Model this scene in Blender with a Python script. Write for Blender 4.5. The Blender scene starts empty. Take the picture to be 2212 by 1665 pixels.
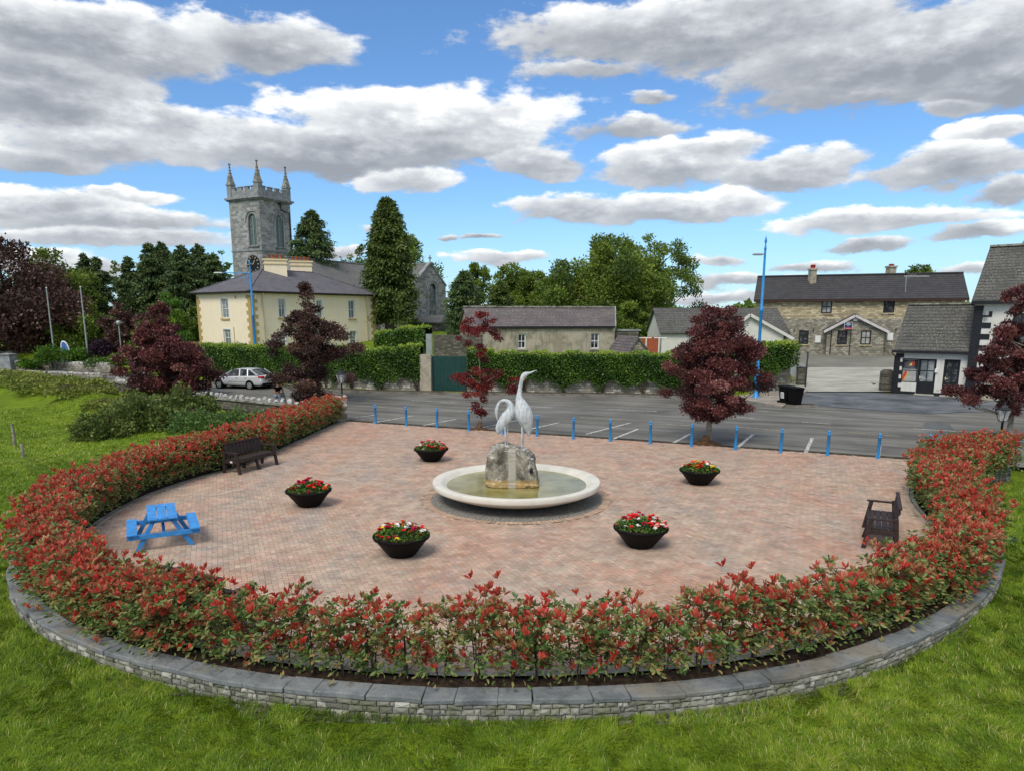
import bpy, math, random
import numpy as np
from mathutils import Vector, Matrix, noise as mnoise
R_ = math.radians
random.seed(7)
rng = np.random.default_rng(7)
SC = bpy.context.scene
COL = SC.collection

# ------------------------------------------------------------------ camera
CH, FP, PX0, PY0, PITCH = 4.8, 1560.0, 1106.0, 989.0, R_(11.04)
cam_d = bpy.data.cameras.new("camera")
cam = bpy.data.objects.new("camera", cam_d); COL.objects.link(cam)
cam.location = (0, 0, CH); cam.rotation_euler = (R_(90) - PITCH, 0, 0)
cam_d.sensor_width = 36; cam_d.lens = 36 * FP / 2212.0
cam_d.shift_y = (PY0 - 832.5) / 2212.0
cam_d.clip_start = 0.1; cam_d.clip_end = 8000
SC.camera = cam
cp, sp = math.cos(PITCH), math.sin(PITCH)

def ray(px, py):                       # survey measurement -> world direction
    a = (px - PX0) / FP; b = -(py - PY0) / FP
    return Vector((a, cp + b * sp, -sp + b * cp))
def G(px, py, z=0.0):
    d = ray(px, py); t = (z - CH) / d.z
    return (d.x * t, d.y * t)
def GY(px, py, Y):
    d = ray(px, py); t = Y / d.y
    return (d.x * t, Y, CH + d.z * t)
def ppm(Y, z=0):                        # survey units per metre
    return FP / (Y * cp + (CH - z) * sp)

# ------------------------------------------------------------------ nodes helper
class NT:
    def __init__(s, tree):
        s.t = tree; s.n = tree.nodes; s.l = tree.links; s.n.clear()
    def new(s, typ, ins=None, **kw):
        n = s.n.new(typ)
        for k, v in kw.items(): setattr(n, k, v)
        if ins:
            for k, v in ins.items(): s.set(n, k, v)
        return n
    def set(s, n, k, v):
        sk = n.inputs[k]
        if isinstance(v, bpy.types.Node): v = v.outputs[0]
        if isinstance(v, bpy.types.NodeSocket): s.l.new(v, sk)
        else:
            if isinstance(v, (tuple, list)) and len(v) == 3 and sk.type == 'RGBA': v = (*v, 1)
            sk.default_value = v
    def m(s, op, a, b=0.0, c=None, clamp=False):
        n = s.n.new('ShaderNodeMath'); n.operation = op; n.use_clamp = clamp
        s.set(n, 0, a); s.set(n, 1, b)
        if c is not None: s.set(n, 2, c)
        return n.outputs[0]
    def vm(s, op, a, b=None):
        n = s.n.new('ShaderNodeVectorMath'); n.operation = op
        s.set(n, 0, a)
        if b is not None: s.set(n, 1, b)
        return n.outputs['Value'] if op in ('LENGTH', 'DOT_PRODUCT') else n.outputs[0]
    def mix(s, f, a, b, typ='MIX'):
        n = s.n.new('ShaderNodeMix'); n.data_type = 'RGBA'; n.blend_type = typ
        s.set(n, 0, f); s.set(n, 6, a); s.set(n, 7, b)
        return n.outputs[2]
    def ramp(s, f, stops, interp='LINEAR'):
        n = s.n.new('ShaderNodeValToRGB'); n.color_ramp.interpolation = interp
        e = n.color_ramp.elements
        while len(e) < len(stops): e.new(0.5)
        for i, (p, c) in enumerate(stops):
            e[i].position = p; e[i].color = (*c, 1) if len(c) == 3 else c
        s.set(n, 0, f)
        return n.outputs[0]
    def noise(s, vec, scale, detail=4, rough=0.55):
        n = s.new('ShaderNodeTexNoise', {'Scale': scale, 'Detail': detail, 'Roughness': rough})
        if vec is not None: s.set(n, 'Vector', vec)
        return n
    def range(s, v, a, b, c=0.0, d=1.0, smooth=True):
        n = s.n.new('ShaderNodeMapRange')
        n.interpolation_type = 'SMOOTHSTEP' if smooth else 'LINEAR'
        for i, x in enumerate((v, a, b, c, d)): s.set(n, i, x)
        return n.outputs[0]

# ------------------------------------------------------------------ world: sky with clouds
SUN_EL, SUN_AZ = 52.0, 205.0        # azimuth clockwise from +Y: behind the camera, left
W = bpy.data.worlds.new("World"); SC.world = W; W.use_nodes = True
w = NT(W.node_tree)
tc = w.new('ShaderNodeTexCoord'); gen = tc.outputs['Generated']
sky = w.new('ShaderNodeTexSky', sky_type='NISHITA', sun_disc=False,
            sun_elevation=R_(SUN_EL), sun_rotation=R_(SUN_AZ), air_density=1.0, dust_density=0.3, ozone_density=2.5)
sep = w.new('ShaderNodeSeparateXYZ', {0: gen})
AZ = w.m('ARCTAN2', sep.outputs[0], sep.outputs[1])
EL = w.m('ARCSINE', sep.outputs[2])
P0 = w.new('ShaderNodeCombineXYZ', {0: AZ, 1: EL}).outputs[0]
Pn = w.new('ShaderNodeCombineXYZ', {0: AZ, 1: w.m('MULTIPLY', EL, 2.3)}).outputs[0]
nA = w.noise(Pn, 5.5, 6, 0.62)
warp = w.vm('MULTIPLY', w.vm('SUBTRACT', nA.outputs['Color'], (0.5, 0.5, 0.5)), (0.13, 0.05, 0.0))
Pw = w.vm('ADD', P0, warp)
n2 = w.noise(Pn, 14.0, 6, 0.55)
n3 = w.noise(Pn, 44.0, 5, 0.62)
# (cx, cy, rx, ry, brightness, strength) survey units of each cloud bank seen over the village
CL = [(160,50,430,85,.55,1.25),(60,140,330,60,.45,1.15),(330,235,260,50,.62,1.0),(820,300,420,46,.45,1.1),(1760,190,160,40,.35,.7),(580,75,200,62,.5,1.1),(110,190,270,75,.42,1.1),(930,235,330,66,1.0,1.25),(480,275,330,66,.85,1.15),
 (700,325,370,42,.25,1.0),(200,285,230,56,.75,1.1),(100,330,170,30,.5,.9),(870,380,115,30,.9,1.05),(1500,40,500,85,.5,1.15),
 (1950,85,460,105,.42,1.25),(2170,140,230,75,.35,1.1),(1270,152,140,20,.45,.7),(1850,198,110,21,.5,.95),(2065,222,88,25,.6,1.0),
 (1420,205,62,15,.4,.7),(1350,262,140,24,.4,.75),(1450,335,200,50,.7,1.1),(1540,300,135,32,.95,1.05),(1150,340,115,38,.6,1.0),
 (1700,352,165,44,.5,1.0),(2150,277,120,28,.95,1.1),(2050,352,210,44,.6,1.05),(2175,405,95,28,.4,.8),(1440,440,200,36,.6,1.05),
 (1570,425,150,34,.95,1.15),(1240,440,140,30,.6,.95),(1900,470,260,26,.95,1.15),(1870,527,90,16,.3,.8),(2110,497,120,22,.5,.9),
 (90,430,260,36,.8,1.15),(300,420,120,22,.95,1.05),(240,472,310,26,.6,1.0),(240,505,330,24,.75,1.05),(60,545,150,26,.8,.9),
 (1090,557,115,13,.75,.85),(1035,510,48,8,.3,.8),(970,512,20,8,.3,.8),(790,500,46,11,.6,.85),(740,545,50,14,.5,.8),
 (1540,563,66,12,.7,.8),(1600,604,130,17,.45,.7),(1560,640,160,14,.45,.7),(1740,572,110,11,.4,.7),(2130,575,160,13,.6,.75),(180,560,90,15,.6,.8)]
def azel(px, py):
    d = ray(px, py).normalized()
    return math.atan2(d.x, d.y), math.asin(d.z)
F = None; WS = None; WW = None
for (cx, cy, rx, ry, br, st) in CL:
    a, e = azel(cx, cy)
    rx, ry, st = rx * 1.12, ry * 1.2, st * 1.2
    ra = abs(azel(cx + rx * .5, cy)[0] - azel(cx - rx * .5, cy)[0]); re = abs(azel(cx, cy - ry * .5)[1] - azel(cx, cy + ry * .5)[1])
    q = w.vm('MULTIPLY', w.vm('SUBTRACT', Pw, (a, e - re * .25, 0)), (1 / ra, 1 / re, 0))
    f = w.m('MULTIPLY_ADD', w.vm('LENGTH', q), -st, st)
    sy = w.new('ShaderNodeSeparateXYZ', {0: q}).outputs[1]
    sh = w.m('MULTIPLY_ADD', sy, 0.40, br * 0.60)
    wt = w.m('POWER', w.m('MAXIMUM', w.m('ADD', f, .25), .001), 5.0)
    if F is None: F, WS, WW = f, w.m('MULTIPLY', sh, wt), wt
    else:
        WS = w.m('MULTIPLY_ADD', sh, wt, WS); WW = w.m('ADD', WW, wt); F = w.m('MAXIMUM', f, F)
S = w.m('DIVIDE', WS, w.m('MAXIMUM', WW, 1e-9))
# broken cloud for the rest of the sky (behind the viewer and overhead)
away = w.m('MAXIMUM', w.range(w.m('ABSOLUTE', AZ), 0.75, 1.0), w.range(EL, 0.50, 0.62))
gcl = w.noise(gen, 3.2, 6, 0.6).outputs[0]
Fg = w.m('MULTIPLY', w.m('SUBTRACT', gcl, 0.42), 3.5)
dens = w.m('ADD', F, w.m('MULTIPLY', w.m('SUBTRACT', n2.outputs[0], 0.525), 1.75))
dens = w.m('ADD', dens, w.m('MULTIPLY', w.m('SUBTRACT', n3.outputs[0], 0.50), 0.30))
dmix = w.new('ShaderNodeMix', {0: away, 2: dens, 3: Fg}).outputs[0]
alpha = w.m('MULTIPLY', w.range(dmix, -0.04, 0.34), .97)
edgeb = w.range(dmix, 0.15, 0.9, 0.16, -0.06)
bright = w.m('ADD', w.m('ADD', S, edgeb), w.m('MULTIPLY', w.m('SUBTRACT', n2.outputs[0], 0.5), 1.35))
bright = w.m('ADD', bright, w.m('MULTIPLY', w.m('SUBTRACT', n3.outputs[0], 0.5), 0.5))
bmix = w.new('ShaderNodeMix', {0: away, 2: bright, 3: 0.55}).outputs[0]
ccol = w.ramp(bmix, [(0.0, (.26, .28, .31)), (0.22, (.35, .37, .40)), (0.45, (.49, .51, .54)), (0.64, (.65, .67, .68)), (0.84, (.86, .86, .85))])
SKY_S = 0.10
skyc = w.mix(1.0, sky.outputs[0], (SKY_S * .72, SKY_S * .98, SKY_S * 1.22), 'MULTIPLY')
lowhaze = w.range(EL, 0.0, 0.16, 0.35, 0.0)
skyc = w.mix(lowhaze, skyc, (.37, .52, .67))
final = w.mix(alpha, skyc, ccol)
bg = w.new('ShaderNodeBackground', {'Color': final, 'Strength': 1.0})
w.l.new(bg.outputs[0], w.new('ShaderNodeOutputWorld').inputs[0])
try:
    W.cycles.sampling_method = 'MANUAL'; W.cycles.sample_map_resolution = 256
except Exception: pass

# ------------------------------------------------------------------ sun, exposure
sd = bpy.data.lights.new("sun", 'SUN'); sd.energy = 2.0; sd.angle = R_(24); sd.color = (1.0, .935, .82)
sun = bpy.data.objects.new("sun", sd); COL.objects.link(sun)
az, el = R_(SUN_AZ), R_(SUN_EL)
sdir = Vector((math.sin(az) * math.cos(el), math.cos(az) * math.cos(el), math.sin(el)))
sun.rotation_euler = (-sdir).to_track_quat('-Z', 'Y').to_euler(); sun.location = (0, -20, 60)
SC.view_settings.view_transform = 'Standard'; SC.view_settings.look = 'None'
SC.view_settings.gamma = 1; SC.view_settings.exposure = 0.42
SC.view_settings.use_curve_mapping = False

# ------------------------------------------------------------------ objects helper
WO = {}                                 # world origin of every parent
def tag(o, label=None, cat=None, group=None, kind=None):
    if label: o['label'] = label
    if cat: o['category'] = cat
    if group: o['group'] = group
    if kind: o['kind'] = kind
    return o
def empty(name, loc=(0, 0, 0), rz=0, label=None, cat=None, group=None):
    o = bpy.data.objects.new(name, None); COL.objects.link(o)
    o.location = loc; o.rotation_euler = (0, 0, rz); o.empty_display_size = .2
    WO[o.name] = Vector(loc)
    return tag(o, label, cat, group)
def link(name, me, parent=None, local=False):
    o = bpy.data.objects.new(name, me); COL.objects.link(o)
    if parent is not None:
        o.parent = parent
        if not local: o.location = -WO.get(parent.name, Vector((0, 0, 0)))
    WO[o.name] = Vector((0, 0, 0))
    return o
def kids(o): return [c for c in bpy.data.objects if c.parent == o]
def copy_tree(o, parent=None, kmap=None):
    if kmap is None:
        kmap = {}
        for c in bpy.data.objects:
            if c.parent: kmap.setdefault(c.parent.name, []).append(c)
    c = o.copy(); COL.objects.link(c)
    if parent: c.parent = parent
    for ch in kmap.get(o.name, []): copy_tree(ch, c, kmap)
    return c

class MB:
    def __init__(s): s.v = []; s.f = []; s.mi = []; s.sm = []
    def add(s, vs, fs, mi=0, sm=False):
        b = len(s.v); s.v += [tuple(v) for v in vs]
        for f in fs: s.f.append([b + i for i in f]); s.mi.append(mi); s.sm.append(sm)
    def quad(s, a, b, c, d, mi=0): s.add([a, b, c, d], [(0, 1, 2, 3)], mi)
    def box(s, c, size, rz=0, mi=0, M=None, taper=1.0):
        hx, hy, hz = size[0] / 2, size[1] / 2, size[2] / 2
        vs = [Vector((x * hx * (taper if z > 0 else 1), y * hy * (taper if z > 0 else 1), z * hz)) for z in (-1, 1) for x, y in ((-1, -1), (1, -1), (1, 1), (-1, 1))]
        m = M if M is not None else Matrix.Rotation(rz, 3, 'Z')
        vs = [m @ v + Vector(c) for v in vs]
        s.add(vs, [(3, 2, 1, 0), (4, 5, 6, 7), (0, 1, 5, 4), (1, 2, 6, 5), (2, 3, 7, 6), (3, 0, 4, 7)], mi)
    def beam(s, a, b, w_, h, up=(0, 0, 1), mi=0):   # box from a to b
        a, b = Vector(a), Vector(b); d = (b - a); L = d.length; d.normalize()
        up = Vector(up); x = d.cross(up)
        if x.length < 1e-4: x = d.cross(Vector((0, 1, 0)))
        x.normalize(); z = x.cross(d).normalized()
        M = Matrix((x, d, z)).transposed()
        s.box((a + b) / 2, (w_, L, h), M=M, mi=mi)
    def tube(s, path, rad, seg=8, mi=0, cap=True, sm=True, ry=None, ref=(0.13, 0.3, 1)):
        path = [Vector(p) for p in path]; n = len(path)
        if not isinstance(rad, (list, tuple)): rad = [rad] * n
        ry = ry or rad
        vs = []; prev = None
        for i, p in enumerate(path):
            t = (path[min(i + 1, n - 1)] - path[max(i - 1, 0)]).normalized()
            if prev is None:
                u = t.cross(Vector(ref)).normalized()
            else:
                u = (prev - t * prev.dot(t)).normalized()
            prev = u; v = t.cross(u)
            for k in range(seg):
                a = 2 * math.pi * k / seg
                vs.append(p + u * math.cos(a) * rad[i] + v * math.sin(a) * ry[i])
        fs = [(i * seg + k, i * seg + (k + 1) % seg, (i + 1) * seg + (k + 1) % seg, (i + 1) * seg + k) for i in range(n - 1) for k in range(seg)]
        s.add(vs, fs, mi, sm)
        if cap:
            s.add(vs[:seg], [tuple(range(seg))[::-1]], mi); s.add(vs[-seg:], [tuple(range(seg))], mi)
    def lathe(s, prof, c=(0, 0, 0), seg=32, mi=0, sm=True, cap0=False, cap1=False, fn=None):
        vs = []
        for r, z in prof:
            for k in range(seg):
                a = 2 * math.pi * k / seg
                vs.append((c[0] + r * math.cos(a), c[1] + r * math.sin(a), c[2] + z))
        n = len(prof)
        fs = [(i * seg + k, i * seg + (k + 1) % seg, (i + 1) * seg + (k + 1) % seg, (i + 1) * seg + k) for i in range(n - 1) for k in range(seg)]
        s.add(vs, fs, mi, sm)
        if cap0: s.add(vs[:seg], [tuple(range(seg))[::-1]], mi)
        if cap1: s.add(vs[-seg:], [tuple(range(seg))], mi)
    def prism(s, poly, z0, z1, mi=0, bottom=False):
        n = len(poly)
        vs = [(x, y, z0) for x, y in poly] + [(x, y, z1) for x, y in poly]
        fs = [(i, (i + 1) % n, n + (i + 1) % n, n + i) for i in range(n)] + [tuple(range(n, 2 * n))]
        if bottom: fs.append(tuple(range(n))[::-1])
        s.add(vs, fs, mi)
    def build(s, name, mats, parent=None, local=False, bevel=0, recalc=False):
        me = bpy.data.meshes.new(name)
        me.from_pydata(s.v, [], s.f)
        if not isinstance(mats, (list, tuple)): mats = [mats]
        for m in mats: me.materials.append(m)
        me.polygons.foreach_set('material_index', s.mi); me.polygons.foreach_set('use_smooth', s.sm)
        uv = me.uv_layers.new(name='UV')
        buf = np.zeros(len(me.loops) * 2, dtype=np.float32)
        for p in me.polygons:
            n = p.normal
            if abs(n.z) > 0.97: ux, uy = Vector((1, 0, 0)), Vector((0, 1, 0))
            else:
                ux = Vector((-n.y, n.x, 0)).normalized(); uy = n.cross(ux)
            for li in p.loop_indices:
                co = me.vertices[me.loops[li].vertex_index].co
                buf[2 * li] = co.dot(ux); buf[2 * li + 1] = co.dot(uy)
        uv.data.foreach_set('uv', buf)
        me.update()
        if recalc:
            import bmesh
            bm = bmesh.new(); bm.from_mesh(me); bmesh.ops.remove_doubles(bm, verts=bm.verts, dist=1e-4)
            bmesh.ops.recalc_face_normals(bm, faces=bm.faces); bm.to_mesh(me); bm.free()
        o = link(name, me, parent, local)
        if bevel:
            b = o.modifiers.new('bevel', 'BEVEL'); b.width = bevel; b.segments = 2; b.limit_method = 'ANGLE'
        return o

def raw_mesh(name, V, faces_flat, nper, mats, tone=None, parent=None, local=False, smooth=False, col=None):
    V = np.asarray(V, dtype=np.float32).reshape(-1, 3)
    Fq = np.asarray(faces_flat, dtype=np.int32).ravel(); nf = len(Fq) // nper
    me = bpy.data.meshes.new(name)
    me.vertices.add(len(V)); me.vertices.foreach_set('co', V.ravel())
    me.loops.add(len(Fq)); me.loops.foreach_set('vertex_index', Fq)
    me.polygons.add(nf)
    me.polygons.foreach_set('loop_start', np.arange(0, nf * nper, nper, dtype=np.int32))
    me.polygons.foreach_set('loop_total', np.full(nf, nper, dtype=np.int32))
    if smooth: me.polygons.foreach_set('use_smooth', np.ones(nf, dtype=bool))
    if tone is not None:
        at = me.attributes.new('tone', 'FLOAT', 'POINT'); at.data.foreach_set('value', np.asarray(tone, dtype=np.float32))
    if col is not None:
        at = me.color_attributes.new('tint', 'FLOAT_COLOR', 'POINT'); at.data.foreach_set('color', np.asarray(col, dtype=np.float32).ravel())
    for m in (mats if isinstance(mats, (list, tuple)) else [mats]): me.materials.append(m)
    me.update(calc_edges=True)
    return link(name, me, parent, local) if name else me

def unit(a): return a / (np.linalg.norm(a, axis=1, keepdims=True) + 1e-9)
def leaves(name, P, D, L, Wd, tone, mat, parent=None, local=False, six=False, r=rng, link_=True):
    n = len(P); D = unit(D)
    S_ = unit(np.cross(D, r.normal(size=(n, 3)))); N_ = np.cross(S_, D)
    L = np.broadcast_to(np.asarray(L, float).reshape(-1, 1), (n, 1)); Wd = np.broadcast_to(np.asarray(Wd, float).reshape(-1, 1), (n, 1))
    if not six:
        V = np.stack([P, P + D * L * .45 + S_ * Wd * .5 + N_ * L * .06, P + D * L, P + D * L * .45 - S_ * Wd * .5 + N_ * L * .06], 1)
        F_ = np.arange(n)[:, None] * 4 + np.array([[0, 1, 2, 3]]); k = 4
    else:
        up = N_ * Wd * .22
        V = np.stack([P, P + D * L * .35 + S_ * Wd * .45 + up, P + D * L * .72 + S_ * Wd * .42 + up, P + D * L - N_ * L * .08,
                      P + D * L * .72 - S_ * Wd * .42 + up, P + D * L * .35 - S_ * Wd * .45 + up], 1)
        F_ = np.concatenate([np.arange(n)[:, None] * 6 + np.array([[0, 1, 2, 3]]), np.arange(n)[:, None] * 6 + np.array([[0, 3, 4, 5]])]); k = 6
    return raw_mesh(name, V, F_, 4, mat, tone=np.repeat(tone, k), parent=parent, local=local)

# ------------------------------------------------------------------ materials
def newmat(name):
    m = bpy.data.materials.new(name); m.use_nodes = True
    n = NT(m.node_tree); out = n.new('ShaderNodeOutputMaterial')
    return m, n, out
def bsdf(n, out, col, rough=.8, spec=.3, metal=0.0, bump=None, bstr=.3, bdist=.02, **kw):
    b = n.new('ShaderNodeBsdfPrincipled', {'Base Color': col, 'Roughness': rough, 'Specular IOR Level': spec, 'Metallic': metal})
    for k, v in kw.items(): n.set(b, k.replace('_', ' '), v)
    if bump is not None:
        bp = n.new('ShaderNodeBump', {'Strength': bstr, 'Distance': bdist, 'Height': bump}); n.l.new(bp.outputs[0], b.inputs['Normal'])
    n.l.new(b.outputs[0], out.inputs[0]); return b
def dark(c, k): return tuple(x * k for x in c[:3])
def M_plain(name, c, rough=.7, spec=.3, metal=0, var=.12, scale=3.0, bump=.15, bs=40, **kw):
    m, n, out = newmat(name); tcn = n.new('ShaderNodeTexCoord').outputs['Object']
    a = n.noise(tcn, scale, 5); f = n.range(a.outputs[0], .3, .7)
    col = n.mix(f, dark(c, 1 - var), tuple(min(1, x * (1 + var)) for x in c))
    bsdf(n, out, col, rough, spec, metal, bump=n.noise(tcn, bs, 3).outputs[0], bstr=bump, **kw)
    return m
def M_leaf(name, stops, rough=.55, trans=.25, spec=.25):
    m, n, out = newmat(name)
    at = n.new('ShaderNodeAttribute', attribute_name='tone')
    col = n.ramp(at.outputs['Fac'], stops)
    b = n.new('ShaderNodeBsdfPrincipled', {'Base Color': col, 'Roughness': rough, 'Specular IOR Level': spec})
    t = n.new('ShaderNodeBsdfTranslucent', {'Color': col})
    mx = n.new('ShaderNodeMixShader', {0: trans}); n.l.new(b.outputs[0], mx.inputs[1]); n.l.new(t.outputs[0], mx.inputs[2])
    n.l.new(mx.outputs[0], out.inputs[0]); return m
def M_masonry(name, cols, mortar, bw=.4, bh=.2, rough=.9, msize=.02, stain=(.5, .5, .5), stain_amt=.3, bump=.5, sq=1.0, jitter=.35, spread=(.3,.7)):
    """coursed stone or tiles on the metre UVs"""
    m, n, out = newmat(name)
    uv = n.new('ShaderNodeTexCoord').outputs['UV']
    wv = n.vm('MULTIPLY', n.vm('SUBTRACT', n.noise(uv, 2.2, 3).outputs['Color'], (.5, .5, .5)), (bw * jitter, bh * jitter, 0))
    p = n.vm('ADD', uv, wv)
    br = n.new('ShaderNodeTexBrick', {'Vector': p, 'Scale': 1.0, 'Mortar Size': msize, 'Mortar Smooth': .3, 'Bias': 0.0, 'Brick Width': bw, 'Row Height': bh,
               'Color1': (0, 0, 0), 'Color2': (1, 1, 1), 'Mortar': (.5, .5, .5)})
    br.offset = .5; br.squash = sq; br.squash_frequency = 3
    # per-stone tone plus broad drift
    big = n.noise(uv, .35, 3).outputs[0]; mid = n.noise(uv, 3.5 / max(bw, .1) * .25, 4).outputs[0]; fine = n.noise(uv, 22, 4).outputs[0]
    t = n.m('ADD', n.m('MULTIPLY', n.new('ShaderNodeSeparateColor', {0: br.outputs[0]}).outputs[0], .55), n.m('MULTIPLY', mid, .55))
    t = n.range(t, spread[0], spread[1] + .25)
    k = len(cols); col = n.ramp(t, [(i / max(1, k - 1), c) for i, c in enumerate(cols)])
    col = n.mix(n.m('MULTIPLY', n.range(big, .45, .7), stain_amt), col, stain)
    col = n.mix(n.range(fine, .35, .75, 0, .35), col, dark(cols[0], .6))
    col = n.mix(br.outputs['Fac'], col, mortar)
    h = n.m('ADD', n.m('MULTIPLY', br.outputs['Fac'], -1.0), n.m('MULTIPLY', fine, .5))
    bsdf(n, out, col, rough, .2, bump=h, bstr=bump, bdist=.03)
    return m
def M_tiles(name, cols, rowh=.3, tw=.33, lichen=None, lich_amt=.5, bump=.8, rough=.85):
    m, n, out = newmat(name)
    uv = n.new('ShaderNodeTexCoord').outputs['UV']
    s_ = n.new('ShaderNodeSeparateXYZ', {0: uv}); v = n.m('DIVIDE', s_.outputs[1], rowh); fr = n.m('FRACT', v)
    br = n.new('ShaderNodeTexBrick', {'Vector': uv, 'Scale': 1.0, 'Mortar Size': .008, 'Mortar Smooth': .2, 'Brick Width': tw, 'Row Height': rowh,
               'Color1': (0, 0, 0), 'Color2': (1, 1, 1), 'Mortar': (0, 0, 0)})
    t = n.m('ADD', n.m('MULTIPLY', n.new('ShaderNodeSeparateColor', {0: br.outputs[0]}).outputs[0], .28), n.m('MULTIPLY', n.noise(uv, .9, 5).outputs[0], .75))
    k = len(cols); col = n.ramp(t, [(.15 + .7 * i / max(1, k - 1), c) for i, c in enumerate(cols)])
    if lichen:
        l1 = n.noise(uv, 9, 6, .7).outputs[0]; l2 = n.noise(uv, .6, 3).outputs[0]
        lf = n.m('MULTIPLY', n.range(l1, .50, .62), n.range(l2, .35, .6, .35, 1))
        col = n.mix(n.m('MULTIPLY', lf, lich_amt), col, lichen)
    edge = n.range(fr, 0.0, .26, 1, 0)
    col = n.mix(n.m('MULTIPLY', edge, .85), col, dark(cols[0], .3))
    col = n.mix(n.m('MULTIPLY', br.outputs['Fac'], .15), col, dark(cols[0], .4))
    h = n.m('ADD', n.m('MULTIPLY', fr, -1.0), n.m('MULTIPLY', br.outputs['Fac'], -.15))
    bsdf(n, out, col, rough, .3, bump=h, bstr=bump, bdist=.03)
    return m
def M_render(name, c, stain, amt=.4, scale=1.2, bump=.3, streak=True):
    m, n, out = newmat(name); uv = n.new('ShaderNodeTexCoord').outputs['UV']
    a = n.noise(uv, scale, 7, .65).outputs[0]
    st = n.noise(n.vm('MULTIPLY', uv, (3.0, .35, 1)), 1.5, 5, .6).outputs[0]
    col = n.mix(n.m('MULTIPLY', n.range(a, .42, .68), amt), c, stain)
    if streak: col = n.mix(n.m('MULTIPLY', n.range(st, .5, .75), amt * .8), col, dark(stain, .7))
    f = n.noise(uv, 30, 4).outputs[0]
    bsdf(n, out, col, .9, .2, bump=f, bstr=bump, bdist=.02)
    return m
def M_glass(name, c=(.03, .04, .05), cur=None):
    m, n, out = newmat(name); tcn = n.new('ShaderNodeTexCoord').outputs['Object']
    col = n.mix(n.range(n.noise(tcn, 2.2, 3).outputs[0], .45, .6), c, cur or dark(c, 1.8))
    bsdf(n, out, col, .08, .45); return m

MT = {}
MT['blue'] = M_plain('blue_paint', (.020, .25, .60), .38, .5, var=.1, bump=.08)
MT['blue2'] = M_plain('picnic_blue_paint', (.04, .26, .64), .5, .4, var=.18, scale=6, bump=.25, bs=25)
MT['black'] = M_plain('black_plastic', (.0045, .004, .005), .6, .12, var=.2)
MT['blackpaint'] = M_plain('black_paint', (.011, .012, .016), .55, .35, var=.2)
MT['brownpl'] = M_plain('brown_recycled_plastic', (.036, .023, .021), .62, .35, var=.25, scale=8, bump=.4, bs=60)
MT['white'] = M_plain('white_paint', (.74, .75, .74), .45, .4, var=.05)
MT['cream'] = M_render('cream_render', (.86, .745, .56), (.78, .67, .49), .35, 1.5, .35)
MT['creamtrim'] = M_plain('cream_trim', (.66, .57, .35), .7, .3, var=.06)
MT['quoin'] = M_render('tan_quoin', (.46, .33, .13), (.36, .27, .12), .5, 3, .3)
MT['greyrender'] = M_render('weathered_render', (.43, .385, .30), (.19, .175, .135), .85, 1.3, .5)
MT['whiterender'] = M_render('white_render', (.66, .65, .60), (.5, .49, .43), .4, 1, .2)
MT['slate'] = M_tiles('blue_slate', [(.085, .082, .095), (.125, .12, .135), (.165, .155, .17)], .22, .3, (.25, .25, .25), .15, .5)
MT['oldslate'] = M_tiles('old_purple_slate', [(.075, .062, .066), (.115, .092, .098), (.16, .14, .135)], .24, .3, (.34, .34, .28), .75, .5)
MT['churchslate'] = M_tiles('church_slate', [(.10, .10, .10), (.14, .14, .135), (.18, .18, .17)], .26, .3, (.30, .30, .26), .5, .4)
MT['darktile'] = M_tiles('dark_tile', [(.036, .035, .037), (.052, .051, .054), (.068, .066, .068)], .42, .33, None, 0, 1.0)
MT['greytile'] = M_tiles('lichen_tile', [(.050, .049, .045), (.080, .078, .072), (.115, .11, .10)], .29, .30, (.33, .33, .28), .6, 1.0)
MT['churchstone'] = M_masonry('church_limestone', [(.22, .225, .22), (.35, .355, .345), (.47, .47, .455)], (.36, .36, .34), .55, .28, msize=.018, stain=(.11, .11, .09), stain_amt=.5)
MT['ashlar'] = M_plain('limestone_dressing', (.25, .265, .27), .85, .2, var=.25, scale=2, bump=.3)
MT['lichenstone'] = M_plain('lichened_stone', (.24, .235, .20), .95, .1, var=.5, scale=3, bump=.5)
MT['sandstone'] = M_masonry('yellow_sandstone', [(.32, .27, .165), (.54, .455, .29), (.68, .60, .42)], (.25, .22, .16), .42, .17, msize=.014, stain=(.30, .24, .14), stain_amt=.4, jitter=.6)
MT['greystone'] = M_masonry('grey_rubble', [(.21, .195, .155), (.36, .34, .27), (.50, .475, .395)], (.17, .16, .13), .34, .17, msize=.014, stain=(.2, .19, .13), stain_amt=.5, jitter=.6)
MT['rubble'] = M_masonry('dark_rubble', [(.07, .065, .05), (.15, .14, .11), (.24, .22, .18)], (.10, .095, .08), .3, .13, msize=.02, stain=(.12, .12, .08), stain_amt=.5, jitter=.7)
MT['palestone'] = M_masonry('pale_rubble', [(.24, .22, .18), (.44, .42, .37), (.74, .72, .66)], (.22, .20, .16), .28, .17, msize=.018, stain=(.22, .22, .15), stain_amt=.45, jitter=.8, bump=.8)
MT['copestone'] = M_plain('flagstone', (.20, .205, .20), .9, .2, var=.5, scale=3.2, bump=.5, bs=18)
m_, n_, o_ = newmat('weathered_flagstone'); t_ = n_.new('ShaderNodeTexCoord').outputs['Object']
b1 = n_.noise(t_, 1.3, 6, .65).outputs[0]; b2 = n_.noise(t_, 6, 6, .7).outputs[0]; b3 = n_.noise(t_, .5, 3).outputs[0]
k_ = n_.ramp(b1, [(.34, (.095, .105, .11)), (.48, (.17, .185, .195)), (.62, (.25, .26, .26))])
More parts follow.
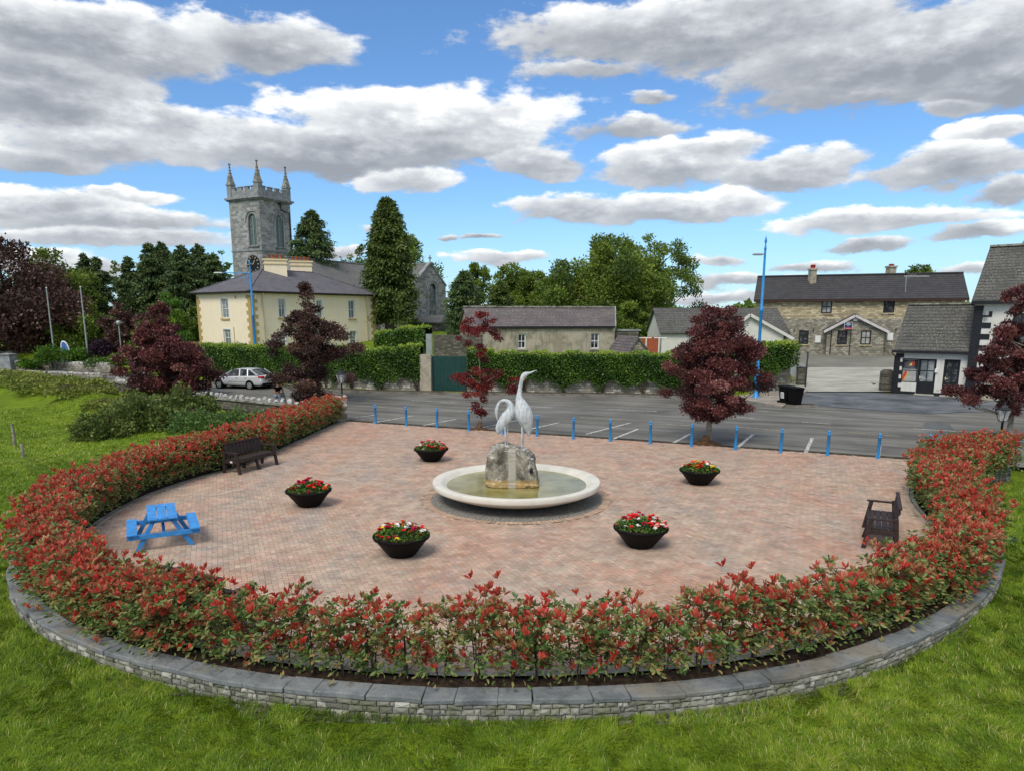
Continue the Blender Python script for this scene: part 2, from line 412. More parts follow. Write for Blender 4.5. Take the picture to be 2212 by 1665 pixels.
k_ = n_.mix(n_.m('MULTIPLY', n_.range(b3, .50, .62), .6), k_, (.23, .19, .13)); k_ = n_.mix(n_.range(b2, .52, .68, 0, .55), k_, (.09, .085, .06)); k_ = n_.mix(n_.range(b2, .40, .30, 0, .5), k_, (.34, .34, .32))
bsdf(n_, o_, k_, .9, .2, bump=n_.m('ADD', b2, n_.m('MULTIPLY', n_.noise(t_, 30, 4).outputs[0], .4)), bstr=.8, bdist=.03); MT['coping2'] = m_
MT['concrete'] = M_plain('concrete', (.42, .40, .34), .9, .2, var=.15, scale=1.2, bump=.2)
MT['whitestone'] = M_plain('whitewashed_stone', (.46, .45, .42), .9, .2, var=.35, scale=5, bump=.6, bs=12)
MT['bark'] = M_plain('bark', (.10, .085, .065), .95, .1, var=.4, scale=8, bump=.6, bs=14)
MT['bark_pale'] = M_plain('pale_bark', (.26, .24, .19), .9, .1, var=.4, scale=7, bump=.5, bs=14)
MT['stem'] = M_plain('brown_stem', (.075, .055, .035), .9, .1, var=.3)
MT['glass'] = M_glass('window_glass', (.02, .025, .03), (.10, .11, .12))
MT['glass_cur'] = M_glass('window_glass_curtain', (.14, .17, .18), (.30, .33, .33))
MT['glass_blind'] = M_glass('window_glass_blind', (.33, .35, .33), (.42, .44, .42))
MT['darkframe'] = M_plain('dark_brown_frame', (.018, .009, .009), .5, .4, var=.1)
MT['terracotta'] = M_plain('terracotta', (.33, .09, .04), .8, .2, var=.2)
MT['redpot'] = M_plain('red_pot', (.42, .05, .04), .7, .2, var=.15)
MT['galv'] = M_plain('galvanised_metal', (.33, .37, .36), .5, .5, .3, var=.1)
MT['gategreen'] = M_plain('green_sheet_metal', (.010, .058, .050), .5, .4, var=.15, scale=2)
MT['soil'] = M_plain('bark_mulch', (.045, .030, .020), 1.0, .1, var=.5, scale=12, bump=1.0, bs=30)
# ------------------------------------------------------------------ terrain shape
def sstep(a, b, x):
    t = np.clip((np.asarray(x, float) - a) / (b - a), 0, 1); return t * t * (3 - 2 * t)
def rz(x): return float(-.012 * min(max(0.0, -x - 8.0), 13.3))   # road falls away gently to the west
NEAR = [(-60, 71), (-32, 54.5), (-27, 49.5), (-17.5, 40.6), (-7.9, 33.9), (14.0, 24.4), (40, 13.3), (90, -8)]    # near edge of the road
FAR = [(-70, 80), (-40, 66.5), (-24.5, 56.4), (-17, 51.8), (-9.5, 47.4), (-3, 46.2), (9.4, 44.4), (13.5, 42.4), (20, 46.2), (26, 46.5), (40, 38), (90, 14)]
def pl(pts, x):
    xs = [p[0] for p in pts]; ys = [p[1] for p in pts]; return np.interp(x, xs, ys)
def zground(x, y):
    x = np.asarray(x, float); y = np.asarray(y, float)
    near = pl(NEAR, x); far = pl(FAR, x)
    lawn = -.20 - .75 * sstep(10, 26, -x) * sstep(14, 34, y) - .35 * sstep(11, 20, x) * sstep(5, 12, y)
    lawn = lawn + .05 * np.sin(x * .9 + 1) * np.sin(y * .7)
    bank = np.exp(-((y - (near - 2.5)) / 3.2) ** 2) * sstep(22, 27, -x) * 1.0
    lawn = lawn + bank
    road = -.012 * np.clip(-x - 8, 0, 13.3) - .06
    back = 1.45 + 1.8 * sstep(60, 80, y)
    side = sstep(15.5, 13.2, x)          # terrace only behind the ivy wall
    ramp = -.05 + 1.02 * sstep(47, 71, y) + 0 * x
    back = back * side + ramp * (1 - side)
    leftgar = sstep(28, 34, -x)
    back = back * (1 - leftgar) + (.35 + 1.2 * sstep(64, 80, y)) * leftgar
    t1 = sstep(near - .25, near + .05, y); t2 = sstep(far + 1.75, far + 2.3, y)
    z = lawn * (1 - t1) + road * t1
    z = z * (1 - t2) + back * t2
    return z
def zg(x, y): return float(zground(x, y))

def grass_col(n, out, tcn):
    big = n.noise(tcn, .16, 4).outputs[0]; mid = n.noise(tcn, 1.3, 5, .65).outputs[0]; fine = n.noise(tcn, 14, 5, .7).outputs[0]
    t = n.m('ADD', n.m('ADD', n.m('MULTIPLY', big, .35), n.m('MULTIPLY', mid, .35)), n.m('MULTIPLY', fine, .3))
    return n.ramp(t, [(.36, (.05, .08, .009)), (.46, (.105, .165, .012)), (.55, (.17, .24, .015)), (.66, (.27, .31, .04))]), fine
m, n, out = newmat('grass_ground'); tcn = n.new('ShaderNodeTexCoord').outputs['Object']
c_, f_ = grass_col(n, out, tcn); bsdf(n, out, c_, .95, .1, bump=f_, bstr=.6, bdist=.05); MT['grassg'] = m

xs = np.unique(np.concatenate([np.linspace(-1500, -150, 12), np.arange(-150, -60, 5), np.arange(-60, 60, .8), np.arange(60, 151, 5), np.linspace(150, 1500, 12)]))
ys = np.unique(np.concatenate([np.linspace(-200, -10, 6), np.arange(-10, 84, .7), np.arange(84, 160, 4), np.linspace(160, 3000, 16)]))
X, Y = np.meshgrid(xs, ys); Z = zground(X, Y)
nx, ny = len(xs), len(ys)
idx = np.arange(nx * ny).reshape(ny, nx)
Fq = np.stack([idx[:-1, :-1], idx[:-1, 1:], idx[1:, 1:], idx[1:, :-1]], -1).reshape(-1, 4)

# ------------------------------------------------------------------ plaza outline
def smooth(pts, sub=8):
    P = [Vector((*p, 0)) if len(p) == 2 else Vector(p) for p in pts]; o = []
    for i in range(len(P) - 1):
        a, b, c, d = P[max(i - 1, 0)], P[i], P[i + 1], P[min(i + 2, len(P) - 1)]
        for k in range(sub):
            t = k / sub
            o.append(.5 * ((2 * b) + (c - a) * t + (2 * a - 5 * b + 4 * c - d) * t * t + (3 * b - a - 3 * c + d) * t ** 3))
    o.append(P[-1]); return [(p.x, p.y) for p in o]
INNER = smooth([(-7.95, 33.75), (-8.2, 30.5), (-8.45, 27), (-8.8, 23.6), (-9.6, 21.2), (-10.0, 18.9), (-9.75, 16.2), (-8.7, 13.5), (-6.8, 11.3), (-4.4, 9.95), (-1.9, 9.3),
                (.5, 9.2), (2.9, 9.55), (5.2, 10.55), (7.2, 12.1), (8.8, 14.1), (9.8, 16.3), (10.6, 18.6), (11.5, 20.3), (12.7, 21.7), (14.0, 22.75), (15.3, 23.5)])
def offset(poly, d):
    o = []
    n_ = len(poly)
    for i, p in enumerate(poly):
        a = Vector(poly[max(i - 1, 0)]); b = Vector(poly[min(i + 1, n_ - 1)]); t = (b - a).normalized()
        dd = d(i / (n_ - 1)) if callable(d) else d
        o.append((p[0] + t.y * -dd * -1 * -1, p[1] + t.x * dd * -1 * -1 * -1) if False else (p[0] + t.y * dd, p[1] - t.x * dd))
    return o
# walking from the left corner down and round to the right corner, the outside lies to the right hand (t.y,-t.x)
def bedw(u): return .52 + .35 * (sstep(.62, .8, u) + sstep(.42, .25, u) * .8) 
CAPIN = offset(INNER, lambda u: -1 * float(bedw(u)) * -1)
CAPOUT = offset(INNER, lambda u: float(bedw(u)) + .33)
def poly_mask(px, py, poly):
    px = np.asarray(px); py = np.asarray(py); ins = np.zeros(px.shape, bool); j = len(poly) - 1
    for i in range(len(poly)):
        xi, yi = poly[i]; xj, yj = poly[j]
        c = ((yi > py) != (yj > py)) & (px < (xj - xi) * (py - yi) / (yj - yi + 1e-12) + xi); ins ^= c; j = i
    return ins
# keep the terrain sheet clear of the paved circle
ins = poly_mask(X.ravel(), Y.ravel(), CAPOUT + [(15.6, 23.7), (-7.9, 33.9)]).reshape(X.shape)
Z = np.where(ins, -.55, Z)
raw_mesh('ground', np.stack([X, Y, Z], -1), Fq, 4, MT['grassg'], smooth=True)['kind'] = 'structure'

def ribbon(name, A, B, za, zb, mat, kind='structure', parent=None):
    mb = MB()
    for i in range(len(A) - 1):
        mb.quad((*A[i], za), (*B[i], zb), (*B[i + 1], zb), (*A[i + 1], za))
    o = mb.build(name, mat, parent)
    if kind: o['kind'] = kind
    return o
def sheet(name, poly, z, mat, zf=None, kind='structure'):
    """flat or draped polygon, triangulated finely along x if zf given"""
    import bmesh
    bm = bmesh.new(); vs = [bm.verts.new((x, y, z)) for x, y in poly]; f = bm.faces.new(vs)
    if f.normal.z < 0: f.normal_flip()
    if zf:
        for xc in np.arange(-60, 60, 2.0):
            bmesh.ops.bisect_plane(bm, geom=list(bm.verts) + list(bm.edges) + list(bm.faces), plane_co=(xc, 0, 0), plane_no=(1, 0, 0))
        for v in bm.verts: v.co.z = zf(v.co.x, v.co.y) + z
    bmesh.ops.triangulate(bm, faces=bm.faces)
    bmesh.ops.recalc_face_normals(bm, faces=bm.faces)
    if sum(f.normal.z for f in bm.faces) < 0: bmesh.ops.reverse_faces(bm, faces=bm.faces)
    me = bpy.data.meshes.new(name); bm.to_mesh(me); bm.free(); me.materials.append(mat)
    o = link(name, me)
    if kind: o['kind'] = kind
    return o

# ------------------------------------------------------------------ road
m, n, out = newmat('asphalt'); tcn = n.new('ShaderNodeTexCoord').outputs['Object']
st = n.vm('MULTIPLY', n.new('ShaderNodeVectorRotate', {'Vector': tcn, 'Angle': R_(23)}, rotation_type='Z_AXIS').outputs[0], (.25, 2.2, 1))
a1 = n.noise(st, .55, 6, .6).outputs[0]; a2 = n.noise(tcn, .35, 5).outputs[0]; a3 = n.noise(tcn, 45, 3).outputs[0]
t_ = n.m('ADD', n.m('MULTIPLY', a1, .6), n.m('MULTIPLY', a2, .4))
c_ = n.ramp(t_, [(.38, (.09, .086, .074)), (.5, (.165, .158, .140)), (.60, (.235, .225, .20))])
c_ = n.mix(n.range(a3, .3, .7, .0, .35), c_, (.06, .06, .06))
bsdf(n, out, c_, .88, .25, bump=a3, bstr=.3, bdist=.01); MT['asphalt'] = m
sheet('road', [NEAR[0], NEAR[1], NEAR[2], NEAR[3], NEAR[4], NEAR[5], NEAR[6], NEAR[7]] + FAR[::-1], -.03, MT['asphalt'], lambda x, y: rz(x))
m, n, out = newmat('bluish_tarmac'); tcn = n.new('ShaderNodeTexCoord').outputs['Object']
a1 = n.noise(tcn, .55, 7, .65).outputs[0]; a3 = n.noise(tcn, 60, 2).outputs[0]
c_ = n.ramp(a1, [(.33, (.05, .056, .06)), (.48, (.12, .13, .145)), (.65, (.20, .21, .22))])
c_ = n.mix(n.range(a3, .3, .7, 0, .4), c_, (.05, .05, .055))
bsdf(n, out, c_, .8, .3, bump=a3, bstr=.4, bdist=.01); MT['tarmac'] = m
apron = [G(1748, 838), G(1830, 845), G(1925, 849), G(2075, 856), (34, 42.5), (34, 36), G(2108, 888), G(2000, 893), G(1880, 884), G(1790, 877), G(1712, 876)]
sheet('tarmac_apron', apron, -.012, MT['tarmac'])
def zramp(x, y): return 1.05 * float(sstep(46.5, 71, y))
drive = [G(1748, 838), (G(1748, 838)[0] + 1.6, 58.5), (22.0, 59), (34.5, 59), G(1903, 846)]
import bmesh
def rampsheet(name, x0, x1, y0, y1, dz, mat, nseg=14, x0b=None, x1b=None):
    mb = MB(); x0b = x0 if x0b is None else x0b; x1b = x1 if x1b is None else x1b
    for i in range(nseg):
        ta, tb = i / nseg, (i + 1) / nseg; ya, yb = y0 + (y1 - y0) * ta, y0 + (y1 - y0) * tb
        za, zb = zramp(0, ya) + dz, zramp(0, yb) + dz
        mb.quad((x0 + (x0b - x0) * ta, ya, za), (x1 + (x1b - x1) * ta, ya, za), (x1 + (x1b - x1) * tb, yb, zb), (x0 + (x0b - x0) * tb, yb, zb))
    o = mb.build(name, mat); o['kind'] = 'structure'; return o
m, n, out = newmat('courtyard_gravel'); tcn = n.new('ShaderNodeTexCoord').outputs['Object']
a1 = n.noise(tcn, .4, 5).outputs[0]; a3 = n.noise(tcn, 30, 2).outputs[0]
bsdf(n, out, n.mix(n.range(a3, .3, .7, 0, .3), n.ramp(a1, [(.35, (.17, .165, .14)), (.65, (.24, .235, .20))]), (.1, .1, .09)), .95, .1, bump=a3, bstr=.3); MT['yard'] = m
m, n, out = newmat('worn_concrete'); tcn = n.new('ShaderNodeTexCoord').outputs['Object']
a1 = n.noise(n.vm('MULTIPLY', tcn, (.6, 1.6, 1)), .9, 7, .65).outputs[0]
bsdf(n, out, n.ramp(a1, [(.32, (.25, .24, .20)), (.5, (.37, .36, .31)), (.65, (.46, .45, .40))]), .9, .2, bump=n.noise(tcn, 30, 3).outputs[0], bstr=.2); MT['conc2'] = m
rampsheet('courtyard', 15.2, 60, 57.0, 80, .03, MT['yard'])
rampsheet('concrete_drive', 19.2, 26.2, 47.0, 60.5, .045, MT['conc2'], x0b=19.6, x1b=33.5)
# kerb on the far side, with its footpath
KF = [(-44, 69), (-36, 63.6), (-24.5, 56.0), (-17, 51.4), (-9.5, 46.9), (-3, 45.7), (4, 45.0), (9.4, 43.9), (12.6, 41.6), (15.0, 39.4), (16.6, 39.0)]
KFs = smooth(KF, 4)
m, n, out = newmat('kerb_concrete'); tcn = n.new('ShaderNodeTexCoord').outputs['Object']
bsdf(n, out, n.ramp(n.noise(tcn, 1.2, 6, .7).outputs[0], [(.35, (.11, .105, .09)), (.6, (.22, .21, .18))]), .9, .2); MT['kerb'] = m
mb = MB(); ko = offset(KFs, .0); ki = offset(KFs, -.16); kb = offset(KFs, -1.1)
for i in range(len(KFs) - 1):
    a, b, c, d = ko[i], ko[i + 1], ki[i + 1], ki[i]
    za, zb = rz(a[0]), rz(b[0])
    mb.quad((*a, za - .1), (*b, zb - .1), (*b, zb + .09), (*a, za + .09)); mb.quad((*a, za + .09), (*b, zb + .09), (*c, zb + .09), (*d, za + .09))
o = mb.build('kerb', MT['kerb']); o['kind'] = 'structure'
mb = MB()
for i in range(len(KFs) - 1):
    d, c = ki[i], ki[i + 1]; e, f = kb[i], kb[i + 1]; za, zb = rz(d[0]), rz(c[0])
    mb.quad((*d, za + .085), (*c, zb + .085), (*f, zb + .085), (*e, za + .085))
o = mb.build('footpath', M_plain('earthy_path', (.085, .072, .05), .95, .1, var=.4, scale=2)); o['kind'] = 'structure'
pv = [G(1640, 868, .09), G(1690, 877, .09), G(1745, 842, .09), (19.1, 47.2), (15.4, 47), (12.6, 43.2)]
mb = MB(); mb.prism([p for p in pv], -.05, .092)
o = mb.build('pavement', M_plain('pavement_concrete', (.30, .26, .22), .9, .2, var=.2, scale=1.5)); o['kind'] = 'structure'
# painted lines
m, n, out = newmat('road_paint'); tcn = n.new('ShaderNodeTexCoord').outputs['Object']
worn = n.range(n.noise(tcn, 7, 5, .7).outputs[0], .40, .52)
bsdf(n, out, n.mix(worn, (.17, .165, .15), (.55, .54, .50)), .7, .3); MT['paint'] = m
m, n, out = newmat('yellow_road_paint'); tcn = n.new('ShaderNodeTexCoord').outputs['Object']
worn = n.range(n.noise(tcn, 7, 5, .7).outputs[0], .38, .55)
bsdf(n, out, n.mix(worn, (.17, .165, .14), (.42, .38, .24)), .7, .3); MT['ypaint'] = m
def stripe(name, a, b, w_, mat, z=-.022):
    a = Vector(a); b = Vector(b); d = (b - a).normalized(); nn = Vector((-d.y, d.x)) * w_ / 2
    k = max(1, int((b - a).length / 1.5)); mb = MB()
    for i in range(k):
        p = a.lerp(b, i / k); q = a.lerp(b, (i + 1) / k); zp, zq = rz(p.x) + z, rz(q.x) + z
        mb.quad((*(p - nn), zp), (*(q - nn), zq), (*(q + nn), zq), (*(p + nn), zp))
    o = mb.build(name, mat); o['kind'] = 'structure'; return o
def L2(x0, y0, x1, y1, cs=None):
    return (G(x0, y0), G(x1, y1))
for (x0, y0, x1, y1) in [(760, 857.5, 797, 859.5), (889, 863.5, 987, 868.5), (1087, 873, 1190, 879), (1312, 882, 1420, 887), (1540, 895, 1630, 902), (1733, 910, 1795, 914) , (1972, 924, 2106, 932), (2190, 950, 2230, 954)]:
    a, b = G(x0, y0), G(x1, y1); stripe('centre_line', a, b, .11, MT['paint'])
for (x0, y0, x1, y1) in [(817, 878, 882, 881.5), (951, 884, 1022, 888.5), (1136, 894, 1170, 896), (1252, 899.5, 1342, 905), (1430, 914, 1500, 918), (1586, 920, 1697, 929), (1832, 932, 1942, 940.5), (2043, 946, 2100, 951)]:
    a, b = G(x0, y0), G(x1, y1); stripe('bay_line', a, b, .10, MT['ypaint'])
for (x0, y0, x1, y1) in [(790, 846.5, 840, 848.5), (903, 851, 960, 853.5), (1146, 861, 1210, 863.5), (1283, 867, 1395, 871), (1440, 873, 1510, 877), (1600, 884, 1660, 888), (1735, 893, 1815, 899)]:
    a, b = G(x0, y0), G(x1, y1); stripe('edge_line', a, b, .10, MT['ypaint'])
for (x0, y0, x1, y1) in [(763, 901, 812, 894.5), (806, 911.5, 892, 896.5), (915, 917, 985, 903.5), (1022, 925.5, 1130, 904), (1141, 926, 1207, 911), (1265, 936, 1362, 911.5), (1325, 946, 1378, 925), (1456, 954, 1491, 935), (1594, 964, 1626, 936.5), (1740, 976, 1755, 944), (1896, 988, 1900, 960), (2000, 985, 2012, 966)]:
    a, b = G(x0, y0), G(x1, y1); stripe('parking_line', a, b, .13, MT['paint'])
# tar patch
sheet('road_patch', [G(1997, 911), G(2050, 912), G(2062, 927), G(1990, 926)], -.024, M_plain('tar_patch', (.12, .125, .125), .9, .2, var=.15))
# earth strip between the parking bays and the bricks
ea = [(-7.9, 33.9), (14.0, 24.4)]
sheet('earth_strip', [(-7.9, 33.86), (15.2, 23.8), (15.4, 24.2), (-7.75, 34.3)], -.024, M_plain('dark_gutter', (.06, .052, .038), .95, .1, var=.5, scale=2))

# ------------------------------------------------------------------ brick paving
PLZ = INNER + [(15.2, 23.75), (-7.95, 33.8)]
sheet('plaza_bedding', PLZ, -.012, M_plain('jointing_sand', (.30, .23, .17), .95, .1))
def herring(poly, ang, bl, gap):
    a = bl / 2; c, s = math.cos(ang), math.sin(ang); cx, cy = 0, 20
    rngi = int(34 / a / 2)
    I, J = np.meshgrid(np.arange(-rngi * 2, rngi * 2), np.arange(-rngi, rngi)); I = I.ravel(); J = J.ravel()
    ox = I - 2 * J; oy = I + 2 * J
    r1 = np.stack([ox, oy, ox + 2, oy + 1], 1); r2 = np.stack([ox, oy + 1, ox + 1, oy + 3], 1)
    Rr = np.concatenate([r1, r2]).astype(float)
    m_ = (np.abs(Rr[:, 0]) * a < 17) & (np.abs(Rr[:, 1]) * a < 17); Rr = Rr[m_]
    q = np.stack([Rr[:, [0, 1]], Rr[:, [2, 1]], Rr[:, [2, 3]], Rr[:, [0, 3]]], 1) * a
    g = gap / 2 * np.array([[1, 1], [-1, 1], [-1, -1], [1, -1]]); q = q + g
    x = cx + q[..., 0] * c - q[..., 1] * s; y = cy + q[..., 0] * s + q[..., 1] * c
    mx, my = x.mean(1), y.mean(1); k = poly_mask(mx, my, poly)
    for px_, py_ in poly[::1]:
        pass
    # drop bricks that poke outside
    for j in range(4): k &= poly_mask(x[:, j], y[:, j], poly)
    fd = (mx - FX) ** 2 + (my - FY) ** 2; k &= fd > 2.52 ** 2
    return x[k], y[k], mx[k], my[k]
FX, FY = .12, 18.95
BX, BY, mx, my = herring(PLZ, R_(22), .205, .005)
nb = len(mx)
def fnoise(x, y, f, seed=0):
    return np.array([mnoise.noise(Vector((a * f + seed, b * f, seed * 1.7))) for a, b in zip(x, y)])
ng = fnoise(mx * 1.0, my * .8, .55, 3) ; nh = fnoise(mx * 1.7, my * .6, .75, 9); nk = fnoise(mx, my, 2.2, 21)
buff = np.array([.48, .375, .275]); red = np.array([.50, .27, .19]); grey = np.array([.34, .31, .285]); pink = np.array([.49, .335, .255])
rv = rng.normal(size=(nb, 3))
ared = np.clip(ng * 1.0 + nk * .45 + rv[:, 0] * .22 + .16, 0, 1)[:, None]; agr = np.clip(nh * 1.1 - nk * .4 + rv[:, 1] * .20 + .04, 0, 1)[:, None]
apk = np.clip(.45 + rv[:, 2] * .3, 0, 1)[:, None]
ared = ared * .85; agr = agr * .8; c0 = buff * (1 - apk) + pink * apk; c0 = c0 * (1 - ared * .85) + red * ared * .85; c0 = c0 * (1 - agr * .8) + grey * agr * .8
farf = sstep(22, 30, my)[:, None]; c0 = c0 * (1 - farf * .35) + pink * np.array([1.02, .92, .88]) * farf * .35
c0 = c0 * (1 + rng.normal(size=(nb, 1)) * .065); c0 = np.clip(c0, .03, .8)
zt = rng.normal(size=(nb, 4)) * .0012
Vb = np.stack([BX, BY, np.broadcast_to(zt, BX.shape)], -1)
cc = np.concatenate([np.repeat(c0, 4, 0), np.ones((nb * 4, 1))], 1)
m, n, out = newmat('clay_pavers'); at = n.new('ShaderNodeAttribute', attribute_name='tint'); tcn = n.new('ShaderNodeTexCoord').outputs['Object']
dirt = n.range(n.noise(tcn, 2.0, 6, .6).outputs[0], .3, .7, .80, 1.08)
cmul = n.vm('MULTIPLY', at.outputs['Color'], n.new('ShaderNodeCombineXYZ', {0: dirt, 1: dirt, 2: dirt}).outputs[0])
bsdf(n, out, cmul, .85, .25, bump=n.noise(tcn, 50, 3).outputs[0], bstr=.25, bdist=.01); MT['paver'] = m
raw_mesh('plaza_paving', Vb, np.arange(nb * 4), 4, MT['paver'], col=cc)['kind'] = 'structure'
# soldier course around the circle and along the road, and round the fountain
def course(name, A, w_, bl, col, z=.0, jit=.1, closed=False):
    P = [Vector(p) for p in A]; V = []; C = []
    L = [0]
    for i in range(1, len(P)): L.append(L[-1] + (P[i] - P[i - 1]).length)
    k = int(L[-1] / bl); S_ = np.linspace(0, L[-1], k + 1)
    xs_ = np.interp(S_, L, [p.x for p in P]); ys_ = np.interp(S_, L, [p.y for p in P])
    for i in range(k):
        a = Vector((xs_[i], ys_[i])); b = Vector((xs_[i + 1], ys_[i + 1])); t = (b - a).normalized(); nn = Vector((-t.y, t.x)) * w_
        a2, b2 = a + t * .004, b - t * .004
        V += [(*a2, z), (*b2, z), (*(b2 + nn), z), (*(a2 + nn), z)]
        f = 1 + random.gauss(0, jit); C += [(col[0] * f, col[1] * f, col[2] * f, 1)] * 4
    o = raw_mesh(name, V, np.arange(len(V)), 4, MT['paver'], col=C); o['kind'] = 'structure'; return o
course('edge_course', INNER, .12, .21, (.42, .34, .26), .006)
course('edge_course_outer', offset(INNER, .11), .10, .8, (.30, .29, .25), .012)
ringp = [(FX + 2.3 * math.cos(t), FY + 2.3 * math.sin(t)) for t in np.linspace(0, 2 * math.pi, 120)]
course('fountain_ring_course', ringp[::-1], .21, .105, (.48, .34, .245), .004)
m, n, out = newmat('gravel'); tcn = n.new('ShaderNodeTexCoord').outputs['Object']
v = n.new('ShaderNodeTexVoronoi', {'Vector': tcn, 'Scale': 55.0}); a1 = n.noise(tcn, 1.5, 4).outputs[0]
g_ = n.new('ShaderNodeSeparateColor', {0: v.outputs['Color']}).outputs[0]
bsdf(n, out, n.ramp(g_, [(0, (.10, .098, .088)), (.6, (.27, .26, .23)), (1, (.42, .41, .37))]), .95, .15, bump=n.m('MULTIPLY', v.outputs['Distance'], -1.0), bstr=.8, bdist=.02); MT['gravel'] = m
mb = MB(); mb.lathe([(2.295, .004), (1.9, .014), (.9, .02)], (FX, FY, 0), 64, cap1=False); o = mb.build('gravel_ring', MT['gravel']); o['kind'] = 'structure'

# planting bed and its boundary wall
mb = MB(); A = offset(INNER, .08); Bm = offset(INNER, lambda u: float(bedw(u)) * .55); B = CAPIN
for i in range(len(A) - 1):
    zz = .035 + .02 * math.sin(i * 1.7)
    mb.quad((*A[i], -.03), (*Bm[i], zz), (*Bm[i + 1], .035 + .02 * math.sin((i + 1) * 1.7)), (*A[i + 1], -.03)); mb.quad((*Bm[i], zz), (*B[i], .02), (*B[i + 1], .02), (*Bm[i + 1], .035 + .02 * math.sin((i + 1) * 1.7)))
o = mb.build('planting_bed', MT['soil']); o['kind'] = 'structure'
wall = empty('boundary_wall', (.2, 8.4, 0), 0, 'low curved stone wall with flagstone top around the red hedge', 'wall')
# coping: separate flagstones
mb = MB(); P1, P2 = CAPIN, CAPOUT
i = 0; acc = 0
def lerp2(P, s):
    k = min(int(s), len(P) - 2); t = s - k; return (P[k][0] + (P[k + 1][0] - P[k][0]) * t, P[k][1] + (P[k + 1][1] - P[k][1]) * t)
s = 0.0
while s < len(P1) - 1.001:
    e = min(s + random.uniform(1.0, 2.6), len(P1) - 1); zt_ = .075 + random.uniform(-.010, .010)
    P2j = [(p_[0] + random.uniform(-.03, .03), p_[1] + random.uniform(-.03, .03)) for p_ in P2]; q = [lerp2(P1, s + .002), lerp2(P2j, s + .003), lerp2(P2j, s * .66 + e * .34), lerp2(P2j, s * .33 + e * .67), lerp2(P2j, e - .003), lerp2(P1, e - .002), lerp2(P1, (s + e) / 2)]
    mb.prism(q[::1], .0, zt_, bottom=True); s = e
mb.build('coping', MT['coping2'], wall, bevel=.015, recalc=True)
# stone faces: real rough blocks in courses
CO2 = offset(INNER, lambda u: float(bedw(u)) + .305)
mb = MB()
zc = -.62
while zc < -.005:
    hcourse = random.uniform(.055, .12); zt2 = min(zc + hcourse, -.002)
    s = random.uniform(0, .2)
    while s < len(CO2) - 1.01:
        e = min(s + random.uniform(.14, .72), len(CO2) - 1)
        a, b = Vector(lerp2(CO2, s + .012)), Vector(lerp2(CO2, e - .012)); d = (b - a)
        if d.length > .03:
            nn = Vector((d.y, -d.x)).normalized(); o_ = nn * random.uniform(.0, .03)
            mc = (a + b) / 2 + o_ - nn * .1; j = lambda: random.uniform(-.008, .008)
            F4 = [(*(a + o_ * 1.0), zc + .007 + j()), (*(b + o_), zc + .007 + j()), (*(b + o_ + nn * j()), zt2 - .005 + j()), (*(a + o_ + nn * j()), zt2 - .005 + j())]
            ctr = (*((a + b) / 2 + o_ + nn * random.uniform(.008, .022)), (zc + zt2) / 2)
            bk = [(*(a - nn * .1), zc), (*(b - nn * .1), zc), (*(b - nn * .1), zt2), (*(a - nn * .1), zt2)]
            mb.add(F4 + [ctr] + bk, [(0, 1, 4), (1, 2, 4), (2, 3, 4), (3, 0, 4), (1, 0, 5, 6), (2, 1, 6, 7), (3, 2, 7, 8), (0, 3, 8, 5)])
        s = e
    zc = zt2
    if zt2 > -.01: break
m, n, out = newmat('wall_stones'); tcn = n.new('ShaderNodeTexCoord').outputs['Object']
gi = n.new('ShaderNodeNewGeometry').outputs['Random Per Island']
a1 = n.noise(tcn, 3.5, 6, .65).outputs[0]
c_ = n.ramp(gi, [(0, (.13, .13, .11)), (.35, (.22, .215, .19)), (.7, (.32, .31, .27)), (1, (.47, .45, .40))])
c_ = n.mix(n.range(a1, .44, .62, 0, .7), c_, (.13, .14, .075))
bsdf(n, out, c_, .9, .2, bump=n.noise(tcn, 25, 5).outputs[0], bstr=.6); MT['wallstones'] = m
mb.build('stone_face', MT['wallstones'], wall)
mb = MB(); CI = offset(INNER, lambda u: float(bedw(u)) + .24)
for i in range(len(CI) - 1): mb.quad((*CI[i], -.65), (*CI[i + 1], -.65), (*CI[i + 1], .0), (*CI[i], .0))
mb.build('mortar', M_plain('mortar', (.14, .13, .11), .95, .1), wall)

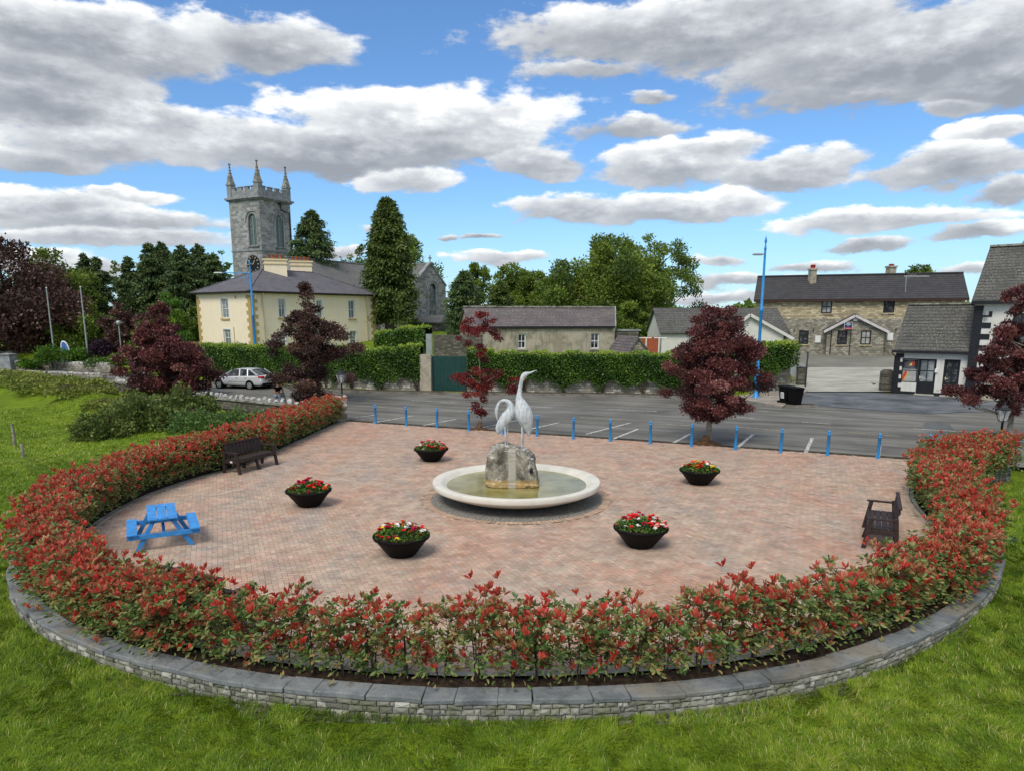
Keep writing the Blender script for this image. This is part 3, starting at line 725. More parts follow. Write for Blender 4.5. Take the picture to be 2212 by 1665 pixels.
# ------------------------------------------------------------------ photinia hedge: one shrub after another
MT['photinia'] = M_leaf('photinia_leaf', [(0, (.080, .16, .050)), (.20, (.18, .28, .075)), (.36, (.31, .35, .11)), (.48, (.42, .32, .13)), (.58, (.50, .20, .11)), (.78, (.60, .095, .065)), (1.0, (.68, .060, .045))], rough=.38, trans=.38, spec=.4)
def make_shrub(seed, H=1.12, wd=.40, nw=66, redness=0.0, name='photinia_shrub'):
    r = np.random.default_rng(seed); rr = random.Random(seed)
    root = empty(name); mb = MB(); Ps, Ds, Ls, Ts = [], [], [], []
    tips = []
    nst = rr.randint(3, 4)
    for i in range(nst):
        a = rr.uniform(0, 6.28); bx, by = .05 * math.cos(a), .05 * math.sin(a)
        tx, ty = wd * .55 * math.cos(a), wd * .45 * math.sin(a); hz = H * rr.uniform(.72, .98)
        p = [Vector((bx, by, -.02)), Vector((bx * 1.6, by * 1.6, H * .28)), Vector((tx * .6, ty * .6, H * .6)), Vector((tx, ty, hz))]
        mb.tube(p, [.012, .010, .007, .003], 5, cap=False)
        for k in range(nw // nst):
            t = rr.uniform(.07, 1) ** .85 * 3; j = min(int(t), 2); base = p[j].lerp(p[j + 1], t - j)
            aa = rr.uniform(0, 6.28); rad = wd * rr.uniform(.25, .95) * (1 - .25 * abs(base.z / H - .6))
            tip = base + Vector((math.cos(aa) * rad, math.sin(aa) * rad, rr.uniform(.03, .2)))
            if tip.z > H: tip.z = H * rr.uniform(.93, 1.08)
            if k % 2 == 0: mb.tube([base, base.lerp(tip, .5) + Vector((0, 0, -.015)), tip], [.005, .004, .002], 3, cap=False)
            tips.append(tip)
    for tip in tips:
        k = rr.randint(6, 9); hrel = tip.z / H
        red = rr.random() < (.24 + .55 * max(0, hrel - .1) + redness)
        young = .56 + .42 * rr.random() if red else rr.uniform(.05, .56)
        for q in range(k):
            aa = 6.28 * q / k + rr.uniform(-.4, .4); elv = rr.uniform(.45, 1.42) if red else rr.uniform(-.4, .9)
            Ps.append((tip.x, tip.y, tip.z - (.0 if q < k * .6 else .03))); Ds.append((math.cos(aa) * math.cos(elv), math.sin(aa) * math.cos(elv), math.sin(elv)))
            Ls.append(rr.uniform(.07, .12)); Ts.append(min(1, max(0, young + rr.gauss(0, .10) - (.12 if q % 3 == 0 else 0))))
    # scattered green leaves along the stems
    for q in range(int(nw * 2.6)):
        aa = rr.uniform(0, 6.28); rad = wd * math.sqrt(rr.random()) * .9; z = H * rr.uniform(.1, .9)
        Ps.append((rad * math.cos(aa), rad * math.sin(aa), z)); Ds.append((math.cos(aa), math.sin(aa), rr.uniform(-.7, .5))); Ls.append(rr.uniform(.06, .10)); Ts.append(rr.uniform(0, .48))
    Ls = np.array(Ls)
    leaves('foliage', np.array(Ps), np.array(Ds), Ls, Ls * .42, np.array(Ts), MT['photinia'], root, True, six=True, r=r)
    mb.build('stem', MT['stem'], root, True)
    return root
SH = [make_shrub(100 + i, H=1.10 + .06 * (i % 3), wd=.42, nw=88) for i in range(6)]       # airy shrubs seen one by one in front
SHD = [make_shrub(200 + i, H=1.12 + .04 * (i % 3), wd=.45, nw=116, redness=.02) for i in range(6)]   # dense ones to the sides and back
used = set()
Lc = [0.0]; HC = offset(INNER, lambda u: float(bedw(u)) * .52)
for i in range(1, len(HC)): Lc.append(Lc[-1] + math.dist(HC[i], HC[i - 1]))
s = .15; last = Lc[-1]; cnt = 0
def sect(x, y):
    if y < 13.2:
        if x < -1.8: return 'front left', 'photinia shrub with red tips in the front left run of the curved hedge'
        if x < 3.0: return 'front', 'airy photinia shrub with bare stems in the front run of the curved hedge'
        return 'front right', 'photinia shrub with red tips in the front right run of the curved hedge'
    if x < 0:
        if y < 20.5: return 'left', 'dense photinia shrub at the left end of the curved hedge behind the blue picnic table'
        return 'back left', 'dense red topped photinia shrub in the hedge behind the back left bench'
    if y < 19: return 'right', 'dense photinia shrub in the hedge behind the right bench'
    return 'back right', 'dense red photinia shrub in the hedge end near the right lamp'
while s < last - .1:
    x = float(np.interp(s, Lc, [p[0] for p in HC])); y = float(np.interp(s, Lc, [p[1] for p in HC]))
    front = y < 12.0 and -4.6 < x < 7.0
    rows = [0.0] if front else (([-.12, .16] if x < 0 else [-.06, .22]) if y < 19 or x < 0 else [-.08, .38, .82])
    for ro in rows:
        pool = SH if front else SHD; k = random.randrange(len(pool))
        key = (front, k); o = pool[k]
        if key in used: o = copy_tree(o)
        used.add(key)
        nxt = (float(np.interp(s + .3, Lc, [p[0] for p in HC])), float(np.interp(s + .3, Lc, [p[1] for p in HC])))
        t = Vector((nxt[0] - x, nxt[1] - y)).normalized()
        o.location = (x + t.y * ro + random.uniform(-.05, .05), y - t.x * ro + random.uniform(-.05, .05), .02)
        o.rotation_euler = (0, 0, random.uniform(0, 6.28)); sc_ = random.uniform(.9, 1.08); o.scale = (sc_, sc_, sc_ * random.uniform(.94, 1.06) * (1.0 if y < 20 else 1.02))
        g_, lb = sect(x, y); tag(o, lb, 'shrub', 'red-tipped photinia shrubs, ' + g_ + ' part of the curved hedge'); cnt += 1
    s += (.44 if front else .47)
for key in [(True, k) for k in range(6)] + [(False, k) for k in range(6)]:
    if key not in used:
        o = (SH if key[0] else SHD)[key[1]]
        for c in kids(o): bpy.data.objects.remove(c)
        bpy.data.objects.remove(o)
print('shrubs', cnt)

# ------------------------------------------------------------------ grass blades (lawn round the circle)
MT['blade'] = M_leaf('grass_blade', [(0, (.048, .085, .010)), (.35, (.115, .20, .013)), (.65, (.205, .305, .020)), (.85, (.33, .385, .040)), (1, (.52, .46, .19))], rough=.6, trans=.3, spec=.2)
def grass(n_, yr, xr, hmin, hmax, wd, seed, keep=None):
    r = np.random.default_rng(seed)
    x = r.uniform(xr[0], xr[1], n_); y = r.uniform(yr[0], yr[1], n_)
    k = (np.abs(x) < y * .76 + 3.0) & ~poly_mask(x, y, GOUT)
    near = pl(NEAR, x); k &= y < near - .6
    if keep is not None: k &= keep(x, y)
    x, y = x[k], y[k]; m_ = len(x)
    z = zground(x, y)
    # clump noise drives lean direction, height, tone
    q = np.array([mnoise.noise(Vector((a * 1.6, b * 1.6, 3.1))) for a, b in zip(x[::1], y[::1])]) if m_ < 90000 else None
    gx = np.sin(x * 2.3 + np.sin(y * 1.7) * 2) + np.sin(y * 3.1 + x * .6); gy = np.cos(y * 2.6 + np.sin(x * 2.1) * 1.5)
    cl = (np.sin(x * 1.9 + 2 * np.sin(y * 1.1)) + np.sin(y * 2.3 + 1.5 * np.sin(x * 1.4)) + np.sin((x + y) * 3.7)) / 3
    c2 = (np.sin(x * .55 + 1.3 * np.sin(y * .4)) + np.sin(y * .7 + 2 * np.sin(x * .33)) + .8 * np.sin(x * 5.1 + 2 * np.sin(y * 3.3)) * np.sin(y * 4.3 + 1.7 * np.sin(x * 2.9))) / 2.4
    h2 = np.sin(np.floor(x / .22) * 91.7 + np.floor(y / .2) * 57.3) * 9731.3; h2 = h2 - np.floor(h2); ang = np.arctan2(gy, gx) * .6 + h2 * 3.2 + r.normal(size=m_) * .6; lean = np.clip(.75 + .35 * cl + r.normal(size=m_) * .3, .15, 1.6)
    h = r.uniform(hmin, hmax, m_) * (1 + .35 * cl)
    D = np.stack([np.cos(ang) * lean, np.sin(ang) * lean, np.ones(m_)], 1); D = unit(D)
    S_ = np.stack([-np.sin(ang), np.cos(ang), np.zeros(m_)], 1)
    B = np.stack([x, y, z - .01], 1); w_ = wd * r.uniform(.6, 1.3, m_)[:, None]
    mid = B + D * (h * .55)[:, None]; tip = mid + unit(D * [1, 1, .25] + r.normal(size=(m_, 3)) * .12) * (h * .55)[:, None]
    V = np.stack([B - S_ * w_, B + S_ * w_, mid + S_ * w_ * .8, tip, mid - S_ * w_ * .8], 1)
    # quad + tri as one five-sided fan -> two quads sharing the tip
    F_ = np.arange(m_)[:, None, None] * 5 + np.array([[0, 1, 2, 4], [4, 2, 3, 3]])[None]
    hsh = np.sin(np.floor(x / .17 + .35 * np.sin(y * 9)) * 127.1 + np.floor(y / .15 + .35 * np.sin(x * 11)) * 311.7) * 43758.5; hsh = hsh - np.floor(hsh)
    tone = np.clip(.47 + .12 * cl + .12 * c2 + (hsh - .5) * .34 + r.normal(size=m_) * .10, 0, .93); dry = r.random(m_) < .03 + .05 * (c2 > .45); tone = np.where(dry, 1.0, tone)
    quads = (np.arange(m_)[:, None] * 5 + np.array([[0, 1, 2, 4]])); tris = (np.arange(m_)[:, None] * 5 + np.array([[4, 2, 3]]))
    return V, quads, tris, tone
GOUT = CAPOUT[1:-1] + [(15.8, 24.0), (-7.5, 34.2)]
def grass_obj(name, specs, label):
    Vs, T_, tn = [], [], []; off = 0
    for sp_ in specs:
        V, q, t, tone = grass(*sp_); n5 = len(V)
        tri = np.concatenate([q[:, [0, 1, 2]], q[:, [0, 2, 3]], t]) + off; Vs.append(V.reshape(-1, 3)); T_.append(tri); tn.append(np.repeat(tone, 5)); off += n5 * 5
    o = raw_mesh(name, np.concatenate(Vs), np.concatenate(T_), 3, MT['blade'], tone=np.concatenate(tn))
    tag(o, label, 'grass', None, 'stuff'); return o
grass_obj('grass', [(210000, (5.6, 9.5), (-8.5, 8.5), .045, .12, .0038, 1), (80000, (9.5, 14), (-12, -5), .06, .15, .0055, 2), (80000, (9.5, 14), (5, 12.5), .06, .15, .0055, 3),
                    (90000, (14, 27), (-22, -8.5), .07, .17, .009, 4), (70000, (14, 24), (8, 19), .08, .2, .009, 5), (70000, (24, 46), (-36, -8), .07, .17, .016, 6)],
          'long matted green grass growing around the curved wall')
# ------------------------------------------------------------------ fountain
m, n, out = newmat('fountain_concrete'); tcn = n.new('ShaderNodeTexCoord').outputs['Object']
a1 = n.noise(tcn, 2.2, 6, .65).outputs[0]; zz = n.new('ShaderNodeSeparateXYZ', {0: tcn}).outputs[2]
c_ = n.mix(n.range(a1, .45, .7, 0, .5), (.66, .63, .55), (.48, .46, .42))
c_ = n.mix(n.m('MULTIPLY', n.range(zz, .34, .05), .75), c_, (.36, .29, .17))
bsdf(n, out, c_, .85, .2, bump=n.noise(tcn, 30, 4).outputs[0], bstr=.3); MT['bowl'] = m
bowl = empty('fountain_bowl', (FX, FY, 0), 0, 'large shallow white concrete fountain bowl on a gravel ring in the middle of the plaza', 'fountain')
mb = MB(); mb.lathe([(1.0, .012), (1.25, .03), (1.65, .14), (2.08, .30), (2.19, .355), (2.235, .375), (2.245, .40), (2.245, .495), (2.23, .515), (2.21, .52), (2.03, .505), (2.0, .495), (1.93, .44), (1.80, .36), (1.4, .30), (0.0, .30)], (FX, FY, 0), 72)
mb.build('basin', MT['bowl'], bowl)
m, n, out = newmat('green_water'); tcn = n.new('ShaderNodeTexCoord').outputs['Object']
a1 = n.noise(tcn, 1.1, 5).outputs[0]
bsdf(n, out, n.ramp(a1, [(.35, (.17, .15, .035)), (.52, (.27, .25, .10)), (.68, (.34, .33, .18))]), .12, .28, bump=n.noise(tcn, 4, 2).outputs[0], bstr=.04); MT['water'] = m
mb = MB(); mb.lathe([(1.905, .405), (0, .405)], (FX, FY, 0), 64, sm=False); mb.build('water', MT['water'], bowl)
# boulder
m, n, out = newmat('fountain_rock'); tcn = n.new('ShaderNodeTexCoord').outputs['Object']
g = n.new('ShaderNodeNewGeometry'); sp_ = n.new('ShaderNodeSeparateXYZ', {0: tcn}); zz = sp_.outputs[2]; xx = sp_.outputs[0]
a1 = n.noise(tcn, 3.0, 8, .7).outputs[0]; a2 = n.noise(tcn, 9.0, 6, .7).outputs[0]
c_ = n.ramp(a1, [(.34, (.06, .057, .046)), (.46, (.16, .148, .115)), (.56, (.27, .245, .19)), (.68, (.44, .41, .34))])
nzz = n.new('ShaderNodeSeparateXYZ', {0: g.outputs['Normal']}).outputs[2]
lich = n.m('MULTIPLY', n.range(a2, .53, .60), n.range(nzz, -.1, .7, .12, .95))
c_ = n.mix(lich, c_, (.66, .66, .63))
c_ = n.mix(n.m('MULTIPLY', n.range(zz, .66, .56), .8), c_, n.mix(n.range(a2, .4, .6), (.44, .27, .09), (.55, .42, .20)))
c_ = n.mix(n.range(zz, .45, .41), c_, (.20, .10, .02))
strip = n.m('MULTIPLY', n.range(n.m('ABSOLUTE', n.m('ADD', xx, n.m('MULTIPLY', n.m('SUBTRACT', a1, .5), .12))), .11, .08), n.range(zz, 1.5, 1.38))
c_ = n.mix(n.m('MULTIPLY', strip, .85), c_, (.42, .40, .33))
bsdf(n, out, c_, .92, .2, bump=n.m('ADD', a1, n.m('MULTIPLY', a2, .5)), bstr=.7, bdist=.05); MT['rock'] = m
import bmesh
bm = bmesh.new(); bmesh.ops.create_icosphere(bm, subdivisions=6, radius=1.0)
RX = FX - .12
for v in bm.verts:
    p = v.co.copy()
    # superellipsoid block, broader at its foot
    q = Vector([math.copysign(abs(c) ** .30, c) for c in p]); q *= 1 / max(.001, 1)
    zn = (q.z + 1) / 2; wx = .72 - .13 * zn ** 1.2; wy = .56 - .08 * zn
    co = Vector((q.x * wx, q.y * wy, .28 + zn * 1.14))
    if zn > .8: co.z += .05 * (1 - abs(q.x + .3))
    if q.x > .2: co.z -= .10 * (q.x - .2) * zn * (1 + q.x)
    co.x += .06 * (zn - .5) * (-1 if q.x < 0 else -.2)
    nn = mnoise.fractal(co * 2.1 + Vector((3, 1, 7)), .9, 2.1, 5); n3_ = mnoise.noise(co * 9)
    d = p.normalized(); co += d * (.062 * nn + .018 * n3_ + .03 * mnoise.ridged_multi_fractal(co * 3, .8, 2.2, 4, 1, 2) - .04)
    if zn < .22: co.x *= 1.06; co.y *= 1.06
    v.co = co
for f in bm.faces: f.smooth = True
me = bpy.data.meshes.new('boulder'); bm.to_mesh(me); bm.free(); me.materials.append(MT['rock'])
rk = empty('boulder', (RX, FY, 0), 0, 'big lichened limestone boulder standing in the fountain water under the two cranes', 'boulder')
o = bpy.data.objects.new('rock', me); COL.objects.link(o); o.parent = rk; WO[o.name] = Vector()
mb = MB(); mb.tube([(.50, -.62, .86), (.495, -.40, .90)], [.05, .05], 12)
mb.build('spout_pipe', MT['blackpaint'], rk, True)
# bird sculptures
m, n, out = newmat('bird_metal'); tcn = n.new('ShaderNodeTexCoord').outputs['Object']
a1 = n.noise(n.vm('MULTIPLY', tcn, (9, 9, 2.2)), 2.2, 6, .7).outputs[0]
bsdf(n, out, n.ramp(a1, [(.32, (.32, .36, .38)), (.5, (.55, .59, .61)), (.68, (.76, .79, .80))]), .62, .4, .15, bump=a1, bstr=.9, bdist=.03); MT['bird'] = m
u = .00272
def bp(x, y, dy=0): return Vector(((x - 1045) * u + FX - .0, FY - .05 + dy, 1.395 + (848 - y) * u))
def bird(name, label, body, head, legs, footc, flat=.8):
    root = empty(name, bp(*footc), 0, label, 'sculpture', 'crane sculptures on the fountain rock')
    mb = MB(); pts = [bp(a[0], a[1], (a[3] if len(a) > 3 else 0)) for a in body]
    # resample smoothly
    P = []; Rr = []
    for i in range(len(pts) - 1):
        a, b, c, d = pts[max(i - 1, 0)], pts[i], pts[i + 1], pts[min(i + 2, len(pts) - 1)]
        ra, rb, rc, rd = [body[j][2] for j in (max(i - 1, 0), i, i + 1, min(i + 2, len(body) - 1))]
        for k in range(5):
            t = k / 5; h = lambda a, b, c, d: .5 * ((2 * b) + (c - a) * t + (2 * a - 5 * b + 4 * c - d) * t * t + (3 * b - a - 3 * c + d) * t ** 3)
            P.append(h(a, b, c, d)); Rr.append(max(1, h(ra, rb, rc, rd)) * u)
    P.append(pts[-1]); Rr.append(body[-1][2] * u)
    mb.tube(P, Rr, 18, ry=[r * flat for r in Rr], ref=(0, 1, 0))
    mb.build('body', MT['bird'], root)
    mb = MB(); hp = [bp(a[0], a[1]) for a in head]; mb.tube(hp, [a[2] * u for a in head], 10); mb.build('beak', MT['bird'], root)
    for (x0, y0, x1, y1, dy) in legs:
        mb = MB(); a, b = bp(x0, y0, dy), bp(x1, y1, dy); md = a.lerp(b, .52)
        mb.tube([a, md + Vector((0, 0, .02)), md, md - Vector((0, 0, .02)), b], [.026, .018, .026, .018, .018], 8)
        for aa in (-.9, -.2, .5, 2.8):
            mb.tube([b, b + Vector((.10 * math.cos(aa), -.10 * math.sin(aa) - .02, -.015))], [.014, .006], 5)
        mb.build('leg', MT['bird'], root)
    return root
bird('crane_sculpture', 'tall grey metal crane sculpture with its neck stretched up and beak pointing to the sky',
     [(1166, 742, 4), (1163, 715, 17), (1158, 665, 38), (1142, 600, 66), (1122, 540, 84), (1103, 480, 80), (1086, 420, 60), (1073, 370, 38), (1072, 320, 25), (1080, 260, 19), (1090, 210, 18), (1102, 172, 23), (1120, 146, 27), (1140, 133, 20), (1158, 126, 12)],
     [(1150, 130, 14), (1180, 121, 8), (1210, 108, 5), (1236, 96, 2)], [(1098, 640, 1098, 858, -.04), (1112, 640, 1112, 858, .05)], (1105, 850))
bird('crane_sculpture', 'shorter grey metal crane sculpture with its neck looped over and head bent down',
     [(862, 712, 5), (868, 690, 26), (885, 645, 44), (918, 590, 52), (955, 540, 56), (985, 495, 48), (988, 445, 36), (968, 405, 25), (935, 387, 17), (900, 392, 15), (872, 418, 14), (856, 455, 15), (850, 492, 16), (850, 520, 11)],
     [(850, 512, 12), (853, 545, 7), (862, 590, 2)], [(932, 600, 938, 855, -.05), (955, 590, 957, 855, .05)], (945, 850))
for s_ in (-1,):
    pass

# ------------------------------------------------------------------ planters
m, n, out = newmat('flower_leaf'); MT['flowerleaf'] = M_leaf('bedding_leaf', [(0, (.03, .09, .02)), (.5, (.10, .23, .035)), (1, (.24, .36, .06))], trans=.2)
PETAL = {'red': (.60, .012, .012), 'orange': (.72, .10, .012), 'white': (.75, .73, .68), 'yellow': (.75, .52, .02), 'pink': (.78, .30, .27), 'crimson': (.40, .006, .05)}
for k_, c in PETAL.items(): MT['p_' + k_] = M_plain(k_ + '_petal', c, .6, .2, var=.12, scale=20, bump=.0, Subsurface_Weight=.0)
def blossom_mesh(col, seed, r0):
    rr = random.Random(seed); mb = MB()
    for b in range(rr.randint(5, 8)):          # ruffled heads of overlapping petals
        c = Vector((rr.uniform(-1, 1), rr.uniform(-1, 1), rr.uniform(-.4, .7))) * r0 * .6
        for q in range(5):
            a = 6.28 * q / 5 + rr.uniform(-.3, .3); d = Vector((math.cos(a), math.sin(a), rr.uniform(.0, .7))) * r0 * .8; sd_ = Vector((-math.sin(a), math.cos(a), 0)) * r0 * .42
            mb.add([c, c + d * .6 + sd_, c + d, c + d * .6 - sd_], [(0, 1, 2, 3)])
    return mb
BLO = {}
def planter(px, base_y, wpx, label, seed, palette, fl_label):
    rr = random.Random(seed); D = 1.16; rb = .27
    x0, y0 = G(px, base_y); y0 += rb
    pl_ = empty('flower_bowl', (x0, y0, 0), 0, label, 'planter', 'black cone shaped flower bowls on the plaza')
    mb = MB(); mb.lathe([(0, .01), (rb, .012), (rb + .02, .03), (.53, .345), (.575, .375), (.585, .395), (.585, .43), (.572, .437), (.555, .43), (.55, .38), (.50, .34), (.0, .33)], (x0, y0, 0), 48); mb.build('bowl', MT['black'], pl_)
    mb = MB(); mb.lathe([(.55, .375), (.3, .41), (0, .42)], (x0, y0, 0), 24); mb.build('soil', MT['soil'], pl_)
    fl = empty('bedding_flowers', (x0, y0, .4), 0, fl_label, 'flowers', 'bedding flowers filling the bowls')
    r = np.random.default_rng(seed); n_ = 1500; a = r.uniform(0, 6.28, n_); q = np.sqrt(r.random(n_)) * .53
    lump = .5 + .5 * np.sin(a * 3 + seed) * np.sin(q * 14 + seed)
    zc = .40 + (1 - (q / .56) ** 2) * (.16 + .05 * lump) * r.random(n_) ** .35 + .05 * lump
    P = np.stack([x0 + q * np.cos(a), y0 + q * np.sin(a), zc], 1); Dd = unit(np.stack([np.cos(a) * q * 1.5, np.sin(a) * q * 1.5, np.full(n_, .45)], 1) + r.normal(size=(n_, 3)) * .5)
    leaves('foliage', P, Dd, r.uniform(.03, .06, n_), r.uniform(.025, .04, n_), np.clip(lump * .6 + r.normal(size=n_) * .2 + .1, 0, 1), MT['flowerleaf'], fl, r=r)
    for i in range(46):
        a = rr.uniform(0, 6.28); q = math.sqrt(rr.random()) * .52; c = rr.choice(palette) if rr.random() < .8 else palette[int((a / 6.29) * len(palette))]
        z = .40 + (1 - (q / .56) ** 2) * rr.uniform(.15, .28) + rr.uniform(.02, .06); kk = (c, rr.randrange(3))
        if kk not in BLO:
            b = blossom_mesh(c, sum(map(ord, c)) + kk[1], .046).build('blossom', MT['p_' + c], fl, True); BLO[kk] = b
        else:
            b = BLO[kk].copy(); COL.objects.link(b); b.parent = fl
        b.location = (q * math.cos(a), q * math.sin(a), z - .4); b.rotation_euler = (rr.uniform(-.4, .4), rr.uniform(-.4, .4), rr.uniform(0, 6)); s_ = rr.uniform(.8, 1.35); b.scale = (s_,) * 3
planter(662, 1097, 98, 'black flower bowl between the blue picnic table and the fountain', 1, ['red', 'red', 'white', 'crimson', 'orange'], 'red and white bedding flowers in the bowl left of the fountain')
planter(930, 998, 74, 'black flower bowl behind the fountain to its left, nearest the slender red maple', 2, ['red', 'pink', 'white', 'red'], 'red, pink and white bedding flowers in the bowl behind the fountain on its left')
planter(864, 1207, 120, 'black flower bowl in front of the fountain on its left, nearest the front hedge', 3, ['orange', 'orange', 'red', 'yellow', 'white', 'crimson'], 'orange and yellow bedding flowers in the left of the two front bowls')
planter(1388, 1187, 117, 'black flower bowl in front of the fountain on its right', 4, ['red', 'crimson', 'white', 'pink', 'white', 'red'], 'white, pink and crimson bedding flowers in the right of the two front bowls')
planter(1515, 1049, 88, 'black flower bowl right of the fountain, nearest the copper beech with the bare trunk', 5, ['red', 'red', 'orange', 'yellow', 'white'], 'red, orange and yellow bedding flowers in the bowl nearest the road on the right')

# ------------------------------------------------------------------ benches (local +Y = direction the sitter faces, X along)
def bench(loc, ang, label):
    o = empty('park_bench', loc, ang, label, 'bench', 'brown slatted park benches')
    Lg = 1.62; B = MT['brownpl']
    mb = MB()
    for i in range(4): mb.box((0, .20 - i * .125, .43), (Lg - .02, .115, .045))
    mb.build('seat', B, o, True, bevel=.006)
    mb = MB(); mb.box((0, .275, .405), (Lg - .02, .035, .12)); mb.build('seat_rail', B, o, True, bevel=.005)
    mb = MB(); M = Matrix.Rotation(R_(-9), 3, 'X')
    nsl = 10; w_ = (Lg - .04) / nsl
    for i in range(nsl): mb.box((-Lg / 2 + .02 + w_ * (i + .5), -.255, .70), (w_ - .016, .03, .40), M=Matrix.Rotation(R_(9), 3, 'X'))
    mb.build('backrest', B, o, True, bevel=.004)
    mb = MB(); mb.box((0, -.29, .905), (Lg, .075, .035), M=Matrix.Rotation(R_(9), 3, 'X')); mb.box((0, -.262, .62), (Lg - .04, .03, .07), M=Matrix.Rotation(R_(9), 3, 'X')); mb.box((0, -.29, .80), (Lg - .04, .03, .07), M=Matrix.Rotation(R_(9), 3, 'X'))
    mb.build('back_rail', B, o, True, bevel=.005)
    for sx in (-1, 1):
        x = sx * (Lg / 2 + .03)
        mb = MB(); mb.box((x, .02, .655), (.085, .58, .035)); mb.build('armrest', B, o, True, bevel=.006)
        mb = MB(); mb.box((x, .0, .37), (.05, .52, .10)); mb.build('side_rail', B, o, True, bevel=.004)
    for x in (-Lg / 2 - .03, 0, Lg / 2 + .03):
        top = .64 if x else .40
        mb = MB(); mb.beam((x, .22, top), (x, .33, 0), .07, .085); mb.build('leg', B, o, True, bevel=.005)
        mb = MB(); mb.beam((x, -.235, .42 if not x else .70), (x, -.30, 0), .07, .085); mb.build('leg', B, o, True, bevel=.005)
    mb = MB(); mb.lathe([(.0, .0), (.035, 0), (.035, .004), (0, .004)], (0, 0, 0), 16); pq = mb.build('name_plate', MT['white'], o, True)
    pq.rotation_euler = (0, R_(90), 0); pq.location = (Lg / 2 + .056, .03, .37); pq.scale = (1, 1.5, 1)
    return o
def ang_facing(fx, fy): return math.atan2(fy, fx) - math.pi / 2
a = G(520.8, 1024); b = G(596.8, 1003.5); ax = Vector((b[0] - a[0], b[1] - a[1])).normalized(); f = Vector((ax.y, -ax.x))
c = (Vector(a) + Vector(b)) / 2 - f * .33
bench((c.x, c.y, 0), ang_facing(f.x, f.y), 'dark brown slatted park bench against the back left hedge, seen from the front')
f = Vector((-.90, .436)); c = Vector((8.12, 15.30))
bench((c.x, c.y, 0), ang_facing(f.x, f.y), 'dark brown park bench seen from its end beside the right hedge')
f = Vector((.43, .90)).normalized(); bench((-4.98, 10.98, 0), ang_facing(f.x, f.y), 'dark brown park bench half hidden behind the front left hedge, seen from the back')

# ------------------------------------------------------------------ picnic table (local Y = length)
pt = empty('picnic_table', (-7.60, 15.15, 0), math.atan2(.885, -.46) - math.pi / 2, 'small bright blue wooden picnic table with attached benches near the left hedge', 'picnic table')
B = MT['blue2']
for i in range(3):
    mb = MB(); mb.box(((i - 1) * .195, 0, .665), (.18, 1.36, .035)); mb.build('table_plank', B, pt, True, bevel=.005)
for s_ in (-1, 1):
    mb = MB(); mb.box((s_ * .60, 0, .385), (.20, 1.36, .035)); mb.build('bench_seat', B, pt, True, bevel=.005)
for yy in (-.52, .52):
    mb = MB(); mb.box((0, yy * 1.1, .615), (.56, .035, .07)); mb.build('top_rail', B, pt, True, bevel=.004)
    mb = MB(); mb.box((0, yy * 1.1 + (-.04 if yy < 0 else .04), .32), (1.40, .035, .10)); mb.build('cross_rail', B, pt, True, bevel=.004)
    for s_ in (-1, 1):
        mb = MB(); mb.beam((s_ * .17, yy * 1.1 + (-.0 if yy < 0 else 0), .64), (s_ * .53, yy * 1.1, 0.0), .035, .09, up=(s_, 0, 1)); mb.build('leg', B, pt, True, bevel=.004)
for s_ in (-1, 1):
    mb = MB(); mb.beam((0, s_ * .08, .62), (0, s_ * .52, .34), .06, .035); mb.build('brace', B, pt, True, bevel=.003)

# ------------------------------------------------------------------ bollards
bo = empty('bollard', (0, 0, 0), 0, 'blue post', 'bollard', 'slim blue bollards between the plaza and the parking bays')
mb = MB(); mb.lathe([(.058, .0), (.055, .02), (.052, .74), (.056, .742), (.056, .765), (.040, .775), (.036, .79)], (0, 0, 0), 14, cap1=True); mb.build('post', MT['blue'], bo, True)
mb = MB(); mb.lathe([(.0, .782), (.03, .785), (.052, .81), (.056, .84), (.046, .872), (.024, .890), (0, .894)], (0, 0, 0), 14); mb.build('cap', MT['blue'], bo, True)
BX_ = [(812, 915), (878, 920), (944, 924), (1013, 930), (1087, 937), (1160, 942), (1238, 948), (1318, 953), (1404, 958), (1493, 964), (1588, 971), (1686, 977.5), (1787, 983.5), (1896, 990), (2004, 992)]
wh = ['at the left end of the row', 'second from the left end', 'third from the left end', 'just left of the slender red maple', 'standing behind the legs of the bent crane sculpture', 'first to the right of the tall crane sculpture', 'second right of the tall crane sculpture',
      'third right of the tall crane sculpture', 'second left of the bare trunked copper beech', 'just left of the bare trunked copper beech', 'just right of the bare trunked copper beech', 'second right of the bare trunked copper beech',
      'third from the right end', 'second from the right end', 'at the right end beside the hedge']
for i, (px, py) in enumerate(BX_):
    o = bo if i == 0 else copy_tree(bo); gx, gy = G(px, py); o.location = (gx, gy, 0); o['label'] = 'slim blue bollard ' + wh[i]; o.rotation_euler = (R_(random.uniform(-1, 1)), R_(random.uniform(-1, 1.5)), 0)

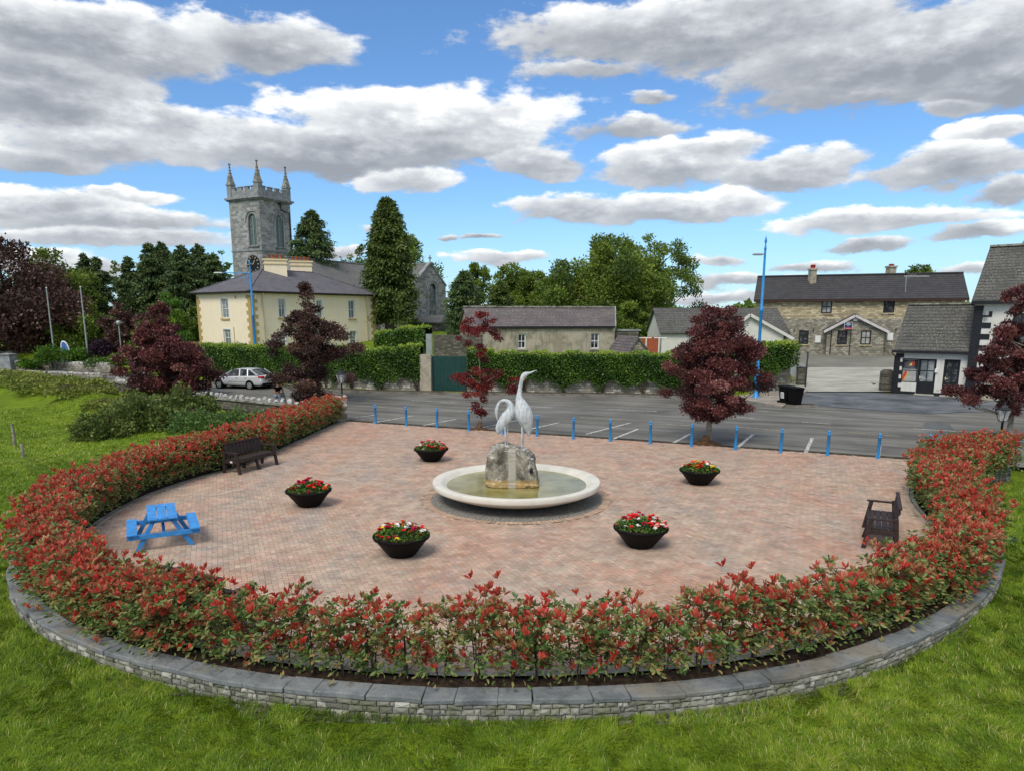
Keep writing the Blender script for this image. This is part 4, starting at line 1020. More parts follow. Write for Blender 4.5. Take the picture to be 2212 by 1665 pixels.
# ------------------------------------------------------------------ tall blue street lamps
def blue_lamp(x, y, z, H, armdir, arm, label):
    o = empty('street_lamp', (x, y, z), 0, label, 'street lamp', 'tall blue street lamps')
    mb = MB(); mb.lathe([(.20, 0), (.20, .06), (.15, .10), (.15, 1.30), (.17, 1.34), (.17, 1.42), (.12, 1.52), (.105, 1.7), (.12, 1.75), (.095, 1.82), (.085, H * .55), (.11, H * .553), (.11, H * .565), (.08, H * .57), (.06, H * .93)], (0, 0, 0), 16)
    mb.build('post', MT['blue'], o, True)
    mb = MB(); mb.lathe([(.06, H * .93), (.08, H * .935), (.05, H * .95), (.03, H * .965), (.06, H * .975), (.075, H * .985), (.05, H * .997), (.015, H * 1.01), (0, H * 1.02)], (0, 0, 0), 12); mb.build('finial', MT['blue'], o, True)
    d = Vector((math.cos(armdir), math.sin(armdir), 0)); zt = H * .90
    mb = MB(); mb.tube([Vector((0, 0, zt)), d * arm * .5 + Vector((0, 0, zt + .04)), d * arm + Vector((0, 0, zt + .06))], [.035, .03, .028], 8)
    if arm > .8:
        pts = [d * (.08 + .55 * t) * arm + Vector((0, 0, zt - .75 * (1 - t) ** 1.6)) for t in np.linspace(0, 1, 7)]; mb.tube(pts, .022, 6)
        c0_ = d * .25 + Vector((0, 0, zt - .2)); mb.tube([c0_ + d * .13 * math.cos(t) + Vector((0, 0, .13 * math.sin(t))) for t in np.linspace(0, 6.28, 14)], .018, 6)
    mb.build('arm', MT['blue'], o, True)
    e = d * (arm + .32) + Vector((0, 0, zt + .05)); mb = MB()
    mb.box(e, (.70, .24, .09), rz=armdir, taper=.7); mb.box(e - Vector((0, 0, .06)), (.5, .18, .03), rz=armdir, mi=1)
    mb.build('lantern', [MT['galv'], MT['glass_blind']], o, True, bevel=.02)
    return o
x, y = -19.35, 55.0; blue_lamp(x, y, -.1, 8.95, R_(176), 2.1, 'tall blue street lamp with a long curved arm in front of the cream house')
x, y = 14.55, 43.0; blue_lamp(x, y, .05, 9.15, R_(185), .10, 'tall blue street lamp with a short arm behind the round copper beech')
# black heritage lanterns
def lantern(x, y, z, H, label):
    o = empty('lantern_post', (x, y, z), 0, label, 'lantern', 'black heritage lanterns at the plaza corners')
    mb = MB(); mb.lathe([(.07, 0), (.07, .08), (.045, .12), (.038, H), (.06, H + .01), (.06, H + .03)], (0, 0, 0), 12); mb.build('post', MT['blackpaint'], o, True)
    b0, b1, t0 = .10, .20, .42
    mb = MB()
    for k in range(4):
        a = math.pi / 4 + k * math.pi / 2; c, s_ = math.cos(a), math.sin(a)
        mb.beam((b0 * c * 1.3, b0 * s_ * 1.3, H + .03), (b1 * c * 1.35, b1 * s_ * 1.35, H + .03 + t0), .022, .022)
        c2, s2 = math.cos(a + math.pi / 2), math.sin(a + math.pi / 2)
        for (r_, z_) in ((b0 * 1.3, H + .035), (b1 * 1.35, H + .03 + t0)): mb.beam((r_ * c, r_ * s_, z_), (r_ * c2, r_ * s2, z_), .024, .024)
    mb.build('frame', MT['blackpaint'], o, True)
    mb = MB(); mb.lathe([(b1 * 1.42, H + .45), (.14, H + .54), (.10, H + .60), (.05, H + .63), (.03, H + .70), (0, H + .73)], (0, 0, 0), 4, sm=False); q = mb.build('lantern_roof', MT['blackpaint'], o, True); q.rotation_euler = (0, 0, 0)
    m_ = MT.get('lampglass')
    if not m_:
        m_, nn_, out_ = newmat('lantern_glass'); bsdf(nn_, out_, (.62, .64, .62), .25, .5, Alpha=.45); MT['lampglass'] = m_
    mb = MB(); mb.lathe([(b0 * 1.25, H + .04), (b1 * 1.3, H + .44)], (0, 0, 0), 4, sm=False); mb.build('glass', m_, o, True)
    mb = MB(); mb.lathe([(0, H + .12), (.04, H + .14), (.055, H + .2), (.03, H + .28), (0, H + .29)], (0, 0, 0), 10); mb.build('bulb', MT['white'], o, True)
    for q in o.children: q.rotation_euler = (0, 0, .35)
    return o
# stone end piers carry the lanterns
def stone_pier(x, y, z0, w_, h, label, mat, rz_=0, cap=None):
    o = empty('stone_pier', (x, y, z0), rz_, label, 'pier'); mb = MB(); mb.box((0, 0, h / 2), (w_, w_, h)); mb.build('shaft', mat, o, True, bevel=.01)
    mb = MB(); mb.box((0, 0, h + .045), (w_ + .12, w_ + .12, .09)); mb.add([( (w_ / 2 + .06) * a_, (w_ / 2 + .06) * b_, h + .09) for a_, b_ in ((-1, -1), (1, -1), (1, 1), (-1, 1))] + [(0, 0, h + .09 + .12)], [(0, 1, 4), (1, 2, 4), (2, 3, 4), (3, 0, 4)]); mb.build('cap', cap or MT['copestone'], o, True)
    return o
x, y = -7.95, 34.1
o = empty('stone_pier', (x, y, 0), .4, 'square pale rubble stone pier ending the hedge at the left road corner', 'pier')
mb = MB(); mb.box((-.25, .0, .35), (.62, .75, 1.3)); mb.build('shaft', MT['palestone'], o, True, bevel=.02)
mb = MB()
for i in range(4): mb.box((-.48 + .17 * i, random.uniform(-.05, .05), 1.06), (.15, .6, .16 + random.uniform(-.04, .04)), rz=random.uniform(-.1, .1))
mb.build('cap', MT['whitestone'], o, True, bevel=.03)
p = GY(737, 856, 34.0); lantern(p[0], 34.2, p[2] - .05, 0.62, 'black lantern on the stone pier left of the plaza entrance')
p = GY(2162, 940, 25.6); lantern(p[0], 25.6, -.1, 1.22, 'black lantern beside the right copper beech at the end of the hedge')

# ------------------------------------------------------------------ wheelie bins, cabinets, sign
def wheelie(px, py, rz_, label, sticker):
    x, y = G(px, py, .02); o = empty('wheelie_bin', (x, y, .02), rz_, label, 'bin', 'black wheelie bins on the pavement edge')
    mb = MB(); mb.add([(-.22, -.27, .06), (.22, -.27, .06), (.22, .24, .06), (-.22, .24, .06), (-.29, -.36, .95), (.29, -.36, .95), (.29, .33, .95), (-.29, .33, .95)], [(3, 2, 1, 0), (0, 1, 5, 4), (1, 2, 6, 5), (2, 3, 7, 6), (3, 0, 4, 7)])
    mb.box((0, -.015, .94), (.62, .74, .05)); mb.build('body', MT['black'], o, True, bevel=.015)
    mb = MB(); mb.box((0, -.02, .99), (.61, .75, .05), taper=.93); mb.box((0, .40, .98), (.5, .06, .05)); mb.build('lid', MT['black'], o, True, bevel=.015)
    for s_ in (-1, 1):
        mb = MB(); mb.tube([(s_ * .22, .30, .10), (s_ * .28, .30, .10)], [.10, .10], 14); mb.build('wheel', MT['black'], o, True)
    if sticker:
        mb = MB(); mb.box((-.262, 0, .55), (.004, .26, .34)); q = mb.build('sticker', MT['white'], o, True); q.rotation_euler = (0, -R_(4.5), 0); q.location = (.03, 0, -.02)
        mb = MB()
        for i in range(5): mb.box((-.2655, 0, .44 + .055 * i), (.003, .18, .02))
        q2 = mb.build('print', M_plain('green_print', (.05, .22, .12), .6), q, True)
    return o
wheelie(1697, 872, R_(20), 'black wheelie bin with a pale sticker, the rear one of the pair', True)
wheelie(1716, 876, R_(15), 'black wheelie bin without a sticker, the front one of the pair', False)
def cabinet(x, y, z, w_, d_, h, label, name='utility_cabinet'):
    o = empty(name, (x, y, z), R_(-15), label, 'utility cabinet'); mb = MB(); mb.box((0, 0, h / 2), (w_, d_, h)); mb.build('body', MT['galv'], o, True, bevel=.01)
    mb = MB(); mb.box((0, 0, h + .02), (w_ + .06, d_ + .06, .04)); mb.build('cap', MT['galv'], o, True, bevel=.008)
    mb = MB(); mb.box((0, -d_ / 2 - .004, h * .5), (.012, .01, h * .9)); mb.build('door_seam', MT['blackpaint'], o, True); return o
x, y = G(1722, 835); cabinet(x - .05, y + .3, 0, .78, .4, 1.55, 'tall pale grey metal utility cabinet beside the gate pier')
x, y = G(1666, 848); cabinet(x, y, 0, .36, .3, .55, 'small grey metal box behind the wheelie bins')
x, y = G(1731, 838); o = empty('sign_post', (x + .22, y - .1, 0), 0, 'slim black post with a small sign seen edge on by the gate pier', 'sign post')
mb = MB(); mb.lathe([(.05, 0), (.045, 2.45), (0, 2.47)], (0, 0, 0), 10); mb.build('post', MT['blackpaint'], o, True)
mb = MB(); mb.box((.09, .12, 2.2), (.03, .36, .36)); mb.build('sign_plate', MT['galv'], o, True)
x, y = G(1718, 838); stone_pier(x + .75, y + 1.1, 0, .62, 1.35, 'square mossy stone gate pier left of the concrete drive', MT['rubble'])
x, y = G(1913, 846); o = empty('garden_wall', (x, y, 0), 0, 'short mossy block wall between the drive and the small shop', 'wall')
mb = MB(); mb.box((.10, .2, .65), (.75, .5, 1.35)); mb.box((.10, .2, 1.36), (.66, .44, .14), taper=.7); mb.build('stonework', MT['rubble'], o, True, bevel=.05)
# signpost on the far left (black posts, white panel)
x, y, z = GY(303, 850, 57.0); z = zg(x, y)
o = empty('notice_board', (x, y, z), R_(10), 'black framed notice board with a white panel beside the left copper beech', 'notice board')
for xx in (-.42, .36):
    mb = MB(); mb.box((xx, 0, 1.1), (.2, .2, 2.4)); mb.build('post', MT['blackpaint'], o, True)
mb = MB(); mb.box((0, 0, 1.6), (.5, .06, 1.3)); mb.build('panel', MT['white'], o, True)
# fence posts in the field
for (px, py, h, lb) in [(32, 965, 1.0, 'weathered wooden fence post standing alone in the left field'), (52, 1005, .55, 'short stub of a wooden fence post behind the left hedge'), (385, 848, 1.25, 'pale wooden post at the end of the bramble bank below the copper beech')]:
    x, y = G(px, py, -.85); o = empty('fence_post', (x, y, zg(x, y)), 0, lb, 'fence post'); mb = MB(); mb.tube([(0, 0, -.1), (.02, 0, h * .6), (.0, .01, h)], [.07, .065, .055], 7); mb.build('timber', MT['bark_pale'], o, True)

# ------------------------------------------------------------------ flagpoles, globe lamp, boat shaped sign
for (px0, py0, px1, py1, Y, lb) in [(118, 772, 101, 624, 70, 'white flagpole left of the blue arched sign'), (192, 785, 174, 622, 68, 'white flagpole right of the blue arched sign'), ]:
    a = Vector(GY(px0, py0, Y)); b = Vector(GY(px1, py1, Y)); a.z = zg(a.x, Y)
    o = empty('flagpole', a, 0, lb, 'flagpole', 'white flagpoles in the left garden'); h = b.z - a.z
    mb = MB(); mb.lathe([(.12, 0), (.10, .3), (.085, 1.2), (.05, h)], (0, 0, 0), 12, cap1=True); mb.build('pole', MT['galv'], o, True)
    mb = MB(); mb.lathe([(.0, h), (.07, h + .03), (.07, h + .1), (0, h + .14)], (0, 0, 0), 10); mb.build('finial', MT['white'], o, True)
a = Vector(GY(262, 757, 68)); b = Vector(GY(259, 703, 68)); zb = zg(a.x, 68)
o = empty('globe_lamp', (a.x, 68, zb), 0, 'small grey globe lamp on a thin white pole behind the red shrubs', 'globe lamp'); h = b.z - zb
mb = MB(); mb.lathe([(.07, 0), (.05, h)], (0, 0, 0), 10); mb.build('pole', MT['galv'], o, True)
mb = MB(); mb.lathe([(0, h - .02), (.14, h + .02), (.22, h + .18), (.2, h + .32), (.1, h + .42), (0, h + .44)], (0, 0, 0), 16); mb.build('globe', MT['galv'], o, True)
a = Vector(GY(140, 775, 69)); o = empty('arched_sign', (a.x, 69, zg(a.x, 69)), 0, 'blue pointed arch sign with a white rim among the left garden shrubs', 'sign'); z0 = 0
h = GY(140, 738, 69)[2] - zg(a.x, 69)
prof = [(.62 * math.cos(t) ** .8 if math.cos(t) > 0 else 0, h * (.25 + .75 * math.sin(t))) for t in np.linspace(0, math.pi / 2, 10)]
left = [(-x_ * .4, z_) for x_, z_ in prof][::-1]
loop = [(-.25, .1)] + [(-x_ * .45, z_) for x_, z_ in prof] + [(x_, z_) for x_, z_ in prof[::-1]] + [(.62, .1)]
mb = MB(); nL = len(loop); mb.add([(x_, -.05, z_) for x_, z_ in loop] + [(x_, .05, z_) for x_, z_ in loop], [tuple(range(nL)), tuple(range(2 * nL - 1, nL - 1, -1))]); mb.build('panel', M_plain('sign_blue', (.06, .17, .42), .5), o, True)
mb = MB(); mb.tube([(x_, 0, z_) for x_, z_ in loop[1:-1]], .07, 6); mb.build('rim', MT['white'], o, True)

# ------------------------------------------------------------------ silver saloon
def car(x, y, z, ang):
    o = empty('parked_car', (x, y, z), ang, 'silver four door saloon car parked facing left at the far kerb before the cream house', 'car')
    m, n, out = newmat('silver_paint'); bsdf(n, out, (.66, .68, .69), .32, .6, .25, Coat_Weight=.5); sil = m
    gl = MT['glass']; W = .90
    # stations: x from nose (0) to tail (4.7): belt height, half width, sill
    st = [(0.0, .42, .58, .66, .30), (.10, .62, .70, .74, .26), (.45, .72, .80, .82, .22), (.95, .80, .88, .88, .22), (1.45, .88, .90, .92, .20), (2.2, .92, .91, .95, .20), (3.0, .93, .91, .97, .20), (3.7, .93, .90, .99, .22), (4.2, .90, .86, 1.0, .24), (4.52, .80, .80, .98, .28), (4.66, .66, .74, .90, .34)]
    mb = MB(); sec = []
    for (sx, wt, wm, zt, zs) in st:
        half = [(0, zs), (wm * .86, zs), (wm, zs + .12), (wm + .02, (zs + zt) / 2), (wt + .01 if wt < wm else wm, zt - .08), (wt * .93, zt), (0, zt + .025)]
        sec.append([Vector((sx, -a, b)) for a, b in half] + [Vector((sx, a, b)) for a, b in half[::-1][1:-1]])
    k = len(sec[0]); vs = [v for s_ in sec for v in s_]
    mb.add(vs, [(i * k + j, i * k + (j + 1) % k, (i + 1) * k + (j + 1) % k, (i + 1) * k + j) for i in range(len(sec) - 1) for j in range(k)] + [tuple(range(k)), tuple(range((len(sec) - 1) * k, len(sec) * k))[::-1]], 0, True)
    body = mb.build('body', sil, o, True, recalc=True); sbs = body.modifiers.new('s', 'SUBSURF'); sbs.levels = 2; sbs.render_levels = 2
    # cabin: glass lower, roof skin upper
    cab = [(1.30, .80, .93, .80, .94), (1.95, .70, 1.30, .66, 1.33), (2.3, .68, 1.39, .64, 1.42), (3.0, .68, 1.41, .64, 1.44), (3.55, .66, 1.35, .62, 1.38), (4.25, .74, 1.01, .70, 1.03)]
    mb = MB()
    for i in range(len(cab) - 1):
        a, b = cab[i], cab[i + 1]
        for s_ in (-1, 1):
            mb.add([(a[0], s_ * .86, .90), (b[0], s_ * .86, .90), (b[0], s_ * b[1], b[2]), (a[0], s_ * a[1], a[2])], [(0, 1, 2, 3)], 0, False)
    mb.add([(1.30, -.78, .93), (1.30, .78, .93), (1.95, .69, 1.32), (1.95, -.69, 1.32)], [(0, 1, 2, 3)], 0); mb.add([(3.55, -.65, 1.37), (3.55, .65, 1.37), (4.25, .72, 1.02), (4.25, -.72, 1.02)], [(0, 1, 2, 3)], 0)
    mb.build('window', gl, o, True)
    mb = MB(); rf = [(1.9, .70, 1.30), (2.3, .69, 1.40), (3.0, .69, 1.425), (3.6, .67, 1.35)]; vs = []
    for (sx, hw, zt) in rf: vs += [(sx, -hw - .01, zt - .03), (sx, -hw * .8, zt + .02), (sx, 0, zt + .04), (sx, hw * .8, zt + .02), (sx, hw + .01, zt - .03)]
    mb.add(vs, [(i * 5 + j, i * 5 + j + 1, (i + 1) * 5 + j + 1, (i + 1) * 5 + j) for i in range(3) for j in range(4)], 0, True)
    for s_ in (-1, 1):      # pillars
        mb.beam((1.25, s_ * .83, .93), (1.93, s_ * .70, 1.31), .05, .06); mb.beam((3.58, s_ * .68, 1.35), (4.22, s_ * .74, .99), .05, .09); mb.beam((2.72, s_ * .87, .92), (2.66, s_ * .69, 1.40), .07, .02); mb.beam((3.45, s_ * .87, .92), (3.35, s_ * .69, 1.38), .06, .02)
    mb.build('roof', sil, o, True)
    for (wx) in (.86, 3.62):
        for s_ in (-1, 1):
            mb = MB(); mb.tube([(wx, s_ * .74, .31), (wx, s_ * .93, .31)], [.31, .31], 24); t_ = mb.build('wheel', MT['black'], o, True)
            mb = MB(); mb.tube([(wx, s_ * .90, .31), (wx, s_ * .938, .31)], [.21, .20], 20)
            mb.build('rim', MT['galv'], t_, True)
            mb = MB()
            for q in range(5):
                a_ = q * 1.256 + .6; mb.box((wx + .12 * math.cos(a_), s_ * .942, .31 + .12 * math.sin(a_)), (.05, .012, .07), M=Matrix.Rotation(-a_, 3, 'Y'))
            mb.build('spoke_gap', MT['blackpaint'], t_, True)
            mb = MB(); mb.tube([(wx, s_ * .5, .32), (wx, s_ * .927, .32)], [.36, .36], 24); mb.build('wheel_arch', MT['black'], o, True)
    for s_ in (-1, 1):
        mb = MB(); mb.box((4.50, s_ * .70, .90), (.36, .26, .13), rz=s_ * -.28); mb.build('tail_light', M_plain('tail_red', (.45, .01, .02), .3, .5), o, True, bevel=.02)
        mb = MB(); mb.box((.14, s_ * .52, .60), (.3, .3, .12), rz=s_ * -.5); mb.build('headlight', MT['galv'], o, True, bevel=.02)
        mb = MB(); mb.box((1.62, s_ * .97, .96), (.1, .18, .12)); mb.build('wing_mirror', sil, o, True, bevel=.03)
        mb = MB(); mb.box((2.75, s_ * .915, .55), (2.0, .02, .05)); mb.build('door_trim', MT['galv'], o, True)
        for hx in (2.5, 3.3):
            mb = MB(); mb.box((hx, s_ * .925, .80), (.16, .03, .03)); mb.build('door_handle', MT['galv'], o, True)
    mb = MB(); mb.box((4.62, 0, .66), (.10, .52, .12)); mb.build('number_plate', MT['white'], o, True)
    mb = MB(); mb.box((4.60, 0, .40), (.16, 1.45, .16)); mb.build('bumper', MT['black'], o, True, bevel=.03)
    return o
cr = car(0, 0, 0, math.atan2(-.39, .92))
rw = Vector((-18.25, 50.2)); d = Vector((.92, -.39)).normalized(); nrm = Vector((d.y, -d.x)); org = rw - d * 3.62 - nrm * .93
cr.location = (org.x, org.y, rz(org.x) - .03)

x, y, z = GY(1888, 830.5, 45.0); bd_ = empty('small_bird', (x, y, z), .5, 'tiny dark bird flying low over the concrete drive', 'bird')
mb = MB(); mb.tube([(-.16, 0, 0), (-.08, 0, .01), (.02, 0, .02), (.10, 0, .03), (.15, 0, .03)], [.008, .03, .04, .028, .008], 8); mb.build('body', MT['blackpaint'], bd_, True)
for s_ in (-1, 1): mb = MB(); mb.add([(.05, 0, .03), (-.03, 0, .03), (-.08, s_ * .2, .12), (.0, s_ * .13, .10), (.05, 0, .022), (-.03, 0, .022), (-.08, s_ * .2, .112), (.0, s_ * .13, .092)], [(0, 1, 2, 3), (4, 5, 6, 7), (0, 3, 7, 4), (1, 2, 6, 5)]); mb.build('wing', MT['blackpaint'], bd_, True)
# ------------------------------------------------------------------ building helpers
class Wall:
    """vertical wall plane from A (left, seen from outside) to B (right)"""
    def __init__(s, A, B):
        s.A = Vector((A[0], A[1], 0)); s.B = Vector((B[0], B[1], 0)); s.d = (s.B - s.A).normalized(); s.L = (s.B - s.A).length
        s.n = Vector((s.d.y, -s.d.x, 0))
    def pt(s, u_, z, off=0): return s.A + s.d * u_ + s.n * off + Vector((0, 0, z))
    def pix(s, px, py):
        d = ray(px, py); o = Vector((0, 0, CH)); t = (s.A - o).dot(s.n) / d.dot(s.n); p = o + d * t
        return (p - s.A).dot(s.d), p.z
    def rect(s, x0, y0, x1, y1):
        ym, xm = (y0 + y1) / 2, (x0 + x1) / 2
        return s.pix(x0, ym)[0], s.pix(x1, ym)[0], s.pix(xm, y1)[1], s.pix(xm, y0)[1]
    def face(s, mb, z0, z1, holes=(), mi=0, u0=0, u1=None, reveal=.14):
        u1 = s.L if u1 is None else u1
        us = sorted({u0, u1, *[h[0] for h in holes], *[h[1] for h in holes]}); zs = sorted({z0, z1, *[h[2] for h in holes], *[h[3] for h in holes]})
        us = [q for q in us if u0 <= q <= u1]; zs = [q for q in zs if z0 <= q <= z1]
        for i in range(len(us) - 1):
            for j in range(len(zs) - 1):
                um, zm = (us[i] + us[i + 1]) / 2, (zs[j] + zs[j + 1]) / 2
                if any(h[0] < um < h[1] and h[2] < zm < h[3] for h in holes): continue
                mb.quad(s.pt(us[i], zs[j]), s.pt(us[i + 1], zs[j]), s.pt(us[i + 1], zs[j + 1]), s.pt(us[i], zs[j + 1]), mi)
        for (a, b, c, d) in holes:
            r = -reveal
            mb.quad(s.pt(a, c), s.pt(a, c, r), s.pt(a, d, r), s.pt(a, d), mi); mb.quad(s.pt(b, c, r), s.pt(b, c), s.pt(b, d), s.pt(b, d, r), mi)
            mb.quad(s.pt(a, d, r), s.pt(b, d, r), s.pt(b, d), s.pt(a, d), mi); mb.quad(s.pt(a, c), s.pt(b, c), s.pt(b, c, r), s.pt(a, c, r), mi)
    def gable(s, mb, z0, zt, apex_u=None, mi=0):
        au = s.L / 2 if apex_u is None else apex_u
        mb.add([s.pt(0, z0), s.pt(s.L, z0), s.pt(au, zt)], [(0, 1, 2)], mi)
    def bar(s, mb, u0, u1, z0, z1, o0, o1, mi=0):      # solid box in wall coordinates
        P = [s.pt(u_, z, o) for z in (z0, z1) for (u_, o) in ((u0, o1), (u1, o1), (u1, o0), (u0, o0))]
        mb.add(P, [(3, 2, 1, 0), (4, 5, 6, 7), (0, 1, 5, 4), (1, 2, 6, 5), (2, 3, 7, 6), (3, 0, 4, 7)], mi)
def window(w_, rect, parent, frame, glass, nx=2, nz=2, sill=None, depth=.10, fw=.06, name='window', surround=None, extra_label=None):
    a, b, c, d = rect; mb = MB(); o0, o1 = -depth - .05, -depth
    w_.bar(mb, a, a + fw, c, d, o0, o1); w_.bar(mb, b - fw, b, c, d, o0, o1); w_.bar(mb, a + fw, b - fw, c, c + fw, o0, o1); w_.bar(mb, a + fw, b - fw, d - fw, d, o0, o1)
    bw = fw * .6
    for i in range(1, nx): q = a + (b - a) * i / nx; w_.bar(mb, q - bw / 2, q + bw / 2, c + fw, d - fw, o0 + .012, o1 - .006)
    for j in range(1, nz): q = c + (d - c) * j / nz; w_.bar(mb, a + fw, b - fw, q - bw / 2 - .004, q + bw / 2 + .004, o0 + .01, o1 - .003)
    f = mb.build(name, frame, parent); 
    if extra_label: f['label'] = extra_label
    mb = MB(); w_.bar(mb, a + fw * .5, b - fw * .5, c + fw * .5, d - fw * .5, o0 + .015, o0 + .03); mb.build('pane', glass, f)
    if surround:
        mb = MB(); q = .10; w_.bar(mb, a - q, a, c - q * .2, d + q, -.03, .018); w_.bar(mb, b, b + q, c - q * .2, d + q, -.03, .018); w_.bar(mb, a, b, d, d + q, -.03, .018); mb.build('surround', surround, f)
    if sill:
        mb = MB(); w_.bar(mb, a - .12, b + .12, c - .13, c - .002, -.06, .09); mb.build('sill', sill, f)
    return f
def roofslab(mb, P, th=.12, mi=0):      # thickened roof polygon
    P = [Vector(p) for p in P]; n_ = (P[1] - P[0]).cross(P[2] - P[0]).normalized()
    if n_.z < 0: n_ = -n_; P = P[::-1]
    k = len(P); mb.add(P + [p - n_ * th for p in P], [tuple(range(k)), tuple(range(2 * k - 1, k - 1, -1))] + [(i, k + i, k + (i + 1) % k, (i + 1) % k) for i in range(k)], mi)
def C(sc_, ox, oy): return lambda x, y: ((ox + x / sc_) / 1.1302, (oy + y / sc_) / 1.1302)
c2 = C(3.33, 440, 380); c4 = C(3.33, 800, 460); c5 = C(3.62, 1120, 540); c6 = C(4.022, 1400, 640); c7 = C(3.083, 1900, 560); c8 = C(7.373, 1900, 740); c9 = C(4.424, 2000, 760)
def rect_c(w_, c, x0, y0, x1, y1):
    a = c(x0, y0); b = c(x1, y1); return w_.rect(a[0], a[1], b[0], b[1])
def downpipe(w_, u_, z0, z1, parent, mat, r_=.04):
    mb = MB(); mb.tube([w_.pt(u_, z1, .28), w_.pt(u_, z1 - .2, .28), w_.pt(u_, z1 - .38, .07), w_.pt(u_, z0, .07)], r_, 8); return mb.build('downpipe', mat, parent)

# ------------------------------------------------------------------ cream house
HB = 1.5
hC = Vector((-21.6, 61.0)); hL = hC + Vector((-.80, .60)) * 9.2; hR = hC + Vector((.60, .80)) * 13.6
ZE = 6.76
w1 = Wall(hL, hC); w2 = Wall(hC, hR)
# solve true end points on the survey lines
def end_on(C_, dirv, px, z):
    # intersect C_+t*dir with the vertical plane of image column px at height z
    best = min(np.linspace(2, 30, 1400), key=lambda t: abs(((C_.x + dirv[0] * t)) / ((C_.y + dirv[1] * t) * cp + (CH - z) * sp) - (px - PX0) / FP)); return C_ + Vector(dirv) * best
hL = end_on(hC, (-.80, .60), 427, 5); hR = end_on(hC, (.60, .80), 811, 5)
w1 = Wall(hL, hC); w2 = Wall(hC, hR)
house = empty('cream_house', (hC.x, hC.y, HB), 0, 'two storey cream rendered house with slate hip roof and tan corner stones', 'house')
R1 = [rect_c(w1, c2, 334, 1165, 392, 1325), rect_c(w1, c2, 356, 1415, 412, 1545)]
R2 = [rect_c(w2, c2, 800, 1165, 856, 1318), rect_c(w2, c2, 1110, 1178, 1155, 1325), rect_c(w2, c2, 1368, 1180, 1418, 1325), rect_c(w2, c2, 1380, 1428, 1434, 1568), rect_c(w2, c2, 1128, 1432, 1172, 1568), rect_c(w2, c2, 812, 1432, 862, 1568)]
hB1 = hL + (hR - hC); w3 = Wall(hR, hB1); w4 = Wall(hB1, hL)
mb = MB(); w1.face(mb, HB - 1, ZE, R1); w2.face(mb, HB - 1, ZE, R2); w3.face(mb, HB - 1, ZE); w4.face(mb, HB - 1, ZE); mb.build('wall', MT['cream'], house)
mb = MB()
for w_ in (w1, w2, w3, w4): w_.bar(mb, -.3, w_.L + .3, ZE - .02, ZE + .10, -.1, .32)
for w_ in (w1, w2, w3, w4): w_.bar(mb, -.34, w_.L + .34, ZE + .02, ZE + .13, .34, .44)
mb.build('eaves', MT['darkframe'], house)
ov = .42; wd_, ln_ = w1.L, w2.L; dl = -w1.d; dr = w2.d; zr = ZE + 2.2
e = [hC + (dl * -ov + dr * -ov).to_2d(), hR + (dl * -ov + dr * ov).to_2d(), hB1 + (dl * ov + dr * ov).to_2d(), hL + (dl * ov + dr * -ov).to_2d()]
r0 = hC + (dl * wd_ / 2 + dr * wd_ / 2).to_2d(); r1 = hC + (dl * wd_ / 2 + dr * (ln_ - wd_ / 2)).to_2d()
if (r1 - r0).dot(dr.to_2d()) < 1: r1 = r0 + dr.to_2d() * 1
E3 = [Vector((*p, ZE + .12)) for p in e]; r0 = Vector((*r0, zr)); r1 = Vector((*r1, zr))
mb = MB(); roofslab(mb, [E3[0], E3[1], r1, r0], .10); roofslab(mb, [E3[1], E3[2], r1], .10); roofslab(mb, [E3[2], E3[3], r0, r1], .10); roofslab(mb, [E3[3], E3[0], r0], .10)
roof = mb.build('roof', MT['slate'], house)
mb = MB()
for a, b in ((E3[0], r0), (E3[1], r1), (E3[2], r1), (E3[3], r0), (r0, r1)): mb.beam(a + Vector((0, 0, .02)), b + Vector((0, 0, .02)), .16, .05)
mb.build('ridge_tiles', MT['slate'], roof)
for (pxc, pyt, Yc, pots) in ((594, 563, 67.5, 4), (649.5, 567, 71.5, 5)):
    p = GY(pxc, pyt, Yc); mb = MB(); rz_ = math.atan2(w2.d.y, w2.d.x); wdt = 1.55
    M = Matrix.Rotation(rz_, 3, 'Z')
    mb.box((p[0], Yc, (p[2] + 7.2) / 2), (1.95, 1.15, p[2] - 7.2), rz=rz_ * .35); ch = mb.build('chimney', MT['cream'], roof)
    mb = MB(); mb.box((p[0], Yc, p[2] + .03), (2.2, 1.35, .14), rz=rz_ * .35); mb.box((p[0], Yc, p[2] - .32), (2.1, 1.30, .12), rz=rz_ * .35); mb.build('chimney_cap', MT['creamtrim'], ch)
    for k in range(pots):
        q = Vector((p[0], Yc, 0)) + Matrix.Rotation(rz_ * .35, 3, 'Z') @ Vector(((k - (pots - 1) / 2) * .36, (-.2 if k % 2 else .2), 0))
        mb = MB(); mb.lathe([(.13, p[2] + .1), (.11, p[2] + .42), (.14, p[2] + .44), (.12, p[2] + .5)], (q.x, q.y, 0), 10, cap1=True); mb.build('chimney_pot', MT['terracotta'], ch)
for r_ in R1: window(w1, r_, house, MT['white'], MT['glass_cur'], 2, 2, MT['quoin'], surround=MT['white'])
for r_ in R2: window(w2, r_, house, MT['white'], MT['glass_cur'], 2, 2, MT['quoin'], surround=MT['white'])
for which in range(3):
    mb = MB(); z = HB - .6; k = 0
    while z < ZE - .35:
        a, b = (.62, .38) if k % 2 else (.38, .62); h = .31
        if which == 0: w1.bar(mb, w1.L - a, w1.L + .02, z, z + h, -.02, .022); w2.bar(mb, -.02, b, z, z + h, -.02, .022)
        elif which == 1: w1.bar(mb, -.01, b * .9, z, z + h, -.02, .022)
        else: w2.bar(mb, w2.L - a, w2.L + .02, z, z + h, -.02, .022)
        z += h + .004; k += 1
    mb.build('corner_stones', MT['quoin'], house)
